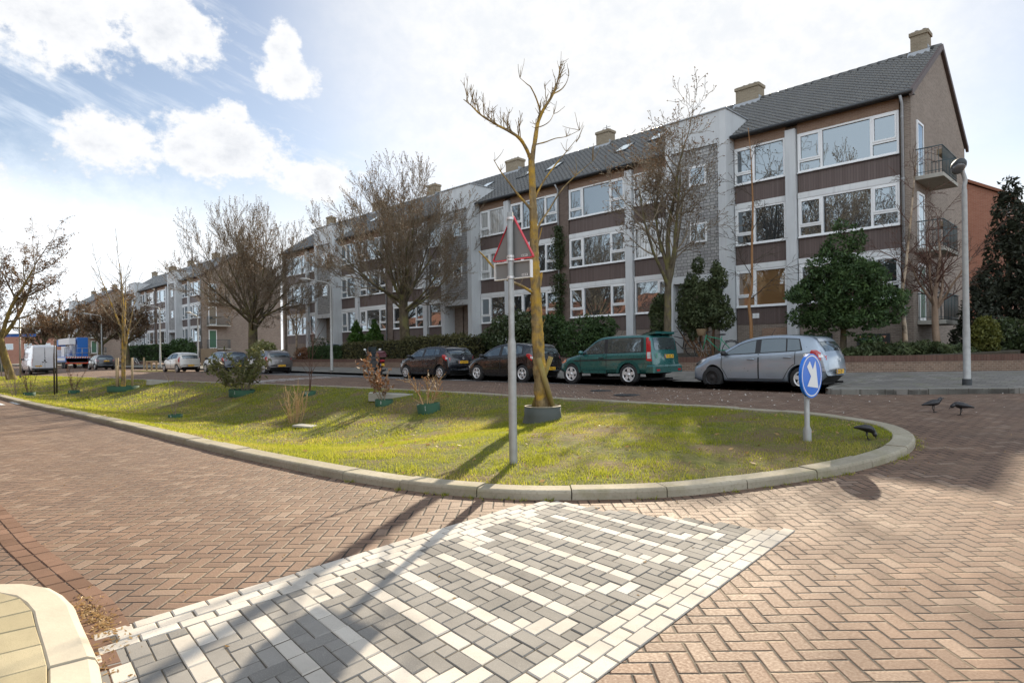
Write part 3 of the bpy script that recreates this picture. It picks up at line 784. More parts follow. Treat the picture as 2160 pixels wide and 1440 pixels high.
def chimney(roof, x, w, d, z0, z1, y=RY, pots=2):
    c = MB(); c.box(x-w/2, x+w/2, y-d/2, y+d/2, z0, z1-.16); c.box(x-w/2-.05, x+w/2+.05, y-d/2-.05, y+d/2+.05, z1-.158, z1-.002)
    c.box(x-w/2+.02, x+w/2-.02, y-d/2+.02, y+d/2-.02, z1-.001, z1+.04, 1)
    for k in range(pots):
        px = x+(k-(pots-1)/2)*.3; c.lathe([(.08, z1+.04), (.07, z1+.13), (.085, z1+.14), (.085, z1+.17), (.0, z1+.17)], 10, 2, 'z', (px, y, 0))
    o = c.build('chimney', [M['brick_chim'], M['concrete'], M['pier']], roof)
    f = MB(); f.add([(x-w/2-.1, y-d/2-.16, RZ-.30), (x+w/2+.1, y-d/2-.16, RZ-.30), (x+w/2+.1, y-d/2-.012, RZ-.06), (x-w/2-.1, y-d/2-.012, RZ-.06)], [(0, 1, 2, 3)]); f.add([(x+w/2+.004, y-d/2, RZ-.1), (x+w/2+.004, y+d/2, RZ-.1), (x+w/2+.004, y+d/2, RZ+.15), (x+w/2+.004, y-d/2, RZ+.15)], [(0, 1, 2, 3)])
    f.build('flashing', M['lead'], o)
def bays(u0):
    """(from, to, window kind) along one 17.6 m stair unit, measured from its right edge"""
    return [(u0+.42, u0+4.32, 'LR'), (u0+4.84, u0+7.18, 'L'), (u0+10.42, u0+12.76, 'R'), (u0+13.28, u0+17.18, 'LR')]
M['verge'] = plain('verge_brown', (.09, .065, .058), .6)
def flats(name, label, Xr, units, det=True, nper=6, seed=1, balc=True):
    rr = random.Random(seed); B = thing(name, label, 'block of flats', (Xr-units*8.8, Y0, 0))
    inv = (-(Xr-units*8.8), -Y0, 0)
    class P:                                                    # parts are modelled in place and hung under the thing
        pass
    def fix(o): o.location = inv; return o
    W = 17.6*units; Xl = Xr-W-.35
    wl = MB()
    wl.box(Xl+.36, Xr-.36, Y0+.1, 38.2, ZG-.3, EZ-.06)
    gp = [(28.47, ZG-.3), (28.47, EZ-.1), (RY, RZ-.12), (38.3, EZ-.1), (38.3, ZG-.3)]
    wl.prism(gp, Xr-.35, Xr, 0, 'x'); wl.prism(gp, Xl, Xl+.35, 0, 'x')
    wall = fix(wl.build('brick_wall', M['brick_dark'], B))
    # low brick plinth and the brown-orange strip under the eaves
    for k in range(units):
        u0 = k*17.6
        for a, b, kd in bays(u0):
            x0, x1 = Xr-b, Xr-a
            for nm, mt, (q0, q1, q2, q3) in (('plinth', M['brick_dark'], (.02, .09, ZG-.2, ZP)), ('eaves_brick', M['brick_orange'], (-.03, .09, FL[2][1]+.015, EZ-.03)),
                    ('floor_beam', M['grey_plaster_light'], (-.075, .085, FL[0][1]+.004, FL[0][1]+.25)), ('floor_beam', M['grey_plaster_light'], (-.075, .085, FL[1][1]+.004, FL[1][1]+.25))):
                c = MB(); c.box(x0+.002, x1-.002, Y0+q0, Y0+q1, q2, q3); fix(c.build(nm, mt, B))
    roofm = MB()
    for k in range(units): pass
    # roof between stair towers is one sheet; towers push through it
    roof_front(roofm, Xl-.12, Xr+.12, nper)
    roofm.add([(Xl-.12, RY, RZ), (Xr+.12, RY, RZ), (Xr+.12, 38.6, EZ), (Xl-.12, 38.6, EZ)], [(0, 1, 2, 3)])
    roofm.add([(Xl-.12, EY, EZ-.05), (Xr+.12, EY, EZ-.05), (Xr+.12, RY, RZ-.1), (Xl-.12, RY, RZ-.1)], [(0, 1, 2, 3)], 1)
    nrt = int((Xr-Xl)/.42)
    for k in range(nrt):
        x = lerp(Xl-.1, Xr+.1, k/nrt); roofm.tube([(x, RY, RZ+.0), (x+.40, RY, RZ+.0)], [.13, .115], 8, 0); 
    roof = fix(roofm.build('roof', [M['tile'], M['black']], B))
    for x0, x1 in ((Xr+.01, Xr+.13), (Xl-.13, Xl-.01)):
        for ya, za, yc, zc in ((EY, EZ, RY, RZ), (38.6, EZ, RY, RZ)):
            vg = MB(); vg.add([(x0, ya, za-.18), (x1, ya, za-.18), (x1, ya, za+.06), (x0, ya, za+.06), (x0, yc, zc-.18), (x1, yc, zc-.18), (x1, yc, zc+.06), (x0, yc, zc+.06)],
                   [(0, 1, 2, 3), (7, 6, 5, 4), (0, 4, 5, 1), (1, 5, 6, 2), (2, 6, 7, 3), (3, 7, 4, 0)])
            vg.build('verge_board', M['verge'], roof)
    segs = []; e = Xr+.1
    for k in range(units):
        segs.append((Xr-k*17.6-7.18, e)); e = Xr-k*17.6-10.42
    segs.append((Xl-.1, e))
    for a, b in segs:
        gt = MB(); gt.tube([(a, EY-.07, EZ-.02), (b, EY-.07, EZ-.02)], .065, 8)
        gt.box(a, b, EY-.06, Y0+.09, EZ-.05, EZ-.028)
        gt.build('gutter', M['dark_metal'], roof)
    for k in range(units):
        u0 = k*17.6
        for bi, (a, b, kd) in enumerate(bays(u0)):
            x0, x1 = Xr-b, Xr-a
            for fi, (z0, z1) in enumerate(FL):
                r = rr.random(); pm = M['pane'] if r < .66 else (M['pane_curtain'] if r < .86 else M['pane_dark'])
                if Xr > -10 and k == 0 and fi == 0 and bi == 1: pm = M['pane_blind']
                if Xr > -10 and k == 0 and bi == 2 and fi == 2: pm = M['pane_curtain']
                if fi == 0 and r > .5 and pm is M['pane_curtain']: pm = M['pane_dark']
                fix(window(B, x0+.012, x1-.012, z0, z1, kd, pm))
                zb = ZP+.004 if fi == 0 else FL[fi-1][1]+.256
                c = MB(); c.box(x0+.004, x1-.004, Y0, Y0+.088, zb, z0-.04); c.box(x0+.004, x1-.004, Y0-.02, Y0-.001, z0-.075, z0-.04)
                fix(c.build('cladding_panel', M['cladding'], B))
        for a, b in ((4.36, 4.80), (12.80, 13.24)):
            c = MB(); c.bbox(Xr-u0-b, Xr-u0-a, Y0-.20, Y0+.09, ZG-.2, 11.02, .012); fix(c.build('pilaster', M['grey_plaster'], B))
        if k:
            c = MB(); c.box(Xr-u0-.40, Xr-u0+.40, Y0-.1, Y0+.085, ZG-.2, EZ-.06); fix(c.build('party_pier', M['pier'], B))
        for xx, s in (((Xr-u0-.28, 1),) if True else ()):
            c = MB(); c.tube([(xx, Y0-.19, ZG), (xx, Y0-.19, 10.9), (xx, EY-.06, EZ-.1)], .05, 8)
            for zz in (3, 5.5, 8., 10.4): c.lathe([(.062, zz), (.062, zz+.05)], 8, 0, 'z', (xx, Y0-.19, 0))
            fix(c.build('downpipe', M['lead'], B))
        # stair tower
        tx1, tx0 = Xr-u0-7.22, Xr-u0-10.38; YT = Y0-.8; ZT = 12.52
        T = MB()
        T.box(tx1-.40, tx1, YT, 31.2, ZG-.2, ZT); T.box(tx0, tx0+.34, YT, 31.2, ZG-.2, ZT)
        T.box(tx0+.342, tx1-.402, YT+.02, 31.2, 11.05, ZT); T.box(tx0+.342, tx1-.402, YT-.0, YT+.5, 4.72, 5.05)
        T.box(tx0+.342, tx1-.402, YT+1.35, YT+1.5, ZG-.2, 4.70)
        tow = fix(T.build('stair_tower', M['grey_plaster'], B))
        cp = MB(); cp.box(tx0-.05, tx1+.05, YT-.06, 31.25, ZT+.002, ZT+.05); cp.build('coping', M['lead'], tow)
        S = MB(); S.box(tx0+.344, tx1-.404, YT+.09, YT+.3, 5.052, 11.048); S.build('tile_panel', M['slate'], tow)
        for z0 in (6.55, 9.25):
            cx = (tx0+tx1)/2+.12
            f = MB(); w_, h_ = .44, .46
            for (p0, p1, q0, q1) in ((-w_, w_, -h_, -h_+.08), (-w_, w_, h_-.08, h_), (-w_, -w_+.08, -h_+.08, h_-.08), (w_-.08, w_, -h_+.08, h_-.08)):
                f.box(cx+p0, cx+p1, YT+.03, YT+.085, z0+.5+q0, z0+.5+q1)
            f = f.build('tower_window', M['frame_white'], tow); g = MB(); g.box(cx-w_+.081, cx+w_-.081, YT+.055, YT+.085, z0+.5-h_+.081, z0+.5+h_-.081); g.build('pane', M['pane_dark'] if z0 < 8 else M['pane'], f)
        D = MB(); dx0, dx1 = tx1-.402-1.55, tx1-.41; yd = YT+.9
        for xx in (dx0, (dx0+dx1)/2-.04, dx1-.09): D.box(xx, xx+.09, yd, yd+.08, ZG+.15, 4.66)
        for zz in (ZG+.15, 2.35, 3.35, 4.58): D.box(dx0+.001, dx1-.001, yd+.006, yd+.074, zz, zz+.09)
        dd = D.build('entrance_door', M['cream'], tow); g = MB(); g.box(dx0+.05, dx1-.05, yd+.03, yd+.05, ZG+.2, 4.6); g.build('pane', M['pane_dark'], dd)
        lb = MB(); lb.box(tx0+.7, tx0+1.0, YT+1.29, YT+1.349, 2.9, 3.02); lb.build('letter_box', M['metal_grey'], tow)
    # chimneys, skylights, flue
    for k in range(units):
        u0 = k*17.6
        chimney(roof, Xr-u0-(.72 if k == 0 else .5), .66 if k == 0 else 1.0, .65, RZ-.9, RZ+.80)
        chimney(roof, Xr-u0-8.6, 1.25, .7, RZ-.9, RZ+.78, pots=3)
    chimney(roof, Xl+.7, .7, .7, RZ-.9, RZ+.8)
    if det:
        for (x, s) in ((-19.6, .62), (-21.6, .55), (-27.2, .6), (-29.9, .62), (-33.6, .6), (-44.5, .6), (-47., .5)):
            sl = math.hypot(RY-EY, RZ-EZ); dy, dz = (RY-EY)/sl, (RZ-EZ)/sl
            Mx = Matrix(((1, 0, 0, x), (0, dy, -dz, EY+dy*sl*s), (0, dz, dy, EZ+dz*sl*s), (0, 0, 0, 1)))
            f = MB(); f.box(-.42, .42, -.55, .55, .02, .13, 0, Mx); f = f.build('skylight', M['dark_metal'], roof)
            g = MB(); g.box(-.34, .34, -.47, .47, .125, .136, 0, Mx); g.build('pane', glass('skylight_pane', (.3, .32, .34), .5), f)
        f = MB(); f.tube([(-30.9, RY-.5, RZ-.5), (-30.9, RY-.5, RZ+.55)], .09, 8); f.lathe([(.15, RZ+.5), (.15, RZ+.72), (0, RZ+.78)], 10, 0, 'z', (-30.9, RY-.5, 0)); f.build('flue_pipe', M['dark_metal'], roof)
        f = MB(); f.tube([(-24.6, RY, RZ-.2), (-24.6, RY, RZ+1.2)], .02, 5)
        for q in (.7, .9, 1.05): f.box(-24.9, -24.3, RY-.01, RZ*0+RY+.01, RZ+q, RZ+q+.02)
        f.build('aerial', M['dark_metal'], roof)
    # gable: balcony doors and balconies
    if balc:
        for fi, zf in enumerate((2.55, 5.36, 8.17)):
            D = MB(); y0, y1 = 29.2, 30.15
            D.box(Xr+.002, Xr+.06, y0, y0+.09, zf, zf+2.25); D.box(Xr+.002, Xr+.06, y1-.09, y1, zf, zf+2.25); D.box(Xr+.002, Xr+.06, y0+.09, y1-.09, zf+2.16, zf+2.25); D.box(Xr+.002, Xr+.06, y0+.09, y1-.09, zf, zf+.12)
            d = fix(D.build('balcony_door', M['frame_white'], B)); g = MB()
            g.box(Xr+.01, Xr+.04, y0+.091, y1-.091, zf+.121, zf+2.159); g.build('pane', M['door_green'] if fi == 0 else M['pane'], d)
            y0, y1, x1 = 28.95, 31.5, Xr+.95
            S = MB(); S.bbox(Xr+.002, x1, y0, y1, zf-.17, zf-.02, .015); slb = fix(S.build('balcony', M['concrete'], B)); R_ = MB()
            zt = zf+1.02
            for ya in (y0+.05, y1-.05):
                R_.tube([(Xr+.02, ya, zt), (x1-.05, ya, zt)], .022, 6); R_.tube([(Xr+.02, ya, zf+.1), (x1-.05, ya, zf+.1)], .012, 5)
                for k in range(8): xx = lerp(Xr+.08, x1-.05, k/7); R_.tube([(xx, ya, zf-.02), (xx, ya, zt)], .009, 5)
            R_.tube([(x1-.05, y0+.05, zt), (x1-.05, y1-.05, zt)], .022, 6); R_.tube([(x1-.05, y0+.05, zf+.1), (x1-.05, y1-.05, zf+.1)], .012, 5)
            for k in range(22): yy = lerp(y0+.05, y1-.05, k/21); R_.tube([(x1-.05, yy, zf-.02), (x1-.05, yy, zt)], .009, 5)
            R_.build('railing', plain('railing_paint', (.06, .09, .10), .5, .2), slb)
            if fi:
                p_ = MB(); p_.bbox(x1-.32, x1-.12, y0+.5, y0+1.5, zt-.22, zt-.02, .015); p_.build('planter_box', M['wood_fence'], slb)
    if det:                                                     # basement lights in the plinth, wall vent, repaired brickwork
        for xx in (-8.05, -10.2, -27.):
            f = MB(); f.box(xx-.6, xx+.6, Y0-.03, Y0+.019, 1.35, 2.06); f = fix(f.build('basement_window', M['dark_metal'], B)); g = MB(); g.box(xx-.48, xx+.48, Y0-.045, Y0-.031, 1.45, 1.98); g.build('pane', M['pane_dark'], f)
        g = MB()
        for k in range(2): g.box(-13.02+.16*k, -12.88+.16*k, Y0-.03, Y0-.001, 2.92, 3.14)
        fix(g.build('wall_vent', M['frame_white'], B))
        g = MB(); g.box(-12.6, -11.5, Y0-.012, Y0+.019, 2.05, 2.45); fix(g.build('repaired_brickwork', M['brick_orange'], B))
        # pots and ornaments on the top floor sill
        g = MB()
        for k in range(7):
            xx = -10.0+.42*k; g.lathe([(.05, 9.19), (.07, 9.30), (.0, 9.30)], 8, 0, 'z', (xx, Y0-.03, 0))
        # (behind the glass in the photograph: kept inside the frame depth)
    return B
flats('apartment_building', 'long three storey block with grey stair towers, brown panels and dark tiled roof', -6.6, 3, True, 8, 4)
b2 = flats('apartment_building', 'second similar grey and brown block further down the street with balcony doors on its gable', -81.0, 2, False, 3, 9)
b3 = flats('apartment_building', 'most distant grey block behind the crane truck, mostly hidden by bare trees', -139.0, 1, False, 3, 12)

# red brick house behind on the right
H = thing('brick_house', 'orange red brick gable house behind the corner of the flats', 'house', (-10.4, 48, 0))
w = MB(); w.prism([(-4.7, 0), (-4.7, 9.7), (0, 12.3), (4.7, 9.7), (4.7, 0)], -4, 5, 0, 'y'); w.build('wall', M['brick_red'], H)
r = MB()
for s in (-1, 1): r.add([(s*5.0, -4.2, 9.58), (s*5.0, 5.2, 9.58), (0, 5.2, 12.45), (0, -4.2, 12.45), (s*5.0, -4.2, 9.74), (s*5.0, 5.2, 9.74), (0, 5.2, 12.61), (0, -4.2, 12.61)], [(0, 1, 2, 3), (7, 6, 5, 4), (0, 4, 5, 1), (2, 6, 7, 3), (3, 7, 4, 0), (1, 5, 6, 2)])
r.build('roof', M['tile_red'], H)
d = MB(); d.tube([(4.78, -4.06, 0.4), (4.78, -4.06, 9.5)], .055, 8); d.build('downpipe', M['white_paint'], H)

# houses on the near side of the street (seen mirrored in the windows)
def terrace(x, w, y, label, mat, first=[None]):
    T = thing('terraced_house', label, 'house', (x, y, 0), 0, 'brick houses across the street')
    b = MB(); b.prism([(-9, 0), (-9, 5.6), (-4.5, 9.3), (0, 5.6), (0, 0)], -w/2, w/2, 0, 'x'); b.build('wall', mat, T)
    r = MB()
    for (ya, yc) in ((.35, -4.5), (-9.35, -4.5)):
        r.add([(-w/2, ya, 5.38), (w/2, ya, 5.38), (w/2, yc, 9.45), (-w/2, yc, 9.45)], [(0, 1, 2, 3)])
    rf = r.build('roof', M['tile_red'], T); c = MB(); c.box(-.4, .4, -4.9, -4.1, 9, 10.4); c.build('chimney', M['brick_chim'], rf)
    for fz in (1., 3.6):
        for xx in (-w*.25, w*.22):
            f = MB(); f.box(xx-.95, xx+.95, .005, .06, fz, fz+1.5); f = f.build('window', M['frame_white'], T); g = MB()
            g.box(xx-.85, xx-.03, .062, .075, fz+.1, fz+1.4); g.box(xx+.03, xx+.85, .062, .075, fz+.1, fz+1.4); g.build('pane', M['pane_dark'], f)
    return T
T0 = terrace(4, 7.5, -15, 'low orange brick terraced house with red tiled roof across the street', M['brick_red'])
for k in range(1, 15): dup(T0, (4-7.5*k-(4 if k > 5 else 0)-(5 if k > 10 else 0), -15-(1.5 if k > 5 else 0), 0))
# far red brick block at the end of the street on the left
Fb = thing('brick_building', 'low pinkish red brick building far down the street at the left edge', 'building', (-222, 22, 0), TH)
b = MB(); b.box(-56, 24, 0, 10, 0, 8.2); b.build('wall', M['brick_red'], Fb)
b = MB(); b.box(-56.3, 24.3, -.3, 10.3, 8.2, 8.5); b.build('roof', M['dark_metal'], Fb)
for k in range(-5, 10):
    f = MB(); f.box(-24+5*k, -22+5*k, -.06, -.005, 4.2, 5.8); f = f.build('window', M['frame_white'], Fb); g = MB(); g.box(-23.85+5*k, -22.15+5*k, -.075, -.061, 4.35, 5.65); g.build('pane', M['pane_dark'], f)

# garden wall along the pavement
def wall_run(path, z0f, z1, th=.22, name='garden_wall', label=''):
    Wl = thing(name, label, 'garden wall', (path[0][0], path[0][1], 0)); ox, oy = path[0]
    body = MB(); cap = MB()
    P = [np.array(p, float) for p in path]
    nrm = []
    for i in range(len(P)):
        t = P[min(i+1, len(P)-1)]-P[max(i-1, 0)]; t /= np.linalg.norm(t); nrm.append(np.array([t[1], -t[0]]))
    def loop(mb, za, zb, ins):
        V = []
        for p, n_ in zip(P, nrm):
            for o_ in (-ins, th+ins):
                q = p+n_*o_*-1*-1
                for z in (za(p), zb(p)): V.append((q[0]-ox, q[1]-oy, z))
        Fc = []
        for i in range(len(P)-1):
            a, b = i*4, i*4+4; Fc += [(a, b, b+1, a+1), (a+2, a+3, b+3, b+2), (a+1, b+1, b+3, a+3), (a, a+2, b+2, b)]
        Fc += [(0, 1, 3, 2), (len(V)-4, len(V)-2, len(V)-1, len(V)-3)]
        mb.add(V, Fc)
    loop(body, lambda p: z0f-.3, lambda p: z1-.212, 0); loop(cap, lambda p: z1-.21, lambda p: z1, -.008)
    body.build('brickwork', M['brick_wall'], Wl); cap.build('soldier_course', M['soldier_brick'], Wl); return Wl
M['soldier_brick'] = brickwall('soldier_brick', (.085, .04, .03), (.14, .075, .055), (.14, .12, .1), .066, 4., mort=.014)
wall_run([(-61.5,22.62),(-50,22.62),(-30,22.62),(-20,22.62),(-8.6,22.62),(-7.4,22.85),(-5.2,24.7),(-3.05,26.52),(-3.3,31),(-3.3,50)], .7, 1.24, -.22, label='low brown brick garden wall with upright coping bricks along the pavement')
wall_run([(-81,22.9),(-100,22.9),(-118,22.9)], .7, 1.1, -.22, label='far low brick garden wall in front of the second block')
# ------------------------------------------------------------------ vehicles
def interp(pts, x):
    if x <= pts[0][0]: return pts[0][1]
    for (x0, y0), (x1, y1) in zip(pts, pts[1:]):
        if x <= x1: return y0+(y1-y0)*(x-x0)/max(x1-x0, 1e-9)
    return pts[-1][1]
def smooth_prof(pts, it=2):
    P = [np.array(p, float) for p in pts]
    for _ in range(it):
        Q = [P[0]]
        for a, b in zip(P, P[1:]): Q += [a*.75+b*.25, a*.25+b*.75]
        Q.append(P[-1]); P = Q
    return [tuple(p) for p in P]
def chaikin(P, it=2):
    for _ in range(it):
        Q = [P[0]]
        for a, b in zip(P, P[1:]): Q += [a*.75+b*.25, a*.25+b*.75]
        Q.append(P[-1]); P = Q
    return P
class Car:
    """car body worked out from a side profile; x runs from the nose to the tail, near side is -y"""
    def __init__(s, L, W, H, top, belt, wheels, rw, wr=.62, zb=.2, bowf=.32, bowr=.12, arch=None, plan=None, boxy=0.):
        s.L, s.W, s.H = L, W/2, H; s.top = smooth_prof(top, 2); s.belt = belt; s.wh = wheels; s.rw = rw; s.wr = wr*W/2/.5*.5; s.zb = zb
        s.bowf, s.bowr = bowf, bowr; s.ar = arch or rw+.055; s.boxy = boxy
        s.plan = smooth_prof(plan or [(0, .86), (.12, .94), (.5, .99), (1.2, 1.), (L-1., 1.), (L-.4, .975), (L-.1, .93), (L, .90)], 1); s.cache = {}
    def section(s, x):
        k = round(x, 4)
        if k in s.cache: return s.cache[k]
        w = s.W*interp(s.plan, x); tp = interp(s.top, x); be = min(interp(s.belt, x), tp-.05); zb = s.zb+.20*sm(s.L-.30, s.L, x)+.06*(1-sm(0, .2, x))
        wb = w*.955; zmax = s.H
        def yc(z): return wb-(wb-s.wr)*max(0., (z-be))/max(zmax-be, .05)
        zr = tp-.055-.03*s.boxy*0; yr = yc(zr) if zr > be+.06 else wb-.07
        az = zb
        for xc in s.wh:
            if abs(x-xc) < s.ar: az = max(az, s.rw+math.sqrt(max(0, s.ar**2-(x-xc)**2)))
        cl = lambda z: max(z, az)
        P = [(0, cl(zb)), (w*.78, cl(zb)), (w*.95, cl(zb+.03)), (w*.99, cl(zb+.16)), (w, cl(.48)), (w*.997, max(cl(.60), min(.72, be-.1))), (w*.985, max(be-.06, az)), (wb, be), (lerp(wb, yr, .5), lerp(be, zr, .5)),
             (yr, zr), (yr*.93, tp-.012), (yr*.55, tp+.004), (0, tp+.012)]
        P = [np.array(p, float) for p in P]
        s.cache[k] = chaikin(P, 2); return s.cache[k]
    def bow(s, x, y):
        r = (abs(y)/s.W)**2.2
        if x < 1.: x = x+s.bowf*r*(1-x)**1.3
        if x > s.L-1.: x = x-s.bowr*r*(x-s.L+1.)**1.3
        return x
    def side_y(s, x, z):
        S = s.section(min(max(x, 0), s.L)); best = None
        for a, b in zip(S[12:], S[13:]):
            if (a[1]-z)*(b[1]-z) <= 0 and abs(a[1]-b[1]) > 1e-9:
                return a[0]+(b[0]-a[0])*(z-a[1])/(b[1]-a[1])
        return S[int(len(S)*.5)][0]
    def pt(s, x, z, off=0., sg=-1):
        y = s.side_y(x, z); e = .02
        dy = (s.side_y(x, z+e)-s.side_y(x, z-e))/(2*e); n = np.array([0, 1., -dy]); n /= np.linalg.norm(n)
        dx = (s.side_y(x+e, z)-s.side_y(x-e, z))/(2*e); n = n-np.array([dx, 0, 0])*.6; n /= np.linalg.norm(n)
        p = np.array([s.bow(x, y), y, z])+n*off; return (p[0]-s.L/2, sg*p[1], p[2])
    def top_pt(s, x, f, off=0.):
        S = s.section(x); yr = max(q[0] for q in S[-20:]) if False else None
        tp = S[-1][1]; half = [q for q in S if q[1] > tp-.06]; ym = max(q[0] for q in half); y = f*ym
        z = tp
        for a, b in zip(S[-26:], S[-25:]):
            if (a[0]-abs(y))*(b[0]-abs(y)) <= 0 and abs(a[0]-b[0]) > 1e-9: z = a[1]+(b[1]-a[1])*(abs(y)-a[0])/(b[0]-a[0])
        e = .03; t0, t1 = interp(s.top, x-e), interp(s.top, x+e); n = np.array([-(t1-t0), 0, 2*e]); n /= np.linalg.norm(n)
        p = np.array([s.bow(x, y), y, z])+n*off; return (p[0]-s.L/2, p[1], p[2])
    def body(s, par, mats):
        N_ = 84; xs = [s.L*(.5-.5*math.cos(PI*i/N_))*1.0 for i in range(N_+1)]
        for xc in s.wh: xs += [xc+s.ar*k for k in (-1.001, -.985, -.93, -.8, -.6, -.3, 0, .3, .6, .8, .93, .985, 1.001)]
        xs = sorted(set(round(x, 4) for x in xs if 0 <= x <= s.L)); mb = MB(); V = []; c = None
        for x in xs:
            S = s.section(x); full = [(p[0], p[1]) for p in S]+[(-p[0], p[1]) for p in S[-2:0:-1]]; c = len(full)
            for y, z in full: V.append((s.bow(x, y)-s.L/2, y, z))
        half = len(s.section(xs[0])); Fc = []; mi = []
        for i in range(len(xs)-1):
            for j in range(c):
                k = (j+1) % c; Fc.append((i*c+j, i*c+k, (i+1)*c+k, (i+1)*c+j))
                jj = j if j < half else c-j-1; mi.append(1 if jj < 6 else 0)
        o = len(mb.v); mb.v += V
        for f, m in zip(Fc, mi): mb.f.append(list(f)); mb.m.append(m); mb.sm.append(True)
        mb.f.append(list(range(c))[::-1]); mb.m.append(0); mb.sm.append(False)
        mb.f.append([(len(xs)-1)*c+j for j in range(c)]); mb.m.append(0); mb.sm.append(False)
        return mb.build('body', mats, par)
    def rail(s, x): return interp(s.top, x)-.075
    def patch(s, mb, cols, sg, off=.006, nz=6, mi=0):
        """curved panel on the flank: cols = [(x_low, z_low, x_high, z_high)]"""
        V = []
        for a, za, b, zb in cols:
            for k in range(nz+1): t = k/nz; V.append(s.pt(lerp(a, b, t), lerp(za, zb, t), off, sg))
        n = nz+1; Fc = []
        for i in range(len(cols)-1):
            for k in range(nz):
                q = (i*n+k, (i+1)*n+k, (i+1)*n+k+1, i*n+k+1); Fc.append(q if sg < 0 else q[::-1])
        mb.add(V, Fc, mi, True)
    def strip(s, mb, pts, sg, w=.006, off=.007, mi=0):
        V = []
        for i, (x, z) in enumerate(pts):
            a = np.array(pts[max(i-1, 0)]); b = np.array(pts[min(i+1, len(pts)-1)]); t = b-a; t = t/max(np.linalg.norm(t), 1e-9); n = (-t[1]*w, t[0]*w)
            V += [s.pt(x-n[0], z-n[1], off, sg), s.pt(x+n[0], z+n[1], off, sg)]
        Fc = []
        for i in range(len(pts)-1):
            q = (2*i, 2*i+2, 2*i+3, 2*i+1); Fc.append(q if sg < 0 else q[::-1])
        mb.add(V, Fc, mi, True)
    def rear_patch(s, mb, x0, x1, f0, f1, off=.008, n=8, m=6, mi=0):
        V = [s.top_pt(lerp(x0, x1, i/m), lerp(f0, f1, j/n), off) for i in range(m+1) for j in range(n+1)]
        mb.add(V, [(i*(n+1)+j, (i+1)*(n+1)+j, (i+1)*(n+1)+j+1, i*(n+1)+j+1) for i in range(m) for j in range(n)], mi, True)

def wheel(par, x, y, r, w, style, sg):
    W_ = thing('wheel', None, None); del_ = [k for k in list(W_.keys())]
    W_.parent = par; W_.location = (x, y, r)
    t = MB(); ri = r*.64
    t.lathe([(ri, -w/2+.01), (r*.9, -w/2), (r*.975, -w/2+.02), (r, -w/2+.05), (r, w/2-.05), (r*.975, w/2-.02), (r*.9, w/2), (ri, w/2-.01), (ri-.01, w/2-.04), (ri-.01, -w/2+.04), (ri, -w/2+.01)], 36, 0, 'y')
    t.build('tyre', M['rubber'], W_)
    m = MB(); o = sg*w/2; ins = lambda d: o-sg*d
    m.lathe([(ri+.006, ins(.006)), (ri+.004, ins(-.004)), (ri-.018, ins(.0)), (ri-.03, ins(.03))], 36, 0, 'y'); m.lathe([(ri-.02, ins(.075)), (0., ins(.07))], 24, 1, 'y')
    def spokes(n, w0, w1, dbl=0.):
        for k in range(n):
            a = 2*PI*k/n+.3
            for q in ((-dbl, dbl) if dbl else (0,)):
                c, s_ = math.cos(a+q), math.sin(a+q); V = []
                for rr, ww, d in ((.035, w0, .02), (ri*.55, (w0+w1)/2, .008), (ri-.012, w1, .012)):
                    for e in (-ww, ww): V.append((c*rr-s_*e, ins(d), s_*rr+c*e))
                for rr, ww, d in ((.035, w0, .06), (ri*.55, (w0+w1)/2, .05), (ri-.012, w1, .05)):
                    for e in (-ww*1.1, ww*1.1): V.append((c*rr-s_*e, ins(d), s_*rr+c*e))
                m.add(V, [(0, 2, 3, 1), (2, 4, 5, 3), (0, 6, 8, 2), (2, 8, 10, 4), (1, 3, 9, 7), (3, 5, 11, 9)], 0)
        m.lathe([(.06, ins(.05)), (.055, ins(.004)), (.0, ins(.0))], 14, 0, 'y')
    if style == 'star5': spokes(5, .045, .055)
    elif style == 'twin': spokes(5, .018, .020, .17)
    elif style == 'cap':
        m.lathe([(ri-.005, ins(.01)), (ri*.72, ins(-.006)), (ri*.3, ins(.004)), (0, ins(-.004))], 30, 0, 'y')
        for k in range(8):
            a = 2*PI*k/8; c, s_ = math.cos(a), math.sin(a); p = [(c*rr-s_*e, ins(-.004-.004), s_*rr+c*e) for rr, e in ((ri*.46, -.018), (ri*.86, -.038), (ri*.86, .038), (ri*.46, .018))]; m.add(p, [(0, 1, 2, 3)], 1)
    else:
        m.lathe([(ri-.01, ins(.035)), (ri*.75, ins(.02)), (ri*.62, ins(.04)), (ri*.3, ins(.02)), (ri*.2, ins(.012)), (0, ins(.012))], 30, 0, 'y')
        for k in range(14):
            a = 2*PI*k/14; m.lathe([(.017, ins(.018)), (0, ins(.016))], 6, 1, 'y', (math.cos(a)*ri*.72, 0, math.sin(a)*ri*.72))
    m.build('rim', [M['steel_black'] if style == 'steel' else M['alloy'], M['under']], W_)

def plate(par, x, z, body, ang=0., w=.52, y=0., face=1):
    m = MB(); Mx = Matrix.Translation((x, y, z)) @ Matrix.Rotation(ang, 4, 'Y')
    m.box(-.012, 0, -w/2, w/2, -.055, .055, 0, Mx); m.box(.0005, .002, -w/2+.004, -w/2+.045, -.05, .05, 1, Mx)
    p = m.build('number_plate', [M['plate'], M['plate_blue']], par)
    T = Mx @ Matrix.Translation((.003, .02, 0)) @ Matrix(((0, 0, 1, 0), (1, 0, 0, 0), (0, 1, 0, 0), (0, 0, 0, 1)))
    text_mesh('plate_text', body, .105, M['black'], p, T, .0008)

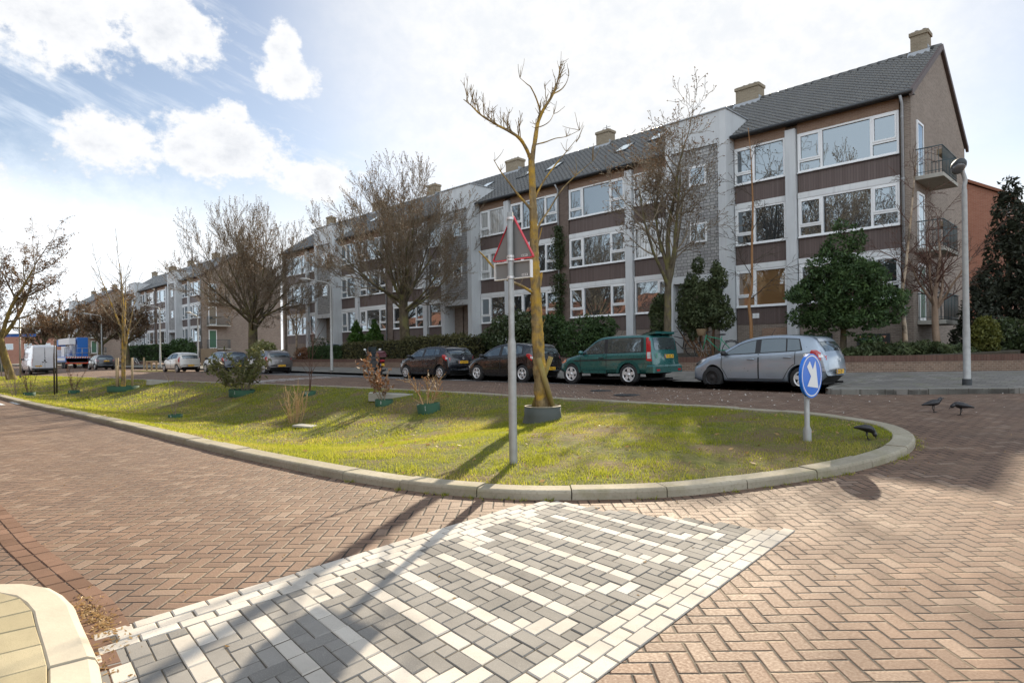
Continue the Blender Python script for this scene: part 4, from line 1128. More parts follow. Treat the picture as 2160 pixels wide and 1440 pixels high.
def make_car(name, label, cat, spec, paintm, loc, rz=0., group=None, ptxt='', style='cap', plate_z=None, styles=None, extra=None):
    c = Car(**spec['shape']); T = thing(name, label, cat, loc, rz, group); L = c.L
    c.body(T, [paintm, M['under']])
    g = spec
    # side glass in black surround, doors with seams and handles
    for sg in (-1, 1):
        W_ = MB(); F_ = MB()
        for (x0, x1, sl0, sl1) in g['glass']:                 # x range at the sill; slants of leading / trailing edge
            n = 10; cols = []; fcols = []
            for i in range(n+1):
                t = i/n; xb = lerp(x0, x1, t); xt = xb+lerp(sl0, sl1, t)
                zl = interp(c.belt, xb)+.035; zh = max(min(c.rail(xt)-.035, g.get('glass_top', 9)), zl+.012); cols.append((xb, zl, xt, zh))
            c.patch(W_, cols, sg, .007)
        x0, x1 = g['surround']; n = 16; cols = []
        for i in range(n+1):
            t = i/n; xb = lerp(x0, x1, t); xt = xb+lerp(g['sur_sl'][0], g['sur_sl'][1], t); zl = interp(c.belt, xb)+.012; cols.append((xb, zl, xt, max(min(c.rail(xt)-.012, g.get('glass_top', 9)+.02), zl+.01)))
        c.patch(F_, cols, sg, .0035)
        F_.build('window_trim', M['black'] if g.get('black_trim', True) else paintm, T)
        W_.build('side_window', M['car_glass'], T)
        for (x0, x1, zb_) in g['doors']:
            D = MB(); n = 8; cols = []
            def archcut(x, z):
                for xc in c.wh:
                    if abs(x-xc) < c.ar+.05: z = max(z, c.rw+math.sqrt(max(0, (c.ar+.05)**2-(x-xc)**2)))
                return z
            for i in range(n+1):
                xb = lerp(x0, x1, i/n); cols.append((xb, archcut(xb, zb_), xb, interp(c.belt, xb)-.0))
            c.patch(D, cols, sg, .003, 8)
            low = [(lerp(x0, x1, i/12), archcut(lerp(x0, x1, i/12), zb_)) for i in range(13)]
            c.strip(D, low, sg, .008, .005, 1)
            for xe in (x0, x1): 
                za = archcut(xe, zb_); c.strip(D, [(xe, lerp(za, interp(c.belt, xe)+.0, k/6)) for k in range(7)], sg, .009, .005, 1)
            d = D.build('door', [paintm, M['under']], T)
            hb = MB(); hx = x1-.2; hz = interp(c.belt, hx)-g.get('handle_drop', .13); p = c.pt(hx, hz, .03, sg)
            hb.tube([c.pt(hx-.1, hz, .004, sg), c.pt(hx-.08, hz, .035, sg), c.pt(hx+.08, hz+.003, .035, sg), c.pt(hx+.1, hz+.003, .004, sg)], .014, 8)
            hb.build('handle', g.get('handle_mat', paintm), d)
        # mirror
        mx = g['mirror']; mz = interp(c.belt, mx)+.06; p = np.array(c.pt(mx, mz, .0, sg)); mb = MB()
        mb.ell((p[0]+.0, p[1]+sg*.12, p[2]+.02), (.075, .115, .075), 12, 8); mb.box(p[0]-.02, p[0]+.04, min(p[1], p[1]+sg*.06), max(p[1], p[1]+sg*.06), p[2]-.05, p[2]-.01, 1)
        mb.build('wing_mirror', [g.get('mirror_mat', M['black']), M['black']], T)
        # lamps
        h = MB(); c.patch(h, [tuple(q) for q in g['head']], sg, .012); h.build('headlight', M['clear_lens'], T)
        t_ = MB(); c.patch(t_, [tuple(q) for q in g['tail']], sg, .014, 6)
        for q in g.get('tail_clear', []): pass
        tl = t_.build('tail_light', M['red_lens'], T)
        if g.get('tail_lens'):
            q_ = MB(); c.patch(q_, [tuple(q) for q in g['tail_lens']], sg, .02); q_.build('reversing_lens', M['clear_lens'], tl)
        if g.get('indicator'):
            q_ = MB(); c.patch(q_, [tuple(q) for q in g['indicator']], sg, .018); q_.build('indicator', M['orange_lens'], T)
        if g.get('trim_strip'):
            q_ = MB(); x0, x1, z0, z1 = g['trim_strip']; c.strip(q_, [(lerp(x0, x1, k/14), lerp(z0, z1, k/14)) for k in range(15)], sg, .02, .012); q_.build('side_moulding', M['black'], T)
    f = MB(); xa, xb = g['screen']; c.rear_patch(f, xa, xb, -.93, .93); f.build('windscreen', M['car_glass'], T)
    f = MB(); xa, xb = g['rear']; c.rear_patch(f, xa, xb, -.86, .86, .010); rg = f.build('rear_window', M['car_glass'], T)
    wp = MB(); a = c.top_pt(lerp(xa, xb, .92), .05, .03); b = c.top_pt(lerp(xa, xb, .72), .55, .03); wp.tube([a, b], .012, 6); wp.ell(a, (.03, .04, .025), 8, 5); wp.build('wiper', M['black'], rg)
    # bumper break line and lower rear apron
    bl = MB()
    for sg in (-1, 1):
        c.strip(bl, [(lerp(L-.55, L-.03, k/6), g.get('bump_z', .62)) for k in range(7)], sg, .005, .006)
    bl.build('bumper_line', M['under'], T)
    if extra: extra(T, c)
    if ptxt: plate(T, L/2+g.get('plate_dx', .012), plate_z or g.get('plate_z', .5), ptxt, g.get('plate_ang', 0.), y=g.get('plate_y', 0.))
    for k, xc in enumerate(c.wh):
        for sg in (-1, 1):
            st = (styles or {}).get(k, style); wheel(T, xc-L/2, sg*(c.W-.11), c.rw, .195, st, sg)
    ub = MB(); ub.box(.3-L/2, L/2-.25, -c.W*.6, c.W*.6, .17, .24); ub.tube([(L/2-.5, .4, .2), (L/2-.06, .4, .21)], .03, 8); ub.build('exhaust', M['under'], T)
    an = MB(); an.tube([(g.get('ant', .2), 0, interp(c.top, L/2+g.get('ant', .2))), (g.get('ant', .2)+.12, 0, interp(c.top, L/2+g.get('ant', .2))+.2)], .006, 5); an.build('antenna', M['black'], T)
    return T

def hatch(L=4.0, W=1.71, H=1.49, wb=2.51, fo=.82, rw=.315, steep=0., tailtop=0., five=True):
    k = L/4.0; r = fo+wb; 
    top = [(0, .52), (.03*k, .64), (.16*k, .76), (.45*k, .885), (.85*k, .985), (1.12*k, 1.06), (1.32*k, 1.18), (1.62*k, 1.345), (1.92*k, H-.055), (2.3*k, H-.006), (2.75*k, H), (3.2*k, H-.03),
           (3.55*k, H-.085), (L-.31+steep, H-.15), (L-.27+steep, H-.23), (L-.17+steep*.8, 1.16), (L-.09+steep*.6, .98), (L-.045, .90), (L-.015, .76), (L, .62), (L-.0+.001, .42)]
    belt = [(0, .6), (.7, .86), (1.0*k, .905), (1.4*k, .94), (2.2*k, .975), (3.0*k, 1.01), (L-.4, 1.06), (L, 1.06)]
    b0 = 2.18*k
    doors = [(1.12*k, b0, .30), (b0+.02, 3.18*k, .30)] if five else [(1.12*k, 2.42*k, .30)]
    gl = [(1.12*k, b0-.09, .55*k, -.03), (b0+.06, 2.92*k, -.03, -.05), (2.96*k, 3.32*k, -.05, -.10)] if five else [(1.12*k, 2.38*k, .55*k, -.03), (2.48*k, 3.36*k, -.02, -.12)]
    return dict(shape=dict(L=L, W=W, H=H, top=top, belt=belt, wheels=[fo, r], rw=rw, wr=.66), glass=gl, surround=(1.05*k, 3.38*k), sur_sl=(.58*k, -.14), doors=doors, mirror=1.22*k,
                head=[(.03, .60, .06, .70), (.16, .66, .18, .78), (.34, .72, .36, .83), (.50, .80, .52, .86)],
                tail=[(L-.40, .99, L-.38, 1.06), (L-.26, .88, L-.24, 1.06), (L-.12, .80, L-.14, 1.0), (L-.03, .79, L-.06, .92)], tail_lens=[(L-.16, .88, L-.17, .96), (L-.07, .86, L-.09, .93)],
                screen=(1.16*k, 1.84*k), rear=(L-.27+steep, L-.115+steep*.7), plate_z=.50)
MAT_SILVER = paint('silver_paint', (.33, .395, .47), .55, .33); MAT_GREEN = paint('dark_green_paint', (.012, .12, .115), .4, .3); MAT_BLACK = paint('black_paint', (.012, .012, .014), .2, .2)
MAT_NAVY = paint('blue_black_paint', (.012, .015, .022), .3, .25); MAT_BROWN = paint('brown_grey_paint', (.20, .185, .18), .6, .32); MAT_DGREY = paint('dark_blue_grey_paint', (.055, .065, .085), .5, .3)
MAT_WHITE = paint('white_car_paint', (.62, .61, .57), .15, .35); MAT_VAN = paint('white_van_paint', (.60, .63, .68), .0, .4); MAT_POLO = paint('charcoal_paint', (.03, .035, .045), .4, .3)
GRP = 'cars parked along the far kerb'
CARY = 17.1+.855
def badge(z, s=.045, dx=.012):
    def f(T, c):
        m = MB(); m.lathe([(s, c.L/2+dx-.004), (s, c.L/2+dx), (s*.72, c.L/2+dx+.004), (s*.6, c.L/2+dx)], 16, 0, 'x', (0, 0, z)); m.build('emblem', M['alloy'], T)
        if True:
            r = MB(); c.rear_patch(r, c.L-.44, c.L-.275, -.9, .9, .02, 8, 3); r.build('roof_spoiler', c_paint[0], T)
    return f
c_paint = [MAT_SILVER]
sp = hatch(); sp['handle_mat'] = MAT_SILVER
make_car('parked_car', 'silver blue five door hatchback with a black steel front wheel, behind the round arrow sign', 'car', sp, MAT_SILVER, (-7.85, CARY, gz(17.5)), 0, GRP, '62-ZJV-1', 'cap', styles={0: 'steel', 1: 'star5'}, extra=badge(.80))
sp = hatch(4.02, 1.73, 1.48, 2.51, .84, .325); sp['black_trim'] = True; c_paint[0] = MAT_BLACK
make_car('parked_car', 'black five door hatchback with bright multi spoke alloy wheels, partly behind the grey signpost', 'car', sp, MAT_BLACK, (-17.95, CARY, gz(17.5)), 0, GRP, 'KL-742-Z', 'twin', extra=badge(.80))
sp = hatch(3.83, 1.66, 1.43, 2.44, .78, .30); c_paint[0] = MAT_NAVY
make_car('parked_car', 'small dark five door hatchback with yellow plate 54-JDR-8 between scooter and black hatchback', 'car', sp, MAT_NAVY, (-22.75, CARY-.05, gz(17.5)), 0, GRP, '54-JDR-8', 'cap', plate_z=.74, extra=badge(.90))
sp = hatch(4.02, 1.74, 1.48, 2.51, .84, .32); c_paint[0] = MAT_BROWN
make_car('parked_car', 'brownish grey hatchback seen from behind, beside the leafy shrub', 'car', sp, MAT_BROWN, (-40.5, CARY+.25, gz(17.5)), 0, GRP, 'XS-901-N', 'cap', extra=badge(.80))
sp = hatch(4.25, 1.8, 1.5, 2.6, .86, .32); c_paint[0] = MAT_DGREY
make_car('parked_car', 'dark blue grey hatchback half hidden behind the leafy shrub', 'car', sp, MAT_DGREY, (-46.0, CARY-.3, gz(17.5)), 0, GRP, 'TF-318-K', 'cap', extra=badge(.85))
sp = hatch(3.56, 1.64, 1.48, 2.42, .60, .29, steep=.12); sp['tail'] = [(3.56-.2, .80, 3.56-.2, 1.12), (3.56-.1, .74, 3.56-.1, 1.12), (3.56-.03, .74, 3.56-.05, 1.08)]; sp['tail_lens'] = None; c_paint[0] = MAT_WHITE
make_car('parked_car', 'small pale white city car with red tail lamps standing alone', 'car', sp, MAT_WHITE, (-52.9, 17.0, gz(17.)), .06, GRP, 'ZX-455-D', 'cap', extra=badge(.86))
sp = hatch(3.95, 1.68, 1.47, 2.46, .8, .30); c_paint[0] = MAT_POLO
make_car('parked_car', 'charcoal hatchback parked beside the crane truck', 'car', sp, MAT_POLO, (-75.0, 16.6, gz(17.)), 0, GRP, 'HN-206-P', 'cap', plate_z=.86, extra=badge(.95))
sp = hatch(4.0, 1.72, 1.5, 2.5, .82, .31)
make_car('parked_car', 'silver car in the driveway with only its roof above the brick wall', 'car', sp, MAT_SILVER, (-49.6, 27, 1.0), PI/2*1.0, None, '', 'cap')

# green off-roader with raised tail spoiler
L = 4.0
def suv_extra(T, c):
    m = MB()
    m.grid(lambda u, v: ((lerp(3.28, 3.92, u))-L/2, lerp(-.56, .56, v), 1.60+.10*sm(0, .75, u)+.0), 8, 6)
    m.grid(lambda u, v: ((lerp(3.28, 3.92, u))-L/2, lerp(.56, -.56, v), lerp(1.54, 1.62, u)), 8, 6)
    for sg in (-1, 1): m.add([(3.28-L/2, sg*.56, 1.54), (3.92-L/2, sg*.56, 1.64), (3.92-L/2, sg*.56, 1.71), (3.62-L/2, sg*.56, 1.665)], [(0, 1, 2, 3) if sg < 0 else (3, 2, 1, 0)])
    m.add([(3.92-L/2, -.56, 1.71), (3.92-L/2, .56, 1.71), (3.92-L/2, .56, 1.64), (3.92-L/2, -.56, 1.64)], [(3, 2, 1, 0)]); m.build('roof_spoiler', MAT_GREEN, T)
    b = MB(); b.bbox(L/2-.30, L/2+.05, -.84, .84, .42, .66, .05); b.build('rear_bumper', MAT_GREEN, T)
    r = MB()
    for sg in (-1, 1): r.box(L/2+.052, L/2+.06, sg*.62-.09, sg*.62+.09, .47, .53)
    r.build('reflector', M['red_lens'], T)
    s = MB(); s.tube([(L/2-.02, -.60, .88), (L/2-.02, -.55, .92), (L/2-.02, -.62, .97), (L/2-.02, -.56, 1.03)], .012, 5); s.build('sticker', plain('green_sticker', (.02, .3, .14), .5), T)
    for k in range(2):
        for sg in (-1, 1):
            f = MB(); xc = c.wh[k]; P_ = [(xc+.42*math.cos(a), c.rw+.42*math.sin(a)) for a in np.linspace(.12, PI-.12, 14)]
            c.strip(f, P_, sg, .045, .028); f.build('wheel_arch_trim', MAT_GREEN, T)
suv = dict(shape=dict(L=L, W=1.70, H=1.62, top=[(0, .55), (.03, .72), (.12, .84), (.5, .93), (.95, 1.01), (1.12, 1.06), (1.35, 1.22), (1.68, 1.46), (1.92, 1.57), (2.3, 1.61), (3.2, 1.62), (3.7, 1.61), (3.84, 1.57), (3.88, 1.48), (3.93, 1.18), (3.965, 1.0), (3.98, .85), (4.0, .66), (4.001, .42)],
                      belt=[(0, .68), (.7, .93), (1.1, .985), (2., 1.01), (3.2, 1.04), (4., 1.06)], wheels=[.72, 3.08], rw=.355, wr=.84, zb=.36, bowf=.26, bowr=.05, arch=.40),
           glass=[(1.08, 2.14, .56, -.02), (2.26, 3.55, -.02, -.02)], surround=(1.02, 3.66), sur_sl=(.56, -.04), doors=[(1.14, 2.22, .38)], mirror=1.24, mirror_mat=MAT_GREEN, handle_mat=M['black'],
           head=[(.04, .66, .06, .78), (.20, .70, .2, .82), (.36, .76, .36, .84)], indicator=[(.10, .70, .10, .80), (.24, .72, .24, .83), (.36, .77, .36, .84)],
           tail=[(3.78, .80, 3.72, 1.52), (3.88, .78, 3.80, 1.52), (3.96, .78, 3.86, 1.50)], tail_lens=[(3.81, .86, 3.79, 1.06), (3.93, .86, 3.91, 1.06)], trim_strip=(.55, 3.8, .79, .86),
           screen=(1.16, 1.84), rear=(3.865, 3.94), plate_z=.93, plate_dx=-.005, plate_y=.12, bump_z=.7)
make_car('parked_car', 'dark green three door off-roader with tall tail lamps and raised roof spoiler', 'car', suv, MAT_GREEN, (-12.98, CARY, gz(17.5)), 0, GRP, 'TX-RB-38', 'star5', extra=suv_extra)

# white high roof van
def van_extra(T, c):
    L = c.L; m = MB(); m.box(L/2+.002, L/2+.008, -.006, .006, .55, 2.35); m.build('rear_door_seam', M['under'], T)
    for sg, nm in ((-1, 0), (1, 1)):
        d = MB(); d.bbox(L/2-.0, L/2+.03, min(sg*.02, sg*.82), max(sg*.02, sg*.82), .55, 2.36, .02); d = d.build('rear_door', MAT_VAN, T)
        h = MB(); h.box(L/2+.031, L/2+.04, sg*.12-.1 if sg > 0 else -.2, sg*.12+.02 if sg > 0 else -.08, 1.02, 1.09); h.build('handle', M['black'], d)
    b = MB(); b.bbox(L/2-.05, L/2+.12, -.9, .9, .38, .55, .03); b.build('rear_bumper', M['black'], T)
    e = MB(); e.lathe([(.07, L/2+.03), (.06, L/2+.045), (0, L/2+.045)], 14, 0, 'x', (0, -.0, 1.2)); e.build('emblem', M['black'], T)
vL = 5.6
van = dict(shape=dict(L=vL, W=1.95, H=2.55, top=[(0, .6), (.05, .9), (.3, 1.1), (.8, 1.3), (1.05, 1.42), (1.4, 1.9), (1.75, 2.3), (2.1, 2.48), (2.8, 2.55), (5.3, 2.55), (5.5, 2.5), (5.56, 2.3), (5.59, 1.2), (5.6, .5)],
                      belt=[(0, .8), (.9, 1.2), (2., 1.3), (5.6, 1.3)], wheels=[1.0, 4.55], rw=.35, wr=.84, zb=.3, bowf=.3, bowr=.02), glass=[(1.15, 1.95, .45, 0.)], glass_top=1.95, surround=(1.1, 2.0), sur_sl=(.45, 0.),
           doors=[(1.1, 2.05, .45), (2.1, 3.3, .45)], mirror=1.35, head=[(.1, .85, .15, 1.), (.4, .95, .5, 1.15)], tail=[(5.5, .75, 5.48, 1.35), (5.58, .75, 5.57, 1.35)], screen=(1.1, 1.75), rear=(5.57, 5.585), plate_z=.72, plate_y=-.45, plate_dx=.035, bump_z=.5)
make_car('delivery_van', 'white high roof delivery van seen from behind near the leaning tree', 'van', van, MAT_VAN, (-71.1, 10.9, gz(10.9)-.02), 0, None, 'VB-90-LT', 'steel', extra=van_extra)

# crane truck with folded boom
def truck():
    T = thing('crane_truck', 'blue and white lift truck with folded boom and work platform', 'truck', (-92, 17.2, gz(17)), 0)
    L_ = 8.
    b = MB(); b.box(-3.6, 4., -1.05, 1.05, .75, 1.0); b.build('chassis', M['dark_metal'], T)
    b = MB(); b.bbox(-1.6, 3.9, -1.2, 1.2, 1.0, 1.75, .03); b.box(-1.5, 3.6, -1.22, -1.201, 1.2, 1.6, 1); b.build('deck', [M['blue'], M['truck_white']], T)
    b = MB(); b.prism([(-4., .6), (-4.05, 1.6), (-3.7, 2.75), (-2.0, 2.85), (-2.0, .6)], -1.2, 1.2); c = b.build('cab', M['truck_white'], T)
    g = MB(); g.box(-3.5, -2.3, -1.215, -1.202, 1.75, 2.6); g.build('side_window', M['car_glass'], c)
    b = MB(); b.bbox(.2, 1.9, -.95, .95, 1.75, 3.3, .05, 0); b.build('turret', M['truck_white'], T)
    b = MB(); b.bbox(2.3, 3.3, .1, 1.15, 1.76, 4.6, .04); b.build('counterweight', M['blue'], T)
    b = MB(); b.bbox(-2.6, 3.2, -.75, -.05, 3.6, 4.5, .05); b.bbox(-3.2, -2.55, -.8, 0, 3.4, 4.4, .05, 1); b.build('boom', [M['truck_white'], M['blue']], T)
    b = MB(); b.tube([(2.4, -.4, 2.), (2.9, -.4, 4.)], .16, 8); b.tube([(1., .3, 2.6), (2.6, .3, 4.3)], .2, 8); b.build('boom_arm', M['truck_white'], T)
    b = MB()
    for y in (-1.15, -.4, .4, 1.15):
        b.tube([(4.0, y, 1.7), (4.0, y, 3.0)], .035, 6); b.tube([(3.2, y, 1.7), (3.2, y, 3.0)], .03, 6)
    for z in (1.75, 2.3, 3.0): b.tube([(4.0, -1.15, z), (4.0, 1.15, z)], .035, 6); b.tube([(3.2, -1.15, z), (4.0, -1.15, z)], .03, 6)
    b.build('work_platform', M['metal_grey'], T)
    b = MB()
    for k in range(10): b.add([(4.06, -1.2+.24*k, 1.55), (4.06, -1.2+.24*k+.12, 1.55), (4.06, -1.2+.24*k+.18, 1.72), (4.06, -1.2+.24*k+.06, 1.72)], [(0, 1, 2, 3)], 0)
    b.box(4.03, 4.05, -1.2, 1.2, 1.55, 1.72, 1); b.build('warning_board', [M['orange_red'], M['white_paint']], T)
    b = MB(); b.box(3.9, 4.05, -1.2, 1.2, .72, .86); b.build('under_run_bar', M['orange_red'], T)
    b = MB()
    for y in (-1.05, .85): b.box(4.05, 4.08, y, y+.2, .88, .98)
    b.build('tail_light', M['red_lens'], T)
    b = MB(); b.bbox(3.3, 3.9, -1.15, 1.15, 1.0, 1.5, .02); b.build('tool_box', M['dark_metal'], T)
    plate(T, 4.07, .62, 'BX-SV-71')
    for x in (-3., 1.9, 3.): 
        for sg in (-1, 1): wheel(T, x, sg*1.02, .46, .28, 'steel', sg)
truck()
[o for o in COL.objects if o.name.startswith('crane_truck')][0].scale = (1, 1, .78)

# motor scooter under its top box, beside the dark hatchback
def scooter():
    p = onroad(775, 800); T = thing('motor_scooter', 'dark motor scooter with maroon top box and yellow plate on its stand', 'scooter', (-27.55, 17.9, gz(17.5)), math.radians(-14))
    mr = paint('maroon_paint', (.09, .012, .018), .3, .3)
    for nm, x in (('front_wheel', -.68), ('rear_wheel', .62)):
        w = MB(); w.lathe([(.16, -.05), (.26, -.06), (.29, -.03), (.29, .03), (.26, .06), (.16, .05), (.16, -.05)], 24, 0, 'y', (x, 0, .29)); w.lathe([(.17, -.03), (.05, -.04), (.05, .04), (.17, .03)], 16, 1, 'y', (x, 0, .29)); w.build(nm, [M['rubber'], M['alloy']], T)
    b = MB(); b.prism([(-.45, .35), (-.62, .75), (-.52, 1.02), (-.42, 1.0), (-.30, .55), (-.1, .36)], -.17, .17); b.prism([(-.15, .30), (-.05, .62), (.2, .80), (.85, .86), (.95, .72), (.7, .52), (.35, .34)], -.16, .16); b.build('fairing', M['black'], T)
    b = MB(); b.bbox(-.02, .72, -.16, .16, .80, .93, .04); b.build('seat', M['rubber'], T)
    b = MB(); b.bbox(.66, 1.12, -.24, .24, .98, 1.22, .08); b.ell((.89, 0, 1.2), (.24, .25, .10), 14, 8); b.build('top_box', mr, T)
    b = MB(); b.prism([(.74, .55), (1.0, .72), (1.02, .9), (.74, .86)], -.13, .13); b.build('tail_fairing', mr, T)
    b = MB(); b.tube([(-.60, 0, .62), (-.48, 0, 1.1)], .03, 8); b.tube([(-.46, -.34, 1.08), (-.5, 0, 1.1), (-.46, .34, 1.08)], .018, 6); b.build('handlebar', M['dark_metal'], T)
    b = MB(); b.prism([(-.60, 1.02), (-.42, 1.5), (-.40, 1.5), (-.57, 1.02)], -.22, .22); b.build('windshield', M['car_glass'], T)
    for sg in (-1, 1):
        b = MB(); b.tube([(-.46, sg*.25, 1.08), (-.40, sg*.36, 1.32)], .008, 5); b.ell((-.39, sg*.39, 1.36), (.02, .075, .05), 10, 6); b.build('mirror', M['alloy'], T)
    b = MB(); b.box(1.03, 1.06, -.1, .1, .78, .85); b.build('tail_light', M['red_lens'], T)
    plate(T, 1.04, .62, 'DR-12', 0, .22)
    b = MB(); b.tube([(.2, -.1, .3), (.28, -.22, 0.)], .014, 6); b.tube([(.5, .18, .3), (.9, .2, .36)], .05, 8); b.build('stand', M['dark_metal'], T)
scooter()
# ------------------------------------------------------------------ trees and plants
class TB:
    """collects tapering tubes as arrays"""
    def __init__(s): s.V = []; s.F = []; s.n = 0
    rough = 0.
    def tube(s, P, R, k):
        P = np.asarray(P, float); m = len(P); R = np.asarray(R, float)
        T = np.gradient(P, axis=0); T /= np.maximum(np.linalg.norm(T, axis=1, keepdims=True), 1e-9)
        a = np.where(np.abs(T[:, 2:3]) < .9, np.array([[0, 0, 1.]]), np.array([[1., 0, 0]]))
        a = np.repeat(a[m//2:m//2+1], m, 0)
        u = np.cross(a, T); u /= np.maximum(np.linalg.norm(u, axis=1, keepdims=True), 1e-6); w = np.cross(T, u)
        c = 2*PI*np.arange(k)/k
        q = R[:, None]*(1+s.rough*rng.normal(size=(m, k))) if s.rough else np.repeat(R[:, None], k, 1)
        ring = P[:, None]+(u[:, None]*np.cos(c)[None, :, None]+w[:, None]*np.sin(c)[None, :, None])*q[:, :, None]
        s.V.append(ring.reshape(-1, 3)); i = np.arange(m-1)[:, None]*k; j = np.arange(k)[None, :]; j2 = (j+1) % k
        f = np.stack([i+j, i+j2, i+k+j2, i+k+j], -1).reshape(-1, 4)+s.n; s.F.append(f); s.n += m*k
    def build(s, name, mat, par):
        return npmesh(name, np.concatenate(s.V), np.concatenate(s.F), mat, par, smooth=True)
def rvec(r): 
    v = r.normal(size=3); return v/np.linalg.norm(v)
def perp(d, r):
    v = np.cross(d, rvec(r)); return v/max(np.linalg.norm(v), 1e-6)
def branch(r, p, d, L, n, up=.0, wob=.15, grav=0.):
    P = [np.array(p, float)]; d = np.array(d, float)/np.linalg.norm(d)
    for i in range(n):
        d = d+rvec(r)*wob+np.array([0, 0, up]); d /= np.linalg.norm(d); P.append(P[-1]+d*L/n)
    return np.array(P)
def grow(r, tk, tw, p, d, L, rad, lev, cfg, tips):
    n = max(3, int(cfg['seg'][lev])); P = branch(r, p, d, L, n, cfg['up'][lev], cfg['wob'][lev])
    R = rad*(1-np.linspace(0, 1, n+1)*(1-cfg['taper'])); R = np.maximum(R, cfg['rmin'])
    sides = (9, 7, 5, 4, 3, 3)[min(lev, 5)]
    (tk if lev <= cfg['trunk_lev'] else tw).tube(P, R, sides)
    if lev >= cfg['levels']: tips.append((P[-1], P[-1]-P[-2])); return
    nc = cfg['n'][lev]; nc = int(nc*r.uniform(.8, 1.25)+.5)
    a0 = r.uniform(0, 2*PI)
    for k in range(nc):
        f = lerp(cfg['from'][lev], .98, (k+r.uniform(.1, .9))/nc); i = min(int(f*n), n-1); q = P[i]+(P[i+1]-P[i])*(f*n-i); t = P[i+1]-P[i]; t /= np.linalg.norm(t)
        an = math.radians(r.normal(cfg['ang'][lev], cfg['ang'][lev]*.18)); s0 = perp(t, r)
        a = a0+k*2.4; u = np.cross(t, s0); side = s0*math.cos(a)+u*math.sin(a)
        dd = t*math.cos(an)+side*math.sin(an)
        l2 = L*cfg['len'][lev]*r.uniform(.7, 1.15)*(1-.45*f if cfg.get('cone', 1) else 1)
        r2 = min(R[i]*.72, rad*cfg['rad'][lev])
        grow(r, tk, tw, q, dd, l2, max(r2, cfg['rmin']), lev+1, cfg, tips)
    grow(r, tk, tw, P[-1], P[-1]-P[-2], L*cfg['len'][lev]*.9, max(R[-1]*.9, cfg['rmin']), lev+1, cfg, tips)
def leaves(C, size, r, elong=1.8, up=0.):
    C = np.asarray(C); n = len(C); d = r.normal(size=(n, 3)); d[:, 2] += up; d /= np.linalg.norm(d, axis=1, keepdims=True)
    e = np.cross(d, r.normal(size=(n, 3))); e /= np.maximum(np.linalg.norm(e, axis=1, keepdims=True), 1e-6); s = size*r.uniform(.6, 1.4, (n, 1))
    V = np.stack([C-d*s*elong*.5, C+e*s*.42, C+d*s*elong*.5, C-e*s*.42], 1).reshape(-1, 3)
    return V, np.arange(len(V)).reshape(-1, 4)
def tree_at(name, label, loc, seed, cfg, trunk_h, trunk_r, bark_m, twig_m, lean=(0, 0), group=None, limbs=None, keys=0, key_m=None, key_size=.09, rz=0., buds=0):
    r = np.random.default_rng(seed); T = thing(name, label, 'tree', loc, rz, group); tk, tw, tips = TB(), TB(), []
    P = branch(r, (0, 0, -.15), (lean[0], lean[1], 1), trunk_h+.15, 8, .02, cfg.get('twob', .035)); R = trunk_r*np.linspace(1, .72, 9); R[0] *= 1.45; R[1] *= 1.1
    tk.tube(P, R, 14)
    nl = cfg['limbs']; a0 = r.uniform(0, 6)
    for k in range(nl):
        a = a0+2*PI*k/nl+r.uniform(-.25, .25); lo_, hi_ = cfg.get('lspread', (.45, 1.2)); an = math.radians(cfg['limb_ang']*lerp(lo_, hi_, ((k*.618) % 1))); q = P[-1]-np.array([0, 0, cfg.get('stag', .5)*r.random()])
        d = np.array([math.cos(a)*math.sin(an), math.sin(a)*math.sin(an), math.cos(an)])
        grow(r, tk, tw, q, d, cfg['limb_len']*r.uniform(.92, 1.06)*(lerp(1.0, .86, min(1., an/1.25)) if 'lspread' in cfg else 1.), trunk_r*cfg['limb_r']*r.uniform(.8, 1.1), 0, cfg, tips)
    if cfg.get('leader', True): grow(r, tk, tw, P[-1], P[-1]-P[-2], cfg['limb_len']*1.1, trunk_r*.62, 0, cfg, tips)
    tk.build('trunk', bark_m, T); c = tw.build('crown', twig_m, T)
    if keys or buds:
        C = []
        for p, d in tips:
            for _ in range(keys or buds): C.append(p+r.normal(size=3)*(.10 if keys else .015)-np.array([0, 0, .05 if keys else 0]))
        V, F4 = leaves(C, key_size, r, 1.6); npmesh('seed_clusters' if keys else 'buds', V, F4, key_m or M['lf_key'], T, attr=r.random(len(F4)))
    return T
BIG = dict(levels=4, seg=[9, 7, 6, 5, 3], up=[.03, .045, .07, .09, .08], wob=[.06, .09, .10, .11, .12], taper=.2, rmin=.0075, leader=False, trunk_lev=0, n=[6, 5, 4, 3], ang=[40, 36, 34, 28], len=[.44, .50, .52, .5], rad=[.42, .45, .5, .6], cone=0,
           **{'from': [.22, .2, .2, .2]}, limbs=17, limb_ang=72, limb_len=5.6, limb_r=.28, stag=1.5, lspread=(.06, 1.15))
tree_at('bare_tree', 'large bare spreading tree behind the hedge, standing over the small dark hatchback', (-32.9, 23.6, 1.1), 3, BIG, 4.1, .36, M['bark_dark'], M['twig'], (.02, 0), buds=2, key_size=.045, key_m=M['lf_key'])
c2 = dict(BIG); c2.update(limb_len=6.2, limbs=18)
tree_at('bare_tree', 'large bare vase shaped tree in front of the gap between the two blocks', (-51.0, 21.9, .6), 8, c2, 4.2, .42, M['bark_dark'], M['twig'], (-.03, 0), buds=2, key_size=.05)
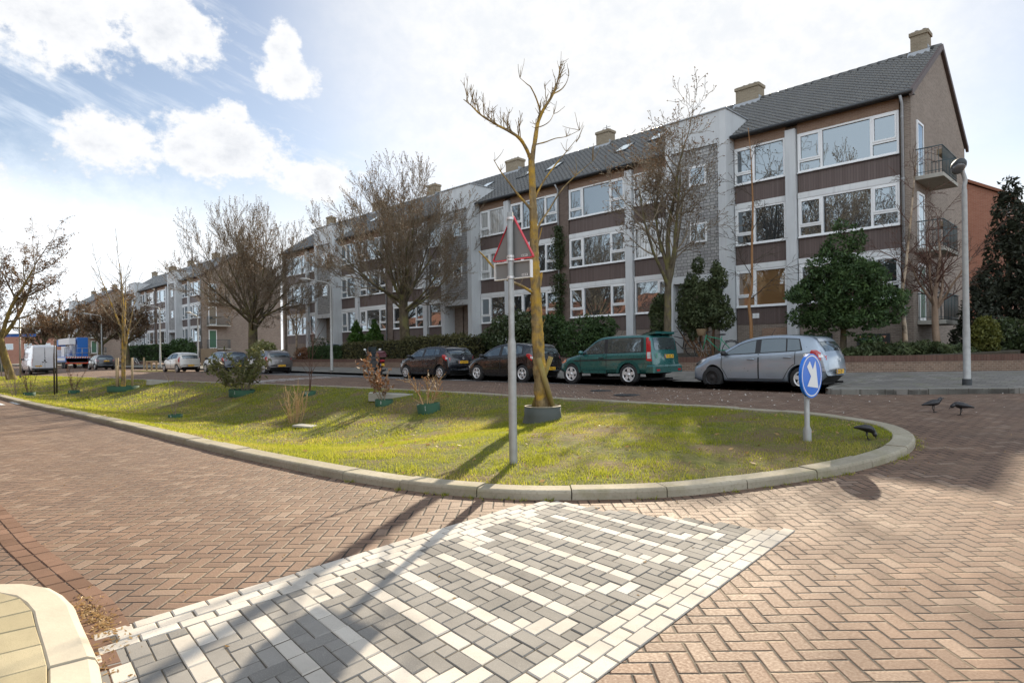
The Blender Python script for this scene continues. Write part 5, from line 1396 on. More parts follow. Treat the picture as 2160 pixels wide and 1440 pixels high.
KNOB = dict(levels=4, seg=[7, 5, 5, 4, 3], up=[.10, .06, .05, .06, .05], wob=[.13, .2, .24, .28, .3], taper=.3, rmin=.0075, trunk_lev=0, n=[5, 4, 3, 2], ang=[44, 46, 46, 42], len=[.40, .52, .55, .55], rad=[.45, .5, .55, .6],
            **{'from': [.2, .2, .2, .2]}, limbs=6, limb_ang=36, limb_len=4.3, limb_r=.45, stag=1.6, cone=0)
tree_at('bare_tree', 'bare street tree with knobbly twisted twigs behind the green off-roader', (-14.3, 23.35, 1.1), 21, KNOB, 4.2, .17, M['bark'], M['twig'], (0, 0), buds=3, key_size=.04)
FAR = dict(levels=3, seg=[6, 5, 4, 3], up=[.06, .07, .08, .08], wob=[.12, .14, .16, .18], taper=.35, rmin=.014, trunk_lev=0, n=[6, 6, 6], ang=[40, 38, 36], len=[.6, .6, .6], rad=[.5, .5, .5], **{'from': [.2, .15, .1]}, limbs=6, limb_ang=55, limb_len=3.6, limb_r=.45)
ft = tree_at('bare_tree', 'distant bare tree with brownish seed clusters beside the crane truck', (-97, 21.4, .6), 31, FAR, 3., .36, M['bark_dark'], M['twig'], (0, 0), keys=3, key_size=.13)
for (x, y, rz, sc, lb) in ((-84.5, 21.3, 1.1, 1.02, 'distant bare brownish tree over the charcoal hatchback'), (-118, 21.6, 2.3, 1.1, 'bare brownish tree behind the crane truck boom'), (-140, 22, 4., 1.15, 'farthest bare tree of the row before the distant block'), (-122, 6, 3., 1.0, 'distant bare tree behind the white van'), (-150, 14, 5., 1.1, 'faint far bare tree at the end of the carriageway')):
    dup(ft, (x, y, gz(y)), rz, lb, 'bare trees lining the far street', sc)
ft['group'] = 'bare trees lining the far street'
LEAN = dict(levels=4, seg=[8, 6, 5, 4, 3], up=[.02, .04, .03, .02, 0], wob=[.10, .15, .18, .2, .22], taper=.35, rmin=.009, trunk_lev=0, n=[6, 5, 4, 3], ang=[45, 45, 45, 45], len=[.55, .55, .55, .55], rad=[.5, .5, .5, .55], **{'from': [.2, .15, .15, .15]}, limbs=4, limb_ang=52, limb_len=5.0, limb_r=.6, stag=.5)
LEANP = (-54.5, 6.9)
tree_at('leaning_tree', 'leaning olive barked tree full of dark seed clusters at the far end of the island', (LEANP[0], LEANP[1], medz(*LEANP)-.05), 12, LEAN, 3.1, .27, bark('olive_bark', (.10, .075, .03), (.22, .165, .07), (.26, .19, .05)), M['twig'], (-.25, -.25), keys=3, key_size=.075)
# trees on the near side of the street, seen in the window panes
for i, (x, y, s) in enumerate(((-21.5, -7.5, 1.6), (-33, -8.5, 1.45), (-50, -8, 1.5), (-70, -8, 1.4), (-95, -8, 1.3), (-12, -9, 1.3))):
    o_ = [o for o in COL.objects if o.get('label', '').startswith('large bare spreading')][0]
    dup(o_, (x, y, 0), i*1.3, 'bare tree on the near side of the street mirrored in the windows', 'bare trees across the street', s)

# the lichen covered tree in its tub, limbs set out one by one
def lichen_tree():
    base = onmed(1145, 888); base = np.array([base[0], base[1], medz(base[0], base[1])]); D = float((base-CC) @ CF); r = np.random.default_rng(5)
    T = thing('lichen_tree', 'tall yellow lichen covered tree with few lopped limbs standing in a grey tub', 'tree', tuple(base))
    def w(px, py, dep=0.): 
        d = ray(px, py); p = CC+d*((D+dep)/FOC); return p-base
    tk, tw = TB(), TB(); tk.rough = .055
    def limb(pts, r0, r1, deps=None, k=8, t=tk):
        P = [w(x, y, (deps[i] if deps else 0)) for i, (x, y) in enumerate(pts)]; P = np.array(catmull(P, 9 if k > 10 else 4, False)); n = len(P); R = np.linspace(r0, r1, n)*(1+.05*r.normal(size=n)); t.tube(P, np.maximum(R, .004), k); return P
    main = [(1146, 868), (1141, 820), (1136, 740), (1132, 660), (1130, 600), (1127, 540), (1126, 480), (1124, 420), (1121, 340)]
    P = limb(main, .14, .058, None, 20)
    T1 = limb([(1121, 345), (1128, 300), (1136, 255), (1150, 225), (1166, 200), (1178, 165), (1181, 140)], .052, .008, [0, .0, .1, .1, .2, .2, .2])
    T2 = limb([(1119, 335), (1108, 310), (1094, 290), (1070, 275), (1045, 262), (1015, 243), (993, 222), (978, 210)], .04, .007, [0, -.1, -.2, -.3, -.3, -.4, -.4, -.5])
    limb([(1141, 240), (1132, 210), (1120, 185), (1112, 178), (1097, 165)], .018, .005, [.1, 0, -.1, -.2, -.2], 6)
    limb([(1168, 198), (1185, 188), (1196, 172), (1200, 155)], .016, .004, [.2, .3, .3, .3], 6)
    limb([(1130, 305), (1150, 300), (1172, 292), (1195, 288), (1222, 275)], .016, .004, [0, .2, .3, .4, .5], 6)
    limb([(1128, 270), (1146, 265), (1160, 255), (1168, 240)], .012, .004, [0, -.1, -.2, -.2], 5)
    limb([(1124, 440), (1128, 420), (1145, 385), (1170, 350), (1195, 320), (1215, 295)], .028, .005, [0, .1, .3, .4, .6, .7], 7)
    limb([(1126, 445), (1110, 430), (1088, 405), (1070, 380), (1055, 360), (1043, 340)], .030, .006, [0, -.1, -.2, -.3, -.3, -.4], 7)
    limb([(1126, 500), (1140, 470), (1160, 440), (1185, 400), (1215, 370), (1250, 340)], .026, .005, [0, .2, .4, .5, .7, .8], 7)
    limb([(1128, 540), (1137, 505), (1143, 480)], .022, .008, [0, .1, .1], 6)
    limb([(1128, 620), (1100, 603), (1070, 590), (1042, 565), (1025, 545), (1010, 530)], .032, .012, [0, -.3, -.5, -.7, -.8, -.9], 8)
    limb([(1131, 625), (1139, 600), (1143, 575)], .035, .022, [0, .05, .1], 7)
    limb([(1137, 690), (1145, 684), (1149, 673)], .008, .004, [0, .1, .1], 5); limb([(1096, 600), (1102, 590), (1105, 575)], .006, .003, [-.3, -.3, -.3], 5)
    for src, n0, L0 in ((T1, 16, .42), (T2, 24, .45)):
        for q in range(n0):
            i = int(lerp(len(src)*.25, len(src)-2, q/n0)); d = (src[i+1]-src[i]); d /= np.linalg.norm(d); dd = d*.6+np.array([0, 0, .7])+rvec(r)*.7
            b = branch(r, src[i], dd, L0*r.uniform(.4, 1.2), 5, .12, .16); tw.tube(b, np.linspace(.010, .004, 6), 5)
            for _ in range(5): j = r.integers(1, 5); tw.tube(branch(r, b[j], b[j]-b[j-1]+rvec(r)*.06, .14*r.uniform(.6, 1.4), 3, .1, .2), [.006, .005, .004, .004], 4)
    for px, py, n0 in ((1222, 275, 4), (1215, 300, 5), (1195, 320, 4), (1250, 340, 5), (1215, 372, 5), (1043, 340, 3), (1055, 362, 3), (1097, 165, 4), (1200, 160, 3), (1168, 240, 4), (1195, 288, 4), (1181, 150, 3)):
        q = w(px, py, .4 if px > 1140 else -.3)
        for _ in range(n0): tw.tube(branch(r, q, np.array([0, 0, .8])+rvec(r)*.8, r.uniform(.15, .4), 4, .12, .18), [.007, .006, .005, .004, .0035], 4)
    tk.build('trunk', M['bark_yellow'], T); tw.build('crown', bark('lichen_twig', (.17, .12, .06), (.28, .2, .09), None), T)
    # tub and stakes are things of their own
    b = MB(); b.lathe([(.40, 0), (.365, .12), (.355, .30), (.34, .30), (.35, .1), (.36, 0.)], 36, 0); b.lathe([(.357, .296), (.362, .305), (.345, .312), (.338, .296)], 36, 1); b.lathe([(.352, .2), (0, .23)], 24, 2)
    tb = b.build('tree_tub', [M['tub'], M['tub_rim'], M['garden']]); tb.location = (base[0], base[1], base[2]-.02); tb.scale = (1., 1., 1.05)
    tag(tb, 'grey green plastic tub around the foot of the yellow tree', 'tub')
    def stake(pts, rad, label):
        P = [w(x, y, dp) for x, y, dp in pts]; m = MB(); m.tube(P, rad, 10); o = m.build('timber_stake', M['stake_moss']); o.location = tuple(base); tag(o, label, 'stake')
    stake([(1167, 862, -.12), (1136, 755, -.2)], .052, 'mossy round stake leaning against the yellow trunk from the right'); stake([(1124, 862, .14), (1162, 752, .16)], .048, 'sawn off mossy stake crossing behind the yellow trunk')
lichen_tree()

# staked young tree further along the island
def staked_tree():
    b = onmed(260, 823); z = medz(b[0], b[1]); cfg = dict(levels=2, seg=[8, 5, 4], up=[.05, .06, .05], wob=[.06, .12, .15], taper=.25, rmin=.008, trunk_lev=0, n=[5, 4], ang=[38, 40], len=[.42, .5], rad=[.4, .5], **{'from': [.25, .2]}, limbs=4, limb_ang=34, limb_len=2.9, limb_r=.5, stag=1.4)
    tree_at('young_tree', 'slim young bare tree held between three pale stakes in a green collar', (b[0], b[1], z), 44, cfg, 3.1, .105, M['bark_yellow'], M['twig'], (0, 0))
    for k, (dx, dy) in enumerate(((-.28, -.12), (.2, -.28), (.16, .3))):
        m = MB(); m.tube([(0, 0, -.1), (0, 0, 1.62)], .05, 10); m.box(-.03, .03, -.055, .055, 1.3, 1.36, 1) if k == 0 else None
        o = m.build('timber_stake', [M['stake'], M['black']]); o.location = (b[0]+dx*1.2, b[1]+dy*1.2, z)
        tag(o, ('pale stake left of the slim young tree', 'pale stake just right of the slim young tree trunk', 'rearmost pale stake behind the slim young tree')[k], 'stake', 'stakes round the young tree')
    m = MB(); m.lathe([(.70, -.05), (.70, .22), (.675, .22), (.675, -.05)], 40, 0); m.box(-.71, -.69, -.1, .1, .1, .2, 1); o = m.build('rubber_collar', [M['collar'], M['white_paint']]); o.location = (b[0], b[1], z); tag(o, 'wide green rubber collar around the staked young tree', 'collar')
staked_tree()

def collar(px, py, rad, h, label, tilt=0., rz=0.):
    p = onmed(px, py); m = MB(); m.lathe([(rad, -.08), (rad*1.03, h), (rad*1.0, h), (rad*.97, -.08)], 30, 0)
    for k in range(3): m.lathe([(.012, -rad*1.035), (.0, -rad*1.04)], 6, 1, 'y', (rad*.02+.0, 0, h*.3+k*h*.2))
    m.lathe([(rad*.97, h*.35), (0, h*.4)], 20, 2)
    o = m.build('rubber_collar', [M['collar'], M['white_paint'], M['garden']]); o.location = (p[0], p[1], medz(p[0], p[1])); o.rotation_euler = (0, tilt, rz+math.radians(35)); tag(o, label, 'collar', 'green collars on the island')
    return np.array([p[0], p[1], medz(p[0], p[1])])
def shrub(name, label, loc, seed, n, H, spread, rad, mat, lmat=None, nl=0, ls=.06, sub=3, up=.02, wob=.12, base=.06, group=None, el=2.2, lfrom=.3, d0=None):
    r = np.random.default_rng(seed); T = thing(name, label, 'shrub', tuple(loc), 0, group); tw = TB(); C = []
    for k in range(n):
        a = r.uniform(0, 2*PI); s = spread*r.uniform(.2, 1.); d = np.array([math.cos(a)*s, math.sin(a)*s, 1.])+(np.array(d0) if d0 is not None else 0)
        P = branch(r, (math.cos(a)*base*r.random(), math.sin(a)*base*r.random(), -.03), d, H*r.uniform(.6, 1.1), 7, up, wob); tw.tube(P, np.linspace(rad, rad*.45, 8), 5)
        for q in range(sub):
            i = r.integers(2, 7); b = branch(r, P[i], (P[i]-P[i-1])+rvec(r)*.14*H/2, H*.3*r.uniform(.5, 1.2), 4, up, wob*1.4); tw.tube(b, np.linspace(rad*.6, rad*.35, 5), 4)
            for t in np.linspace(lfrom, 1, max(1, nl)): j = t*4; i2 = min(int(j), 3); C.append(b[i2]+(b[i2+1]-b[i2])*(j-i2)+r.normal(size=3)*ls*.5)
        for t in np.linspace(.45, 1, nl): j = t*7; i2 = min(int(j), 6); C.append(P[i2]+(P[i2+1]-P[i2])*(j-i2)+r.normal(size=3)*ls*.6)
    tw.build('stems', mat, T)
    if lmat is not None and C:
        V, F4 = leaves(C, ls, r, el); npmesh('foliage', V, F4, lmat, T, attr=r.random(len(F4)))
    return T
p = collar(510, 832, .46, .20, 'green collar round the leafy shrub on the island', .05)
shrub('leafy_shrub', 'big open leafy shrub in a green collar in front of the brownish grey hatchback', p, 2, 18, 1.75, .75, .012, M['twig'], M['lf_olive'], 9, .07, 7, .0, .13, .2, el=3.)
p = collar(810, 853, .25, .15, 'green collar at the foot of the drooping flower spike shrub', .04)
shrub('drooping_shrub', 'leaning shrub with withered brown flower spikes in front of the scooter', p, 6, 7, 1.55, .35, .012, M['twig'], M['lf_brown'], 14, .05, 3, -.02, .14, .1, el=2.6, lfrom=.1, d0=(-.30, -.12, 0))
p = collar(905, 868, .29, .22, 'green collar round the bare red tipped bush in front of the small dark hatchback', -.1)
shrub('bare_bush', 'bare bush with pinkish tips in a tilted green collar', p, 9, 8, 1.1, .55, .011, M['twig_pale'], M['lf_brown'], 4, .03, 6, .0, .18, .12)
p = collar(652, 833, .22, .14, 'small green collar half hidden behind the pale cut stems', 0)
shrub('bare_sapling', 'tall thin reddish sapling behind the pale cut stems', p, 13, 3, 2.6, .12, .013, M['twig_red'], None, 0, .05, 6, .03, .06)
p = onmed(620, 892); p = np.array([p[0], p[1], medz(p[0], p[1])])
shrub('pale_stems', 'clump of pale straw coloured cut stems beside a flat stone', p, 17, 26, 1.05, .28, .010, M['twig_pale'], None, 0, .05, 2, .02, .10, .22)
m = MB(); m.bbox(-.28, .28, -.2, .2, 0, .05, .01); o = m.build('flat_stone', M['concrete']); q = onmed(645, 900); o.location = (q[0], q[1], medz(q[0], q[1])+.0); o.rotation_euler = (0, .06, .5); tag(o, 'flat dark slab lying in the grass by the pale stems', 'slab')
p = collar(370, 880, .21, .10, 'low green collar round the single thin sapling')
shrub('thin_sapling', 'single thin bare sapling with a light side shoot in a low green collar', p, 19, 3, 1.5, .25, .011, M['twig'], None, 0, .05, 3, .02, .08)
for k, (px, py, lb, lb2) in enumerate(((62, 834, 'green collar nearest the left edge of the island', 'twiggy bare bush at the left edge of the island'), (156, 829, 'half sunk dark green collar beyond the two thin dark poles', 'sparse reddish bush beyond the two thin dark poles'))):
    p = collar(px, py, .25, .16, lb); shrub('twiggy_bush', lb2, p, 50+k, 6, 1.5, .3, .011, M['twig_red'], M['lf_brown'], 2, .035, 4, .02, .12)
q = onmed(30, 836); shrub('twiggy_bush', 'dry twiggy bush without a collar beside the left green collar', (q[0], q[1], medz(q[0], q[1])), 61, 8, 1.3, .4, .010, M['twig'], None, 0, .05, 4, .02, .14)
for k, px in enumerate((115, 120)):
    q = onmed(px, 832-3*k); m = MB(); m.tube([(0, 0, -.05), (.03*k, 0, 1.9), (-.12-.1*k, .05, 2.9)], [.04, .035, .012], 8); o = m.build('dark_pole', M['twig_dark']); o.location = (q[0], q[1], medz(q[0], q[1])); tag(o, ('left of the two thin dark poles on the island', 'right one of the two thin dark poles on the island')[k], 'pole')

# evergreen shrubs built from leaf sprays
def blob_plant(name, label, cat, loc, blobs, n, size, mat, seed, trunk=None, el=1.8, shell=.55, up=0., group=None, bark_m=None, droop=0.):
    r = np.random.default_rng(seed); T = thing(name, label, cat, tuple(loc), 0, group)
    vol = np.array([b[3]*b[4]*b[5] for b in blobs])**.75; vol = vol/vol.sum(); C = []; A = []
    for b, v in zip(blobs, vol):
        k = int(n*v); d = r.normal(size=(k, 3)); d /= np.linalg.norm(d, axis=1, keepdims=True); rad = shell+(1-shell)*r.random(k)**.6
        lump = np.array([1+.22*mnoise.noise((x*2.3+b[0]*3, y*2.3+b[1]*3, z*2.3+seed)) for x, y, z in d])
        P = d*(rad*lump)[:, None]*np.array(b[3:6])+np.array(b[:3]); C.append(P)
        cl = np.array([mnoise.noise((x*2.6, y*2.6, z*2.6+seed*3)) for x, y, z in P]); keep = cl > -.32; C[-1] = P[keep]; A.append(np.clip(.5+.55*cl[keep]+r.normal(0, .17, keep.sum()), 0, 1))
    C = np.concatenate(C); A = np.concatenate(A); V, F4 = leaves(C, size, r, el, up)
    if trunk:
        tb = TB()
        for pts, r0, r1 in trunk: tb.tube(np.array(pts, float), np.linspace(r0, r1, len(pts)), 8)
        tb.build('trunk', bark_m or M['bark'], T)
    npmesh('crown' if cat == 'tree' else 'foliage', V, F4, mat, T, attr=A); return T
def gp(px, py, Y, z=None):                                       # ground point in the front gardens under a picture column
    p = onY(px, py, Y); return (p[0], Y, gardz(min(Y, 28.6)) if z is None else z)
# broad dark conifer by the corner
x, y, z = gp(1778, 735, 24.6); k_ = 1
bl = [(-.1, 0, 3.9, .55, .6, .55), (.55, 0, 4.1, .3, .3, .42), (-.3, 0, 3.2, .95, .9, .65), (.5, -.1, 2.9, .9, .9, .55), (-.9, .1, 2.3, .95, .9, .6), (.2, -.3, 2.2, 1., .9, .6), (1.1, .1, 2.1, .75, .8, .5), (-1.25, 0, 1.45, .75, .8, .42), (-.3, -.2, 1.35, .9, .9, .45), (.8, -.2, 1.3, .9, .8, .4), (1.5, .2, 1.6, .55, .6, .35), (-.9, 0, .75, .5, .5, .25), (.9, -.2, .6, .45, .4, .2)]
r_ = np.random.default_rng(77); bl2 = []
for b in bl:
    for _ in range(3): bl2.append((b[0]+r_.normal(0, b[3]*.5), b[1]+r_.normal(0, b[4]*.5), b[2]+r_.normal(0, b[5]*.5), b[3]*.55, b[4]*.55, b[5]*.5))
blob_plant('conifer_tree', 'broad dark green cypress with tiered clumps in front of the corner windows', 'tree', (x, y, z), bl+bl2, 26000, .062, M['lf_conif'], 5, [([(0, 0, -.2), (.03, 0, 1.), (0, 0, 2.6), (-.1, 0, 3.8)], .13, .04), ([(0, 0, 1.), (-.8, .1, 1.6)], .05, .02), ([(0, 0, .9), (.8, .1, 1.4)], .05, .02)], 2.2, .45)
# junipers beside the entrance
x, y, z = gp(1480, 730, 24.6)
r_ = np.random.default_rng(78); jb = [(-.3, 0, 2.35, .8, .7, 1.0), (.4, 0, 2.3, .65, .6, 1.05), (.70, 0, 3.2, .28, .28, .8), (.95, 0, 1.6, .5, .5, .6), (-.6, 0, 1.5, .5, .5, .5), (.1, -.2, 1.7, .7, .6, .55), (-.45, 0, 3.1, .3, .3, .5)]
jb += [(b[0]+r_.normal(0, b[3]*.75), b[1]+r_.normal(0, b[4]*.6), b[2]+r_.normal(0, b[5]*.6), b[3]*.36, b[4]*.36, b[5]*.42) for b in jb for _ in range(4)]
blob_plant('juniper_tree', 'tall bushy juniper with bare lower stems beside the stair tower', 'tree', (x, y, z), jb, 17000, .062, M['lf_juni'], 6, [([(.1*k, .05*k, -.1), (.25*(k-2), 0, .7), (.3*(k-2), 0, 1.5), (.32*(k-2), 0, 2.3)], .06, .03) for k in range(5)]+[([(.1, 0, 0), (-.6, 0, .5), (-1.1, -.1, 1.3)], .045, .02), ([(.2, 0, 0), (-.2, -.1, .6), (-.7, -.1, 1.1)], .04, .02)], 2.4, .5, .6, bark_m=bark('red_stem', (.10, .06, .035), (.2, .12, .07)))
x, y, z = gp(1388, 720, 23.9)
blob_plant('juniper_tree', 'narrow rounded juniper behind the green off-roader, left of the street tree', 'tree', (x, y, z), [(0, 0, 1.65, .34, .4, .95), (.15, 0, 2.2, .22, .25, .55), (-.08, 0, 1.1, .28, .3, .4)], 4200, .07, M['lf_juni'], 7, [([(0, 0, -.1), (0, 0, 1.5)], .06, .03)], 2.4, .5, .6)
# dark trees on the right edge
x, y, z = gp(2142, 735, 29.)
blob_plant('evergreen_tree', 'tall dark yew like evergreen at the right edge', 'tree', (-4.35, 31.3, 1.0), [(.3, 0, 1.6, 1.1, 1., 1.6), (.3, 0, 3.6, .85, .9, 1.7), (.35, 0, 5.3, .6, .7, 1.3), (.4, 0, 6.4, .4, .4, .7), (-.3, 0, 2.6, .6, .7, 1.2), (.9, 0, 4.4, .7, .7, 1.5), (1.2, 0, 2.4, 1., 1., 1.5)], 13000, .09, M['lf_black'], 8, [([(.3, 0, -.2), (.3, 0, 3), (.35, 0, 5.5)], .14, .04)], 2.3, .5)
blob_plant('evergreen_shrub', 'dark loose shrub with reddish young leaves between lamp and tall evergreen', 'shrub', (-4.75, 29.3, 1.2), [(0, 0, 1.3, .6, .7, 1.2), (.2, 0, 2.4, .45, .5, .7), (.6, 0, .7, .8, .7, .7), (-.4, 0, .6, .5, .5, .6)], 5000, .085, M['lf_black'], 9, [([(0, 0, -.2), (.05, 0, 2.6)], .05, .015)], 2., .4)
blob_plant('holly_bush', 'dark broad leaved bush under the tall evergreen at the right edge', 'shrub', (-3.6, 28.2, 1.1), [(0, 0, .6, 1.1, .8, .75), (.9, 0, .5, .9, .8, .6)], 3600, .09, M['lf_rhodo'], 10, None, 1.8, .6)
x, y, z = gp(2040, 735, 26.6)
blob_plant('golden_conifer', 'small rounded yellow green conifer behind the lamp post', 'shrub', (-4.15, 26.9, 1.12), [(0, 0, .62, .5, .5, .62), (.05, 0, 1.0, .36, .36, .42), (-.15, 0, .4, .42, .42, .4)], 4000, .06, M['lf_gold'], 11, None, 2.4, .6, .5)
r_ = np.random.default_rng(3); bl = []
for k in range(16): t = k/15; bl.append((lerp(-1.9, 1.15, t), lerp(-1.5, 1.4, t)+r_.normal(0, .1), .08+.22*math.sin(PI*min(1, t*1.0))+r_.normal(0, .04), .48, .42, .30))
blob_plant('creeping_juniper', 'low creeping juniper spilling over the garden wall', 'shrub', (-5.75, 25.1, 1.1), bl, 8000, .07, M['lf_juni'], 12, None, 2.6, .5)
# bushes behind the wall
def bush(px, Y, name, label, W_, H_, D_, n, size, mat, seed, cat='shrub', el=1.8):
    x, y, z = gp(px, 730, Y); r = np.random.default_rng(seed); bl = [(0, 0, H_*.45, W_*.5, D_*.5, H_*.5)]
    for _ in range(7): bl.append((r.uniform(-.33, .33)*W_, r.uniform(-.25, .25)*D_, H_*r.uniform(.3, .72), W_*.24, D_*.3, H_*.27))
    return blob_plant(name, label, cat, (x, y, z-.05), bl, n, size, mat, seed, None, el, .6)
bush(1092, 24.6, 'rhododendron', 'large rounded rhododendron behind the black hatchback', 4.6, 2.7, 2.2, 14000, .10, M['lf_rhodo'], 14)
bush(1235, 24.6, 'evergreen_bush', 'dense dark green yew bush behind the green off-roader', 3.0, 2.2, 1.9, 10000, .075, M['lf_conif'], 15, el=2.3)
bush(1030, 25.4, 'evergreen_bush', 'darker bush filling the gap behind the signpost', 2.6, 1.5, 1.6, 3000, .11, M['lf_rhodo'], 16)
bush(1165, 25.6, 'evergreen_bush', 'dark bush directly behind the yellow trunk', 2.6, 2.5, 1.6, 6000, .09, M['lf_conif'], 17)
def box_hedge(px0, px1, Y, h, d, name, label, n, size, mat, seed, jit=.05):
    a, b = gp(px0, 730, Y), gp(px1, 730, Y); r = np.random.default_rng(seed); T = thing(name, label, 'hedge', ((a[0]+b[0])/2, Y, a[2]-.05)); w = (b[0]-a[0])/2
    P = []; 
    for _ in range(n):
        f = r.random(); u, v = r.uniform(-1, 1, 2)
        if f < .5: q = (u*w, -d/2, (v*.5+.5)*h)
        elif f < .8: q = (u*w, v*d/2, h)
        else: q = (w*(1 if r.random() < .5 else -1), v*d/2, (u*.5+.5)*h)
        P.append(np.array(q)+r.normal(0, jit, 3))
    P = np.array(P); cl = np.array([mnoise.noise((p_[0]*1.6, p_[1]*1.6, p_[2]*1.6+seed)) for p_ in P]); P[:, 2] += .10*jit/.05*np.array([mnoise.noise((p_[0]*.9, 0, seed)) for p_ in P])*(P[:, 2] > h*.6)
    V, F4 = leaves(P, size, r, 1.8); npmesh('foliage', V, F4, mat, T, attr=np.clip(.5+.6*cl+r.normal(0, .2, len(P)), 0, 1))
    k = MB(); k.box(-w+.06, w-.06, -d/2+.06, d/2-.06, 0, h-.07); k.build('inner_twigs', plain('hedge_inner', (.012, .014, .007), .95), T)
box_hedge(666, 735, 23.5, 1.0, 1.2, 'clipped_hedge', 'neatly clipped bright green block hedge left of the scooter', 4200, .07, M['lf_hedge'], 20, .025)
box_hedge(740, 868, 23.6, 1.15, 1.2, 'loose_hedge', 'loose brownish green hedge behind the scooter', 5200, .075, M['lf_loose'], 21, .07)
box_hedge(868, 1000, 23.7, 1.3, 1.3, 'loose_hedge', 'taller olive hedge behind the small dark hatchback', 5200, .085, M['lf_loose'], 22, .08)
for k, (px, lb) in enumerate(((752, 'left of the two bright green cypress cones behind the hedge'), (790, 'right of the two bright green cypress cones behind the hedge'))):
    x, y, z = gp(px, 725, 25.6); blob_plant('cypress_shrub', lb, 'shrub', (x, y, z), [(0, 0, .7, .9, .8, .7), (0, 0, 1.4, .68, .6, .6), (.02, 0, 2.0, .40, .4, .5), (0, 0, 2.45, .18, .18, .35)], 4200, .10, M['lf_bright'], 30+k, None, 2.6, .55, .3)
bush(676, 24.2, 'flowering_shrub', 'dark shrub dotted with pale blossom beside the clipped hedge', 1.9, 1.9, 1.4, 3600, .085, M['lf_flower'], 33)
bush(640, 23.4, 'dry_shrub', 'russet dry hydrangea shrub behind the brownish grey hatchback', 2.6, 1.1, 1.0, 2600, .075, M['lf_brown'], 34)
x, y = -50.5, 20.9
blob_plant('variegated_shrub', 'sunlit yellow variegated shrub above the dark blue grey car', 'shrub', (-47.9, 21.2, .5), [(0, 0, 1.1, 1.2, 1., 1.1), (-.6, 0, .8, .9, .8, .8), (.6, 0, 1.5, .7, .7, .6)], 5000, .10, M['lf_varieg'], 35, None, 2.)
x, y, z = gp(392, 735, 26.)
blob_plant('evergreen_bush', 'round dark bush at the corner of the second block', 'shrub', (-80.6, 26, .8), [(0, 0, 1.5, 2., 1.6, 1.5), (-1., 0, 1., 1.3, 1.2, 1.), (.9, 0, 1.2, 1.3, 1.2, 1.)], 5000, .16, M['lf_hedge'], 36, None, 1.9)
box = box_hedge(272, 345, 24.3, 1.7, 1.6, 'loose_hedge', 'far dark hedge in front of the second block', 4200, .13, M['lf_hedge'], 37, .12)
blob_plant('golden_hedge', 'strip of sunlit yellow shrub against the second gable', 'shrub', (-62.5, 31.5, 1.2), [(lerp(-3.2, 3, k/7), 0, .5, .8, .5, .55) for k in range(8)], 3600, .11, M['lf_varieg'], 38)
# ivy climbing the party pier
r_ = np.random.default_rng(40)
T = thing('ivy', 'ivy climbing the brick pier between the first two stair units', 'climber', (-24.35, Y0-.14, 1.2)); C = []
for _ in range(5200):
    zz = 7.6*r_.random()**.85; wd = .12+.30*math.exp(-((zz-6.3)/1.0)**2)+.34*math.exp(-((zz-3.9)/1.2)**2)+.2*math.exp(-(zz/1.)**2)
    if mnoise.noise((zz*1.3, 0, 4)) > .45: continue
    C.append((r_.normal(-.1, wd*.6), -abs(r_.normal(0, .13)), zz))
V, F4 = leaves(np.array(C), .075, r_, 1.4); npmesh('foliage', V, F4, M['lf_rhodo'], T, attr=r_.random(len(F4)))
tb = TB(); tb.tube([(0, -.03, 0), (-.1, -.03, 2), (.02, -.03, 4.5), (-.08, -.03, 7.2)], [.03, .025, .02, .01], 6); tb.build('stem', M['bark'], T)
# birches and the forked garden tree
BIR = dict(levels=2, seg=[5, 4, 3], up=[-.02, -.06, -.1], wob=[.14, .16, .18], taper=.3, rmin=.006, trunk_lev=-1, n=[5, 4], ang=[42, 40], len=[.55, .55], rad=[.5, .5], **{'from': [.15, .1]}, limbs=0, limb_ang=10, limb_len=1, limb_r=.3)
def birch(label, pts, Y, r0, seed, nb, L0, mats):
    P = [onY(px, py, Y+dy) for px, py, dy in pts]; b = P[0].copy(); b[2] = gardz(Y)-.05; P = np.array(catmull([q-b for q in P], 5, False)); P[0][2] = -.05; n = len(P)
    T = thing('birch_tree', label, 'tree', tuple(b)); r = np.random.default_rng(seed); tk, tw, tips = TB(), TB(), []
    tk.tube(P, np.linspace(r0, .012, n), 9)
    for k in range(nb):
        i = int(lerp(n*.28, n-2, k/nb)); a = k*2.4; d = np.array([math.cos(a), math.sin(a), .75]); f = 1-.6*k/nb
        grow(r, tk, tw, P[i], d, L0*f*r.uniform(.7, 1.2), r0*.28*f, 0, BIR, tips)
    tk.build('trunk', mats[0], T); tw.build('crown', mats[1], T)
birch('slender white barked birch leaning by the brick corner', [(1910, 722, 0), (1908, 690, 0), (1903, 640, 0), (1904, 605, 0), (1911, 560, 0), (1917, 500, .1), (1924, 430, .1), (1930, 360, .2), (1936, 320, .2)], 25.6, .085, 3, 12, 2.0, (M['bark_birch'], M['twig_red']))
birch('thin orange stemmed birch in front of the small end window', [(1585, 725, 0), (1584, 680, 0), (1580, 640, 0), (1586, 600, 0), (1586, 520, 0), (1588, 440, .1), (1586, 380, .1), (1584, 330, .1), (1578, 270, .2)], 24.6, .075, 4, 12, 1.7, (M['bark_orange'], M['twig_dark']))
FORK = dict(levels=3, seg=[6, 5, 4, 3], up=[.05, .02, .0, -.02], wob=[.13, .18, .2, .22], taper=.35, rmin=.0055, trunk_lev=0, n=[5, 5, 4], ang=[42, 44, 42], len=[.6, .6, .6], rad=[.45, .5, .5], **{'from': [.15, .15, .1]}, limbs=5, limb_ang=40, limb_len=2.0, limb_r=.5, stag=.5)
x, y, z = gp(1978, 728, 26.7)
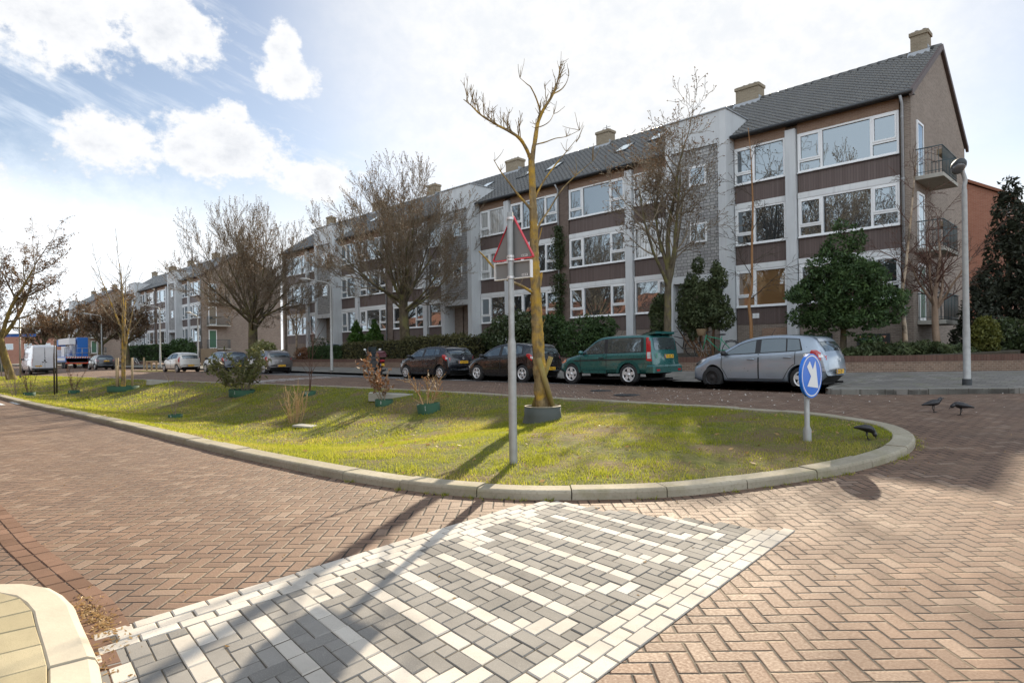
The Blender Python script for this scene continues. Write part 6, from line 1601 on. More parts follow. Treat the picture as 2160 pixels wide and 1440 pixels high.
tree_at('forked_tree', 'small forked bare garden tree in front of the gable balconies', (x, y, z), 15, FORK, 1.9, .13, bark('pale_bark', (.19, .13, .09), (.30, .22, .16), None), M['twig_red'], (-.02, 0))
x, y, z = gp(560, 735, 27.)
tree_at('birch_tree', 'thin pale birch against the gable of the second block', (-55.0, 27.5, 1.0), 51, dict(FORK, limbs=4, limb_len=2.4), 2.6, .10, M['bark_birch'], M['twig_pale'], (0, 0))
# ------------------------------------------------------------------ street furniture, birds, litter
def face_to(vec): return math.atan2(vec[1], vec[0])
# warning triangle on its post, seen from behind
def warning_sign():
    b = onmed(1083, 975); z = medz(b[0], b[1]); D = float((b-CC) @ CF); px = D/FOC
    T = thing('warning_sign', 'tall grey post carrying the back of a red edged warning triangle and square plate', 'road sign', (b[0], b[1], z))
    H = 527*px; zt = lambda y: (975-y)*px
    m = MB(); m.lathe([(.052, -.1), (.052, zt(725)), (.048, zt(722)), (.038, zt(711)), (.038, H), (0, H+.004)], 20); po = m.build('post', M['metal_grey'], T)
    # the plates face away: turned about the post; camera looks along CF
    ang = TH+PI/2  # facing along the view
    rot = math.radians(38)
    nx = np.array([math.cos(math.radians(135)-rot), math.sin(math.radians(135)-rot), 0])   # direction the printed side faces (away)
    ax = np.array([nx[1], -nx[0], 0])                                                     # to the right in the picture
    Mx = Matrix(((ax[0], nx[0], 0, 0), (ax[1], nx[1], 0, 0), (0, 0, 1, 0), (0, 0, 0, 1)))
    def P(u, v, w): return tuple((Mx @ Vector((u, w, v))))
    h0, h1 = zt(547), zt(450); R_ = (h1-h0)*.5774
    def rtri(s, r):                                              # rounded triangle outline
        pts = []; c = [(-R_*s, h0+(h1-h0)*(1-s)*.33), (R_*s, h0+(h1-h0)*(1-s)*.33), (0, h1-(h1-h0)*(1-s)*.6)]
        for k in range(3):
            p = np.array(c[k]); a = np.array(c[k-1])-p; q = np.array(c[(k+1) % 3])-p; a /= np.linalg.norm(a); q /= np.linalg.norm(q)
            s0, s1 = p+a*r, p+q*r
            for t in np.linspace(0, 1, 5): pts.append(tuple((1-t)**2*s0+2*t*(1-t)*p+t*t*s1))
        return pts
    o_, i_ = rtri(1., .05), rtri(.95, .04); n = len(o_); m = MB()
    V = [P(u, v, .055) for u, v in i_]+[P(u, v, .07) for u, v in o_]
    m.add([P(u, v, .050) for u, v in i_], [tuple(range(n))], 0); m.add([P(u, v, .072) for u, v in o_], [tuple(range(n))[::-1]], 0)
    rim = [P(u, v, .035) for u, v in o_]+[P(u, v, .074) for u, v in o_]+[P(u, v, .035) for u, v in i_]+[P(u, v, .06) for u, v in i_]
    Fc = []
    for k in range(n):
        j = (k+1) % n; Fc += [(k, j, n+j, n+k), (2*n+k, 3*n+k, 3*n+j, 2*n+j), (k, 2*n+k, 2*n+j, j)]
    m.add(rim, Fc, 1); m.build('triangle_plate', [M['sign_back'], M['red_edge']], T)
    q0, q1 = zt(588), zt(551); w_ = (R_*.87); m = MB()
    def bx(u0, u1, v0, v1, w0, w1, mi): 
        V = [P(u, v, w) for w in (w0, w1) for u, v in ((u0, v0), (u1, v0), (u1, v1), (u0, v1))]; m.add(V, [(0, 1, 2, 3), (7, 6, 5, 4), (0, 4, 5, 1), (1, 5, 6, 2), (2, 6, 7, 3), (3, 7, 4, 0)], mi)
    bx(-w_+.012, w_-.012, q0+.012, q1-.012, .05, .07, 0)
    for a in ((-w_, w_, q0, q0+.012), (-w_, w_, q1-.012, q1), (-w_, -w_+.012, q0+.0121, q1-.0121), (w_-.012, w_, q0+.0121, q1-.0121)): bx(*a, .025, .074, 1)
    m.build('square_plate', [M['sign_back'], M['white_edge']], T)
    m = MB()
    for zz in (zt(461), zt(541), zt(547.5), zt(585)):
        m.lathe([(.046, zz-.014), (.046, zz+.014)], 16, 0, 'z'); bx(-.09, .02, zz-.012, zz+.012, .03, .049, 0)
    m.build('clamp', M['alloy'], T)
    m = MB()
    for zz in (zt(541), zt(581)):
        bx(R_*.42, R_*.68, zz-.012, zz+.014, .046, .0495, 0)
    st = m.build('inspection_sticker', M['white_edge'], T); m = MB()
    for zz in (zt(541), zt(581)):
        for k in range(3): bx(R_*(.45+.075*k), R_*(.50+.075*k), zz-.006, zz+.009, .0440, .0455, 0)
    m.build('print', M['dark_metal'], st)
warning_sign()
def keep_sign(px, py, label, scale=1., turn=0., back=False, name='keep_right_sign'):
    b = onmed(px, py); z = medz(b[0], b[1]); D = float((b-CC) @ CF); k = D/FOC*(1 if not back else 1)
    T = thing(name, label, 'road sign', (b[0], b[1], z))
    zt = lambda dy: dy*k*scale; R_ = 46.5*k*scale; zc = zt(136)
    m = MB(); m.lathe([(.055, -.1), (.055, zt(22)), (.034, zt(30)), (.034, zt(181)), (0, zt(182))], 18); m.build('post', M['metal_grey'], T)
    a = face_to(-CF[:2])+turn; nx = np.array([math.cos(a), math.sin(a)]); ax = np.array([-nx[1], nx[0]])
    # ax points to the picture's left->right
    if ax @ CR0[:2] < 0: ax = -ax
    def P(u, v, w): return (ax[0]*u+nx[0]*w, ax[1]*u+nx[1]*w, zc+v)
    m = MB(); N_ = 48
    def disc(r, w, mi): m.add([P(r*math.cos(2*PI*q/N_), r*math.sin(2*PI*q/N_), w) for q in range(N_)], [tuple(range(N_))], mi)
    ring = [P(R_*math.cos(2*PI*q/N_), R_*math.sin(2*PI*q/N_), w) for w in (.038, .075) for q in range(N_)]
    disc(R_, .038, 0); m.add(ring, [(q, (q+1) % N_, N_+(q+1) % N_, N_+q) for q in range(N_)], 1)
    disc(R_, .0752, 1 if not back else 0); 
    if not back:
        o1, o2 = R_*.93, R_*.875
        m.add([P(r*math.cos(2*PI*q/N_), r*math.sin(2*PI*q/N_), .0765) for r in (o1, o2) for q in range(N_)], [(q, (q+1) % N_, N_+(q+1) % N_, N_+q) for q in range(N_)], 2)
    m.build('disc', [M['sign_back'], M['blue_sign'], M['white_edge']], T)
    if not back:
        # broad white arrow to lower right with a notched tail
        pts = [(-.62, .50), (-.36, .62), (.08, .20), (.26, .64), (.42, .62), (.62, -.62), (-.58, -.46), (-.20, -.12)]
        pts = [(-.47, .42), (-.20, .66), (.08, .28), (.34, .68), (.60, -.58), (-.46, -.46), (-.10, -.02)]
        m = MB(); m.add([P(R_*u, R_*v, .0785) for u, v in pts], [(0, 1, 2, 6), (2, 3, 4, 6), (4, 5, 6)]); m.build('arrow', M['white_edge'], T)
keep_sign(1703, 928, 'round blue sign with white arrow pointing down right on a low grey post', 1., math.radians(40))
# street lamps
def lamp(px, py, hgt, label, arm_dir, arm=1.3, pos=None, style='arm', group='street lamps'):
    if pos is None: 
        p = hit(px, py, walkzz); pos = (p[0], p[1], walkzz(p[0], p[1]))
    T = thing('street_lamp', label, 'street lamp', pos, 0, group); m = MB()
    m.lathe([(.095, -.1), (.095, .1), (.09, .12), (.088, 1.2), (.078, 1.22), (.062, hgt-.6)], 16)
    d = np.array([*arm_dir, 0.]); d = d/np.linalg.norm(d)
    P = [(0, 0, hgt-.62), (0, 0, hgt-.3), tuple(d*.10+[0, 0, hgt-.08]), tuple(d*.35+[0, 0, hgt+.03]), tuple(d*arm+[0, 0, hgt+.22])]
    P = catmull(P, 5, False); m.tube(P, np.linspace(.06, .036, len(P)), 10); m.lathe([(.1, -.02), (.1, .06)], 16, 1); m.build('post', [M['metal_grey'], M['black']], T)
    e = Vector(P[-1]); yaw = math.atan2(d[1], d[0]); Mx = Matrix.Rotation(yaw, 3, 'Z') @ Matrix.Rotation(-.12, 3, 'Y'); h = MB()
    h.ell(tuple(e+Mx @ Vector((.24, 0, 0))), (.34, .13, .085), 16, 8, 0, Mx); hd = h.build('lamp_head', M['dark_metal'] if style == 'dark' else M['metal_grey'], T); g = MB()
    g.ell(tuple(e+Mx @ Vector((.26, 0, -.05))), (.22, .10, .06), 14, 7, 0, Mx); g.build('lens', M['clear_lens'] if style != 'dark' else plain('dark_lens', (.12, .12, .12), .1), hd)
def lamp_toward(px, py, h, label, topx, pos=None, arm=1.3, style='arm'):
    p = hit(px, py, walkzz) if pos is None else np.array(pos); lamp(px, py, h, label, (-.25, -1.) if topx == 'street' else topx, arm, (p[0], p[1], walkzz(p[0], p[1]) if pos is None else pos[2]), style)
# the lamp at the corner leans its dark head towards the camera's left
def corner_lamp():
    p = hit(2040, 812, walkzz); z = walkzz(p[0], p[1]); D = float((p-CC) @ CF); k = D/FOC
    T = thing('street_lamp', 'tall galvanised corner lamp post with dark bowl lantern on a short arm', 'street lamp', (p[0], p[1], z), 0, 'street lamps'); H = (812-392)*k
    def w(px, py): return tuple(CC+ray(px, py)*(D/FOC)-np.array([p[0], p[1], z]))
    m = MB(); m.lathe([(.09, -.1), (.09, .06), (.084, .07), (.082, 1.4), (.075, 1.45), (.068, H*.55), (.06, H-.1)], 18); m.tube(catmull([(0, 0, H-.12), (0, 0, H), w(2036, 380), w(2030, 362)], 5, False), .05, 12); m.lathe([(.106, -.02), (.106, .16)], 16, 1); m.build('post', [M['metal_grey'], M['dark_metal']], T)
    c = np.array(w(2022, 350)); r1 = 14*k; Mx = Matrix.Rotation(math.radians(135), 3, 'Z') @ Matrix.Rotation(.5, 3, 'Y'); h = MB(); h.ell(tuple(c), (r1*1.35, r1*.95, r1*.95), 18, 10, 0, Mx)
    hd = h.build('lamp_head', M['dark_metal'], T); g = MB(); g.ell(tuple(c+np.array([.0, -.02, -.05])), (r1*1.2, r1*.85, r1*.8), 18, 10, 0, Mx); g.build('lens', plain('smoked_lens', (.10, .10, .105), .08, **{'Coat Weight': 1.}), hd)
corner_lamp()
lamp_toward(700, 783, 5.35, 'grey arm lamp post on the pavement beside the clipped hedge', (-.9, -.75), None, 1.35)
for (px, Y, h, lb, d) in ((338, 20.3, 5.9, 'arm lamp post beside the pale white city car', (-.75, -.9)), (215, 20.3, 6.2, 'arm lamp post in front of the charcoal hatchback', (-.75, -.9)), (418, 23.5, 5.0, 'slim lamp post by the wooden fence at the second gable', (.3, -.9)), (206, 23., 5.5, 'faint thin lamp post before the farthest gable', (-.3, -.9))):
    q = onY(px, 760, Y); lamp(0, 0, h, lb, d, 1.5 if h > 5.6 else .8, (q[0], Y, walkzz(0, Y)))
# street name plates on their pole, and the back of a round sign
b = onmed(43, 797); k = float((b-CC) @ CF)/FOC; z = medz(b[0], b[1])
T = thing('street_name_post', 'grey pole with blue street name plates at the far end of the island', 'street sign', (b[0], b[1], z)); m = MB(); m.tube([(0, 0, -.1), (0, 0, 128*k)], .055, 12); m.build('post', M['metal_grey'], T); m = MB()
ax = CR0
for s, y in ((-1, 0), (1, .02)): 
    a = np.array([ax[0], ax[1], 0])*s; q = a*(38*k if s < 0 else 34*k); n_ = np.array([-CF[0], -CF[1], 0])*.01; zz = 90*k
    V = [tuple(np.array(p_)+o_) for o_ in (n_*0, n_*2) for p_ in (a*.07+[0, 0, zz-.11], q+[0, 0, zz-.11], q+[0, 0, zz+.09], a*.07+[0, 0, zz+.09])]
    m.add(V, [(0, 1, 2, 3), (7, 6, 5, 4), (0, 4, 5, 1), (1, 5, 6, 2), (2, 6, 7, 3), (3, 7, 4, 0)])
m.build('name_plate', M['blue_sign'], T)
q = (b[0]-7.5, b[1]-.2, .25); T = thing('round_sign', 'grey back of a round sign beyond the street name pole', 'road sign', q); m = MB(); m.tube([(0, 0, -.1), (0, 0, 2.)], .04, 8); m.build('post', M['metal_grey'], T)
m = MB(); yaw = face_to(-CF[:2]); Rz = Matrix.Rotation(yaw, 3, 'Z'); N_ = 24
V = [tuple(Rz @ Vector((w, .52*math.cos(2*PI*i/N_), 1.45+.52*math.sin(2*PI*i/N_)))) for w in (.05, .09) for i in range(N_)]; m.add(V, [tuple(range(N_))[::-1], tuple(range(N_, 2*N_))]+[(i, (i+1) % N_, N_+(i+1) % N_, N_+i) for i in range(N_)]); m.build('disc', M['sign_back'], T)
# bin
T = thing('waste_container', 'dark green waste container at the far left edge', 'container', (-66, -1.6, 0)); m = MB(); m.bbox(-.8, .8, -.6, .6, 0, 1.15, .06); m.build('body', M['bin_green'], T); m = MB(); m.bbox(-.84, .84, -.64, .64, 1.152, 1.3, .05); m.build('lid', M['black'], T)
p = hit(6, 786, lambda x, y: .05); T.location = (p[0], p[1], gz(p[1]))
# wooden hitching frame, fence, posts
def frame(loc, rz, label, n=3, w=1.5, h=.85):
    T = thing('timber_rail', label, 'rail', loc, rz)
    for k in range(n): m = MB(); m.bbox(-w/2+k*w/(n-1)-.055, -w/2+k*w/(n-1)+.055, -.055, .055, -.1, h-.09, .01); m.build('post', M['stake'], T)
    m = MB(); m.bbox(-w/2-.1, w/2+.1, -.06, .06, h-.088, h, .01); m.build('rail', M['stake'], T)
q = onY(320, 785, 16.4); frame((q[0], 16.4, gz(16.4)), .2, 'low timber rail on posts beside the pale white city car')
slab('verge', [(q[0]-2.4, 15.5), (q[0]+2.6, 15.5), (q[0]+2.6, 17.4), (q[0]-2.4, 17.4)], lambda x, y: gz(16)+.06, M['soil'])
for i, (px, lb) in enumerate(((207, 'timber post left of the lamp by the charcoal hatchback'), (229, 'timber post right of the lamp by the charcoal hatchback'), (304, 'lone timber post beside the parked bicycle'))):
    q = onY(px, 780, 19.6); m = MB(); m.bbox(-.06, .06, -.06, .06, -.1, 1.05, .01); o = m.build('timber_post', M['stake']); o.location = (q[0], 19.6, .5); o.rotation_euler = (0, .12 if i == 0 else 0, .3); tag(o, lb, 'post')
q0, q1 = onY(424, 760, 24.), onY(452, 760, 24.); T = thing('wooden_fence', 'weathered upright board fence at the corner of the second block', 'fence', (q0[0], 24., .6)); m = MB(); x = 0
while x < q1[0]-q0[0]+.8: m.box(x, x+.11, -.012, .012, 0, 1.75+.04*math.sin(x*9)); x += .125
m.build('boards', M['wood_fence'], T); m = MB(); m.box(0, q1[0]-q0[0]+.8, .014, .06, .4, .48); m.box(0, q1[0]-q0[0]+.8, .014, .06, 1.35, 1.43); m.build('rails', M['wood_fence'], T)
# bicycles
def bike(loc, rz, label, col, basket=False, lean=.08):
    T = thing('bicycle', label, 'bicycle', loc, rz, 'bicycles parked by the flats'); T.rotation_euler = (lean, 0, rz)
    for nm, x in (('front_wheel', -.55), ('rear_wheel', .55)):
        m = MB(); P = [(x+.33*math.cos(a), 0, .35+.33*math.sin(a)) for a in np.linspace(0, 2*PI, 25)]; m.tube(P, .018, 6, 0, False)
        for k in range(10): a = 2*PI*k/10; m.tube([(x, 0, .35), (x+.32*math.cos(a), 0, .35+.32*math.sin(a))], .003, 3, 1, False)
        m.build(nm, [M['rubber'], M['alloy']], T)
    m = MB()
    for a, b in (((-.55, .35), (-.38, .98)), ((-.40, .85), (.1, .33)), ((.1, .33), (.22, .92)), ((-.38, .92), (.18, .78)), ((.1, .33), (.55, .35)), ((.18, .78), (.55, .35))): m.tube([(a[0], 0, a[1]), (b[0], 0, b[1])], .018, 7)
    m.build('frame', col, T); m = MB(); m.tube([(-.38, 0, .98), (-.36, 0, 1.08)], .014, 6); m.tube([(-.2, -.28, 1.1), (-.36, -.1, 1.09), (-.36, .1, 1.09), (-.2, .28, 1.1)], .013, 6); m.build('handlebar', M['dark_metal'], T)
    m = MB(); m.ell((.24, 0, .97), (.14, .09, .035), 12, 6); m.build('saddle', M['black'], T); m = MB(); m.tube([(.3, 0, .72), (.85, 0, .72)], .012, 5); P = [(.55+.38*math.cos(a), 0, .35+.38*math.sin(a)) for a in np.linspace(.2, 2.2, 9)]; m.tube(P, .022, 5); m.build('mudguard', M['black'], T)
    if basket:
        m = MB(); m.lathe([(.15, .95), (.21, 1.22), (.20, 1.22), (.145, .97), (0, .96)], 14, 0, 'z', (-.58, 0, 0)); m.build('basket', plain('wicker', (.16, .11, .06), .9, var=.4, sc=40.), T)
pg = gp(1436, 738, 25.9); bike((pg[0], 25.9, 1.25), .15, 'dark bicycle leaning behind the green off-roader', M['dark_metal'])
pg = gp(1512, 738, 24.2); bike((pg[0], 24.2, 1.15), .35, 'bicycle with wicker basket in front of the juniper', plain('teal_paint', (.02, .28, .16), .4), True)
q = onY(288, 780, 21.4); bike((q[0], 21.4, .6), .2, 'silver bicycle parked beside the far hedge', M['alloy'])
# jackdaws
def crow(px, py, label, yaw, fz, head='up', k=1.):
    p = hit(px, py, fz); T = thing('jackdaw', label, 'bird', (p[0], p[1], fz(p[0], p[1])), yaw, 'jackdaws on the road and grass'); T.scale = (k, k, k)
    t = TB(); pit = .25 if head == 'up' else (-.05 if head == 'low' else -.35)
    spine = [(-.215, 0, .135), (-.15, 0, .145), (-.09, 0, .16), (-.03, 0, .172), (.03, 0, .18), (.075, 0, .19), (.105, 0, .21 if head == 'up' else .185), (.125, 0, .235 if head == 'up' else .17), (.145, 0, .25 if head == 'up' else .15), (.165, 0, .25 if head == 'up' else .135)]
    if head == 'down': spine = [(-.19, 0, .19), (-.14, 0, .19), (-.09, 0, .19), (-.03, 0, .185), (.03, 0, .17), (.07, 0, .15), (.095, 0, .12), (.11, 0, .09), (.12, 0, .065), (.125, 0, .045)]
    rad = [.012, .022, .04, .056, .058, .05, .034, .034, .032, .012]
    P = catmull(spine, 3, False); R = np.interp(np.linspace(0, 9, len(P)), range(10), rad); t.tube(P, R, 12); b = t.build('body', M['feather'], T)
    h = spine[8]; e = np.array(spine[9])-np.array(spine[7]); e /= np.linalg.norm(e); m = MB(); s = np.array(spine[9]); m.tube([s-e*.01, s+e*.02, s+e*.045], [.012, .008, .002], 8); m.build('beak', M['black'], b)
    m = MB(); n_ = np.array(spine[7]); m.ell(tuple(n_-e*.012), (.034, .0355, .032), 12, 8); m.build('nape', M['feather_grey'], b)
    for sg in (-1, 1):
        m = MB(); P = [(.06, sg*.045, .18), (0, sg*.060, .175), (-.07, sg*.056, .165), (-.15, sg*.035, .15), (-.20, sg*.02, .14)] if head != 'down' else [(.06, sg*.045, .17), (0, sg*.060, .185), (-.07, sg*.056, .195), (-.15, sg*.03, .195), (-.19, sg*.016, .19)]
        m.tube(catmull(P, 4, False), np.interp(np.linspace(0, 4, 17), range(5), [.012, .028, .030, .018, .004]), 8); m.build('wing', M['feather'], b)
        m = MB(); m.tube([(.0, sg*.022, .14), (-.005, sg*.025, .07), (.015+.02*sg, sg*.025, .004)], [.012, .006, .005], 6)
        for a in (-.5, 0, .5): m.tube([(.015+.02*sg, sg*.025, .005), (.05+.02*sg, sg*.025+.03*math.sin(a), .003)], .004, 5)
        m.tube([(.015+.02*sg, sg*.025, .005), (-.01+.02*sg, sg*.025, .003)], .004, 5); m.build('leg', M['black'], b)
rd = lambda x, y: gz(y)
crow(1969, 869, 'jackdaw standing upright on the road, facing right', math.radians(45), rd, 'up', .95)
crow(2027, 875, 'jackdaw stooping on the road, facing left, nearest the right edge', math.radians(215), rd, 'low', .95)
crow(1829, 927, 'jackdaw pecking the grass at the rounded end of the island', math.radians(35), medz, 'down', .88)
# drain covers in the far carriageway, chute slabs on the island edge
for px, py, s, lb in ((1322, 833, .34, 'round iron drain cover in the road in front of the silver car'), (1268, 824, .3, 'iron drain cover in the road in front of the green off-roader')):
    p = onroad(px, py); m = MB(); m.lathe([(s, 0), (s, .008), (s*.86, .008), (s*.86, .003), (s*.8, .003), (s*.8, .008), (0, .008)], 30); 
    for k in range(7): m.box(-s*.6, s*.6, -s*.6+.2*s*k-.015, -s*.6+.2*s*k+.015, .0082, .013)
    o = m.build('drain_cover', M['dark_metal']); o.location = (p[0], p[1], gz(p[1])+.004); tag(o, lb, 'drain cover', 'drain covers')
for px, py, rz, lb in ((832, 836, .9, 'short concrete inlet slab on the island edge behind the drooping shrub'), (345, 806, .8, 'dark inlet slab on the island edge behind the staked tree')):
    p = onmed(px, py); m = MB(); m.bbox(-.75, .75, -.22, .22, -.15, .10, .02); m.box(-.7, .7, -.06, .06, .1002, .102, 1); o = m.build('inlet_slab', [M['concrete'], M['under']]); o.location = (p[0], p[1], medz(p[0], p[1])); o.rotation_euler = (0, .06, rz); tag(o, lb, 'slab', 'concrete inlets')
m = MB(); m.grid(lambda u, v: (.16*u-.08, .12*v-.06, .012+.03*mnoise.noise((u*3, v*3, 1))+.02*u), 5, 4); o = m.build('paper_scrap', M['litter']); p = onroad(474, 946); o.location = (p[0], p[1]-.06, gz(p[1])+.015); tag(o, 'crumpled white paper scrap in the gutter by the island kerb', 'litter')
# uncountable litter: petals on the far road, dry leaves in the gutters
C = []; 
for _ in range(420):
    x = rng.normal(-9.3, 3.2); y = rng.uniform(12.5, 18.5)
    C.append((x, y, gz(y)+.012))
V, F4 = leaves(np.array(C), .03, rng, 1.2); V[:, 2] = np.minimum(V[:, 2], np.repeat([c[2] for c in C], 4)+.006); V[:, 2] = np.maximum(V[:, 2], np.repeat([c[2] for c in C], 4)-.004)
tag(npmesh('fallen_petals', V, F4, M['litter']), 'pale petals scattered over the far road', 'petals', kind='stuff')
C = []
for _ in range(800):
    r0 = rng.random()
    if r0 < .40: s = np.array([-4.35, .93])+rng.normal(0, (.22, .035)); zb = .012
    elif r0 < .62: x = rng.uniform(-4.7, -2.3); s = np.array([x, np.interp(x, [-4.6, -4.2, -3.8, -3.4, -2.4], [.86, .83, .8, .75, .53])+abs(rng.normal(0, .05))]); zb = .012
    elif r0 < .8: i = rng.integers(60, 150); q = OUTC[i]; s = q+np.array([rng.normal(0, .25), rng.normal(0, .25)]); zb = gz(s[1])+.012; 
    else: s = np.array([rng.uniform(-12, 1), rng.uniform(1, 12)]); zb = gz(s[1])+.01
    if r0 > .62 and (ybi(s[0])[0]-.4 < s[1] < ybi(s[0])[1]+.4) and s[0] < -2.2: continue
    C.append((s[0], s[1], zb))
C = np.array(C); V, F4 = leaves(C, .013, rng, 2.4); zc = np.repeat(C[:, 2], 4); V[:, 2] = np.clip(V[:, 2], zc-.004, zc+.012)
tag(npmesh('dry_leaves', V, F4, M['dry_leaf'], attr=rng.random(len(F4))), 'dry leaf bits gathered along the kerbs and gutters', 'leaf litter', kind='stuff')
C = []
for _ in range(1400):
    x = rng.uniform(-30, -3); lo, hi = ybi(x); y = rng.uniform(lo+.05, hi-.1); 
    if mnoise.noise((x*.9, y*.9, 5.)) > .1: continue
    C.append((x, y, medz(x, y)+.02))
C = np.array(C); V, F4 = leaves(C, .04, rng, 1.8); zc = np.repeat(C[:, 2], 4); V[:, 2] = np.clip(V[:, 2], zc-.01, zc+.02)
tag(npmesh('fallen_leaves', V, F4, M['dry_leaf'], attr=rng.random(len(F4))), 'brown leaf litter lying in the bare patches of the island turf', 'leaf litter', kind='stuff')
# ------------------------------------------------------------------ sky, sun, camera
SUN_EL, SUN_OFF = 27.9, 12.5
az = math.radians(SUN_OFF); sd = CF*math.cos(az)+CR0*math.sin(az); el = math.radians(SUN_EL)
sdir = Vector((sd[0]*math.cos(el), sd[1]*math.cos(el), math.sin(el)))
L_ = bpy.data.lights.new('sun', 'SUN'); L_.energy = 5.0; L_.angle = math.radians(.55); L_.color = (1., .86, .66)
so = bpy.data.objects.new('sun', L_); COL.objects.link(so); so.rotation_euler = sdir.to_track_quat('Z', 'Y').to_euler(); so.location = (0, 0, 40)
W = bpy.data.worlds.new('World'); scn.world = W; W.use_nodes = True; nt = W.node_tree; nt.nodes.clear()
class WN(N):
    def __init__(s): s.t = nt; s.n = nt.nodes; s.l = nt.links
w = WN(); sky = w.new('ShaderNodeTexSky', sky_type='NISHITA'); sky.sun_disc = False; sky.sun_elevation = el; sky.sun_rotation = math.atan2(sd[0], sd[1]); sky.air_density = 1.; sky.dust_density = .6; sky.ozone_density = 1.5
SKY = .066
g = w.new('ShaderNodeTexCoord').outputs['Generated']; nrm = w.new('ShaderNodeVectorMath', operation='NORMALIZE'); w.l.new(g, nrm.inputs[0]); d = nrm.outputs[0]; s3 = w.sep(d)
def dot(v):
    x = w.new('ShaderNodeVectorMath', operation='DOT_PRODUCT'); w.l.new(d, x.inputs[0]); x.inputs[1].default_value = tuple(v); return x.outputs['Value']
fz_, rx_ = dot(CF), dot(CR0)
A = w.math('MULTIPLY', w.math('ARCTAN2', rx_, fz_), 57.2958)            # degrees right of the street diagonal
E_ = w.math('MULTIPLY', w.math('ARCSINE', s3[2]), 57.2958)              # elevation in degrees
cv = w.comb(A, w.math('MULTIPLY', E_, 1.25), 0.)
n1 = w.noise(cv, .17, 10, .64); n2 = w.noise(cv, .75, 8, .62)
nn = w.math('ADD', w.math('MULTIPLY', w.math('SUBTRACT', n1, .5), 2.4), w.math('MULTIPLY', w.math('SUBTRACT', n2, .5), 1.3))
def blob(ax, ex, ra, re, gain=1.15):
    u = w.math('DIVIDE', w.math('SUBTRACT', A, ax), ra); v = w.math('DIVIDE', w.math('SUBTRACT', E_, ex), re)
    q = w.math('SQRT', w.math('ADD', w.math('MULTIPLY', u, u), w.math('MULTIPLY', v, v)))
    return w.math('MULTIPLY', w.math('SUBTRACT', 1., q), gain)
cl = None
for b in ((-35, 24.2, 7.0, 4.0), (-28, 24.6, 4.8, 3.2), (-42, 25.5, 8, 4.), (-18.9, 22.0, 3.0, 1.7), (-19.2, 24.0, 1.5, 2.2), (-32, 15.8, 4.2, 2.4), (-24, 16.6, 5.6, 2.8), (-17, 14.5, 4.5, 2.), (-23., 19.2, 1.4, 1.2),
          (-48, 10, 14, 5), (60, 35, 26, 12)):
    o_ = blob(*b); cl = o_ if cl is None else w.math('MAXIMUM', cl, o_)
dens = w.math('ADD', cl, nn); mask = w.ss(dens, -.06, .40)
core = w.ss(dens, .3, 1.25)
shade = w.noise(w.comb(w.math('ADD', A, 2.), w.math('MULTIPLY', w.math('ADD', E_, 1.2), 1.5), 4.), .16, 6, .6)
ccol = w.mix(w.math('MULTIPLY', w.ss(shade, .40, .64), w.math('MULTIPLY', core, .85)), (.52, .525, .535), (.36, .38, .415))
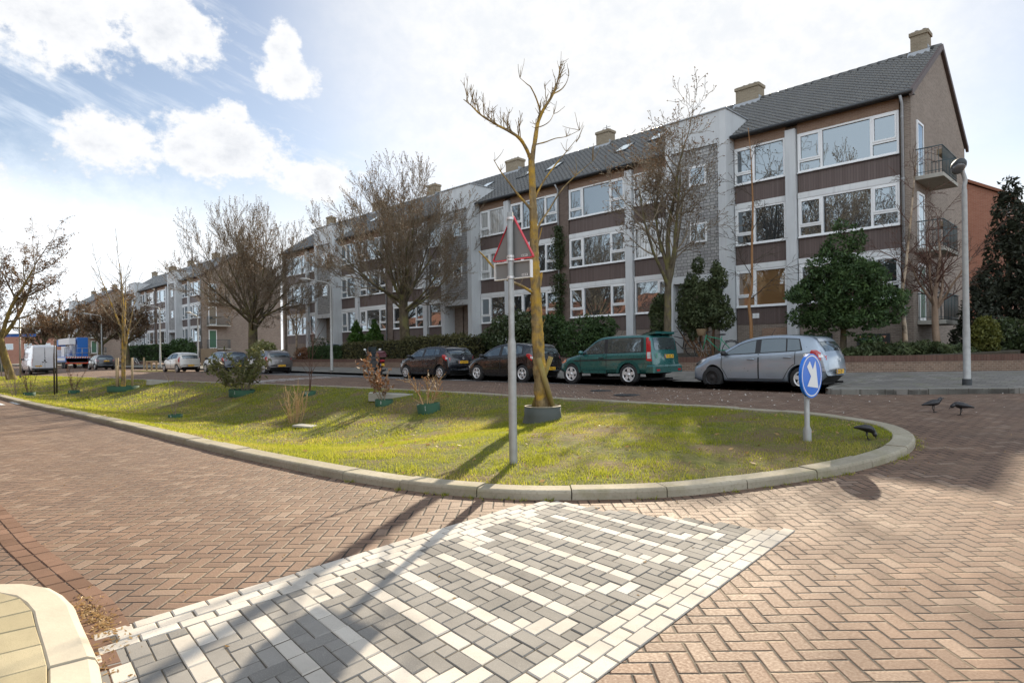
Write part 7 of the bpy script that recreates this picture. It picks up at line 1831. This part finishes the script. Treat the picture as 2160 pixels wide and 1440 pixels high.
# thin veil: milky towards the sun and the horizon, streaky cirrus in the blue
ca = w.math('MULTIPLY', w.math('ADD', w.math('MULTIPLY', A, .35), E_), 1.); cir = w.noise(w.comb(w.math('MULTIPLY', A, .35), w.math('MULTIPLY', ca, 1.6), 2.), .32, 6, .62)
sundot = dot(sdir); sg_ = w.ss(sundot, .85, .985)
hor = w.math('SUBTRACT', 1., w.ss(w.math('ADD', E_, w.math('MULTIPLY', nn, 3.)), 7.5, 17.))
front = w.ss(fz_, -.5, .35)
veil = w.math('MAXIMUM', w.math('MAXIMUM', w.math('MULTIPLY', w.ss(cir, .47, .75), .5), w.math('MULTIPLY', w.math('SUBTRACT', 1., front), .8)), w.math('MAXIMUM', sg_, w.math('MULTIPLY', hor, w.math('ADD', .55, w.math('MULTIPLY', front, .42)))), clamp=True)
vcol = w.mix(w.ss(sundot, .2, .97), (.88, .95, 1.02), w.mix(w.ss(nn, -.5, .6), (.47, .485, .505), (.545, .543, .537)))
hsv = w.new('ShaderNodeHueSaturation'); hsv.inputs['Saturation'].default_value = .82; w.l.new(sky.outputs[0], hsv.inputs['Color']); base = w.new('ShaderNodeVectorMath', operation='SCALE'); w.l.new(hsv.outputs[0], base.inputs[0]); base.inputs['Scale'].default_value = 1.
# clouds and veil are given as radiances over the background strength
def over(c): 
    x = w.new('ShaderNodeVectorMath', operation='SCALE'); w.l.new(c, x.inputs[0]); x.inputs['Scale'].default_value = 1/SKY; return x.outputs[0]
c1 = w.mix(veil, base.outputs[0], over(vcol)); c2 = w.mix(mask, c1, over(ccol))
bg = w.new('ShaderNodeBackground'); w.l.new(c2, bg.inputs[0]); bg.inputs[1].default_value = SKY
ow = w.new('ShaderNodeOutputWorld'); w.l.new(bg.outputs[0], ow.inputs[0])
W.cycles.sampling_method = 'MANUAL'; W.cycles.sample_map_resolution = 512

cam = bpy.data.cameras.new('camera'); cam.sensor_width = 36; cam.lens = FOC/2160*36; cam.shift_y = 24/2160; cam.clip_end = 6000; cam.clip_start = .05
co = bpy.data.objects.new('camera', cam); COL.objects.link(co)
B_ = -CF; co.matrix_world = Matrix(((CR[0], CU[0], B_[0], 0), (CR[1], CU[1], B_[1], 0), (CR[2], CU[2], B_[2], HC), (0, 0, 0, 1)))
scn.camera = co
scn.render.engine = 'CYCLES'; scn.cycles.use_denoising = True; scn.cycles.max_bounces = 7; scn.cycles.diffuse_bounces = 3; scn.cycles.glossy_bounces = 4; scn.cycles.transmission_bounces = 3; scn.cycles.caustics_reflective = False; scn.cycles.caustics_refractive = False
scn.cycles.sample_clamp_indirect = 6.
vs = scn.view_settings; vs.view_transform = 'Standard'; vs.look = 'None'; vs.exposure = .96; vs.gamma = 1.; vs.use_curve_mapping = False
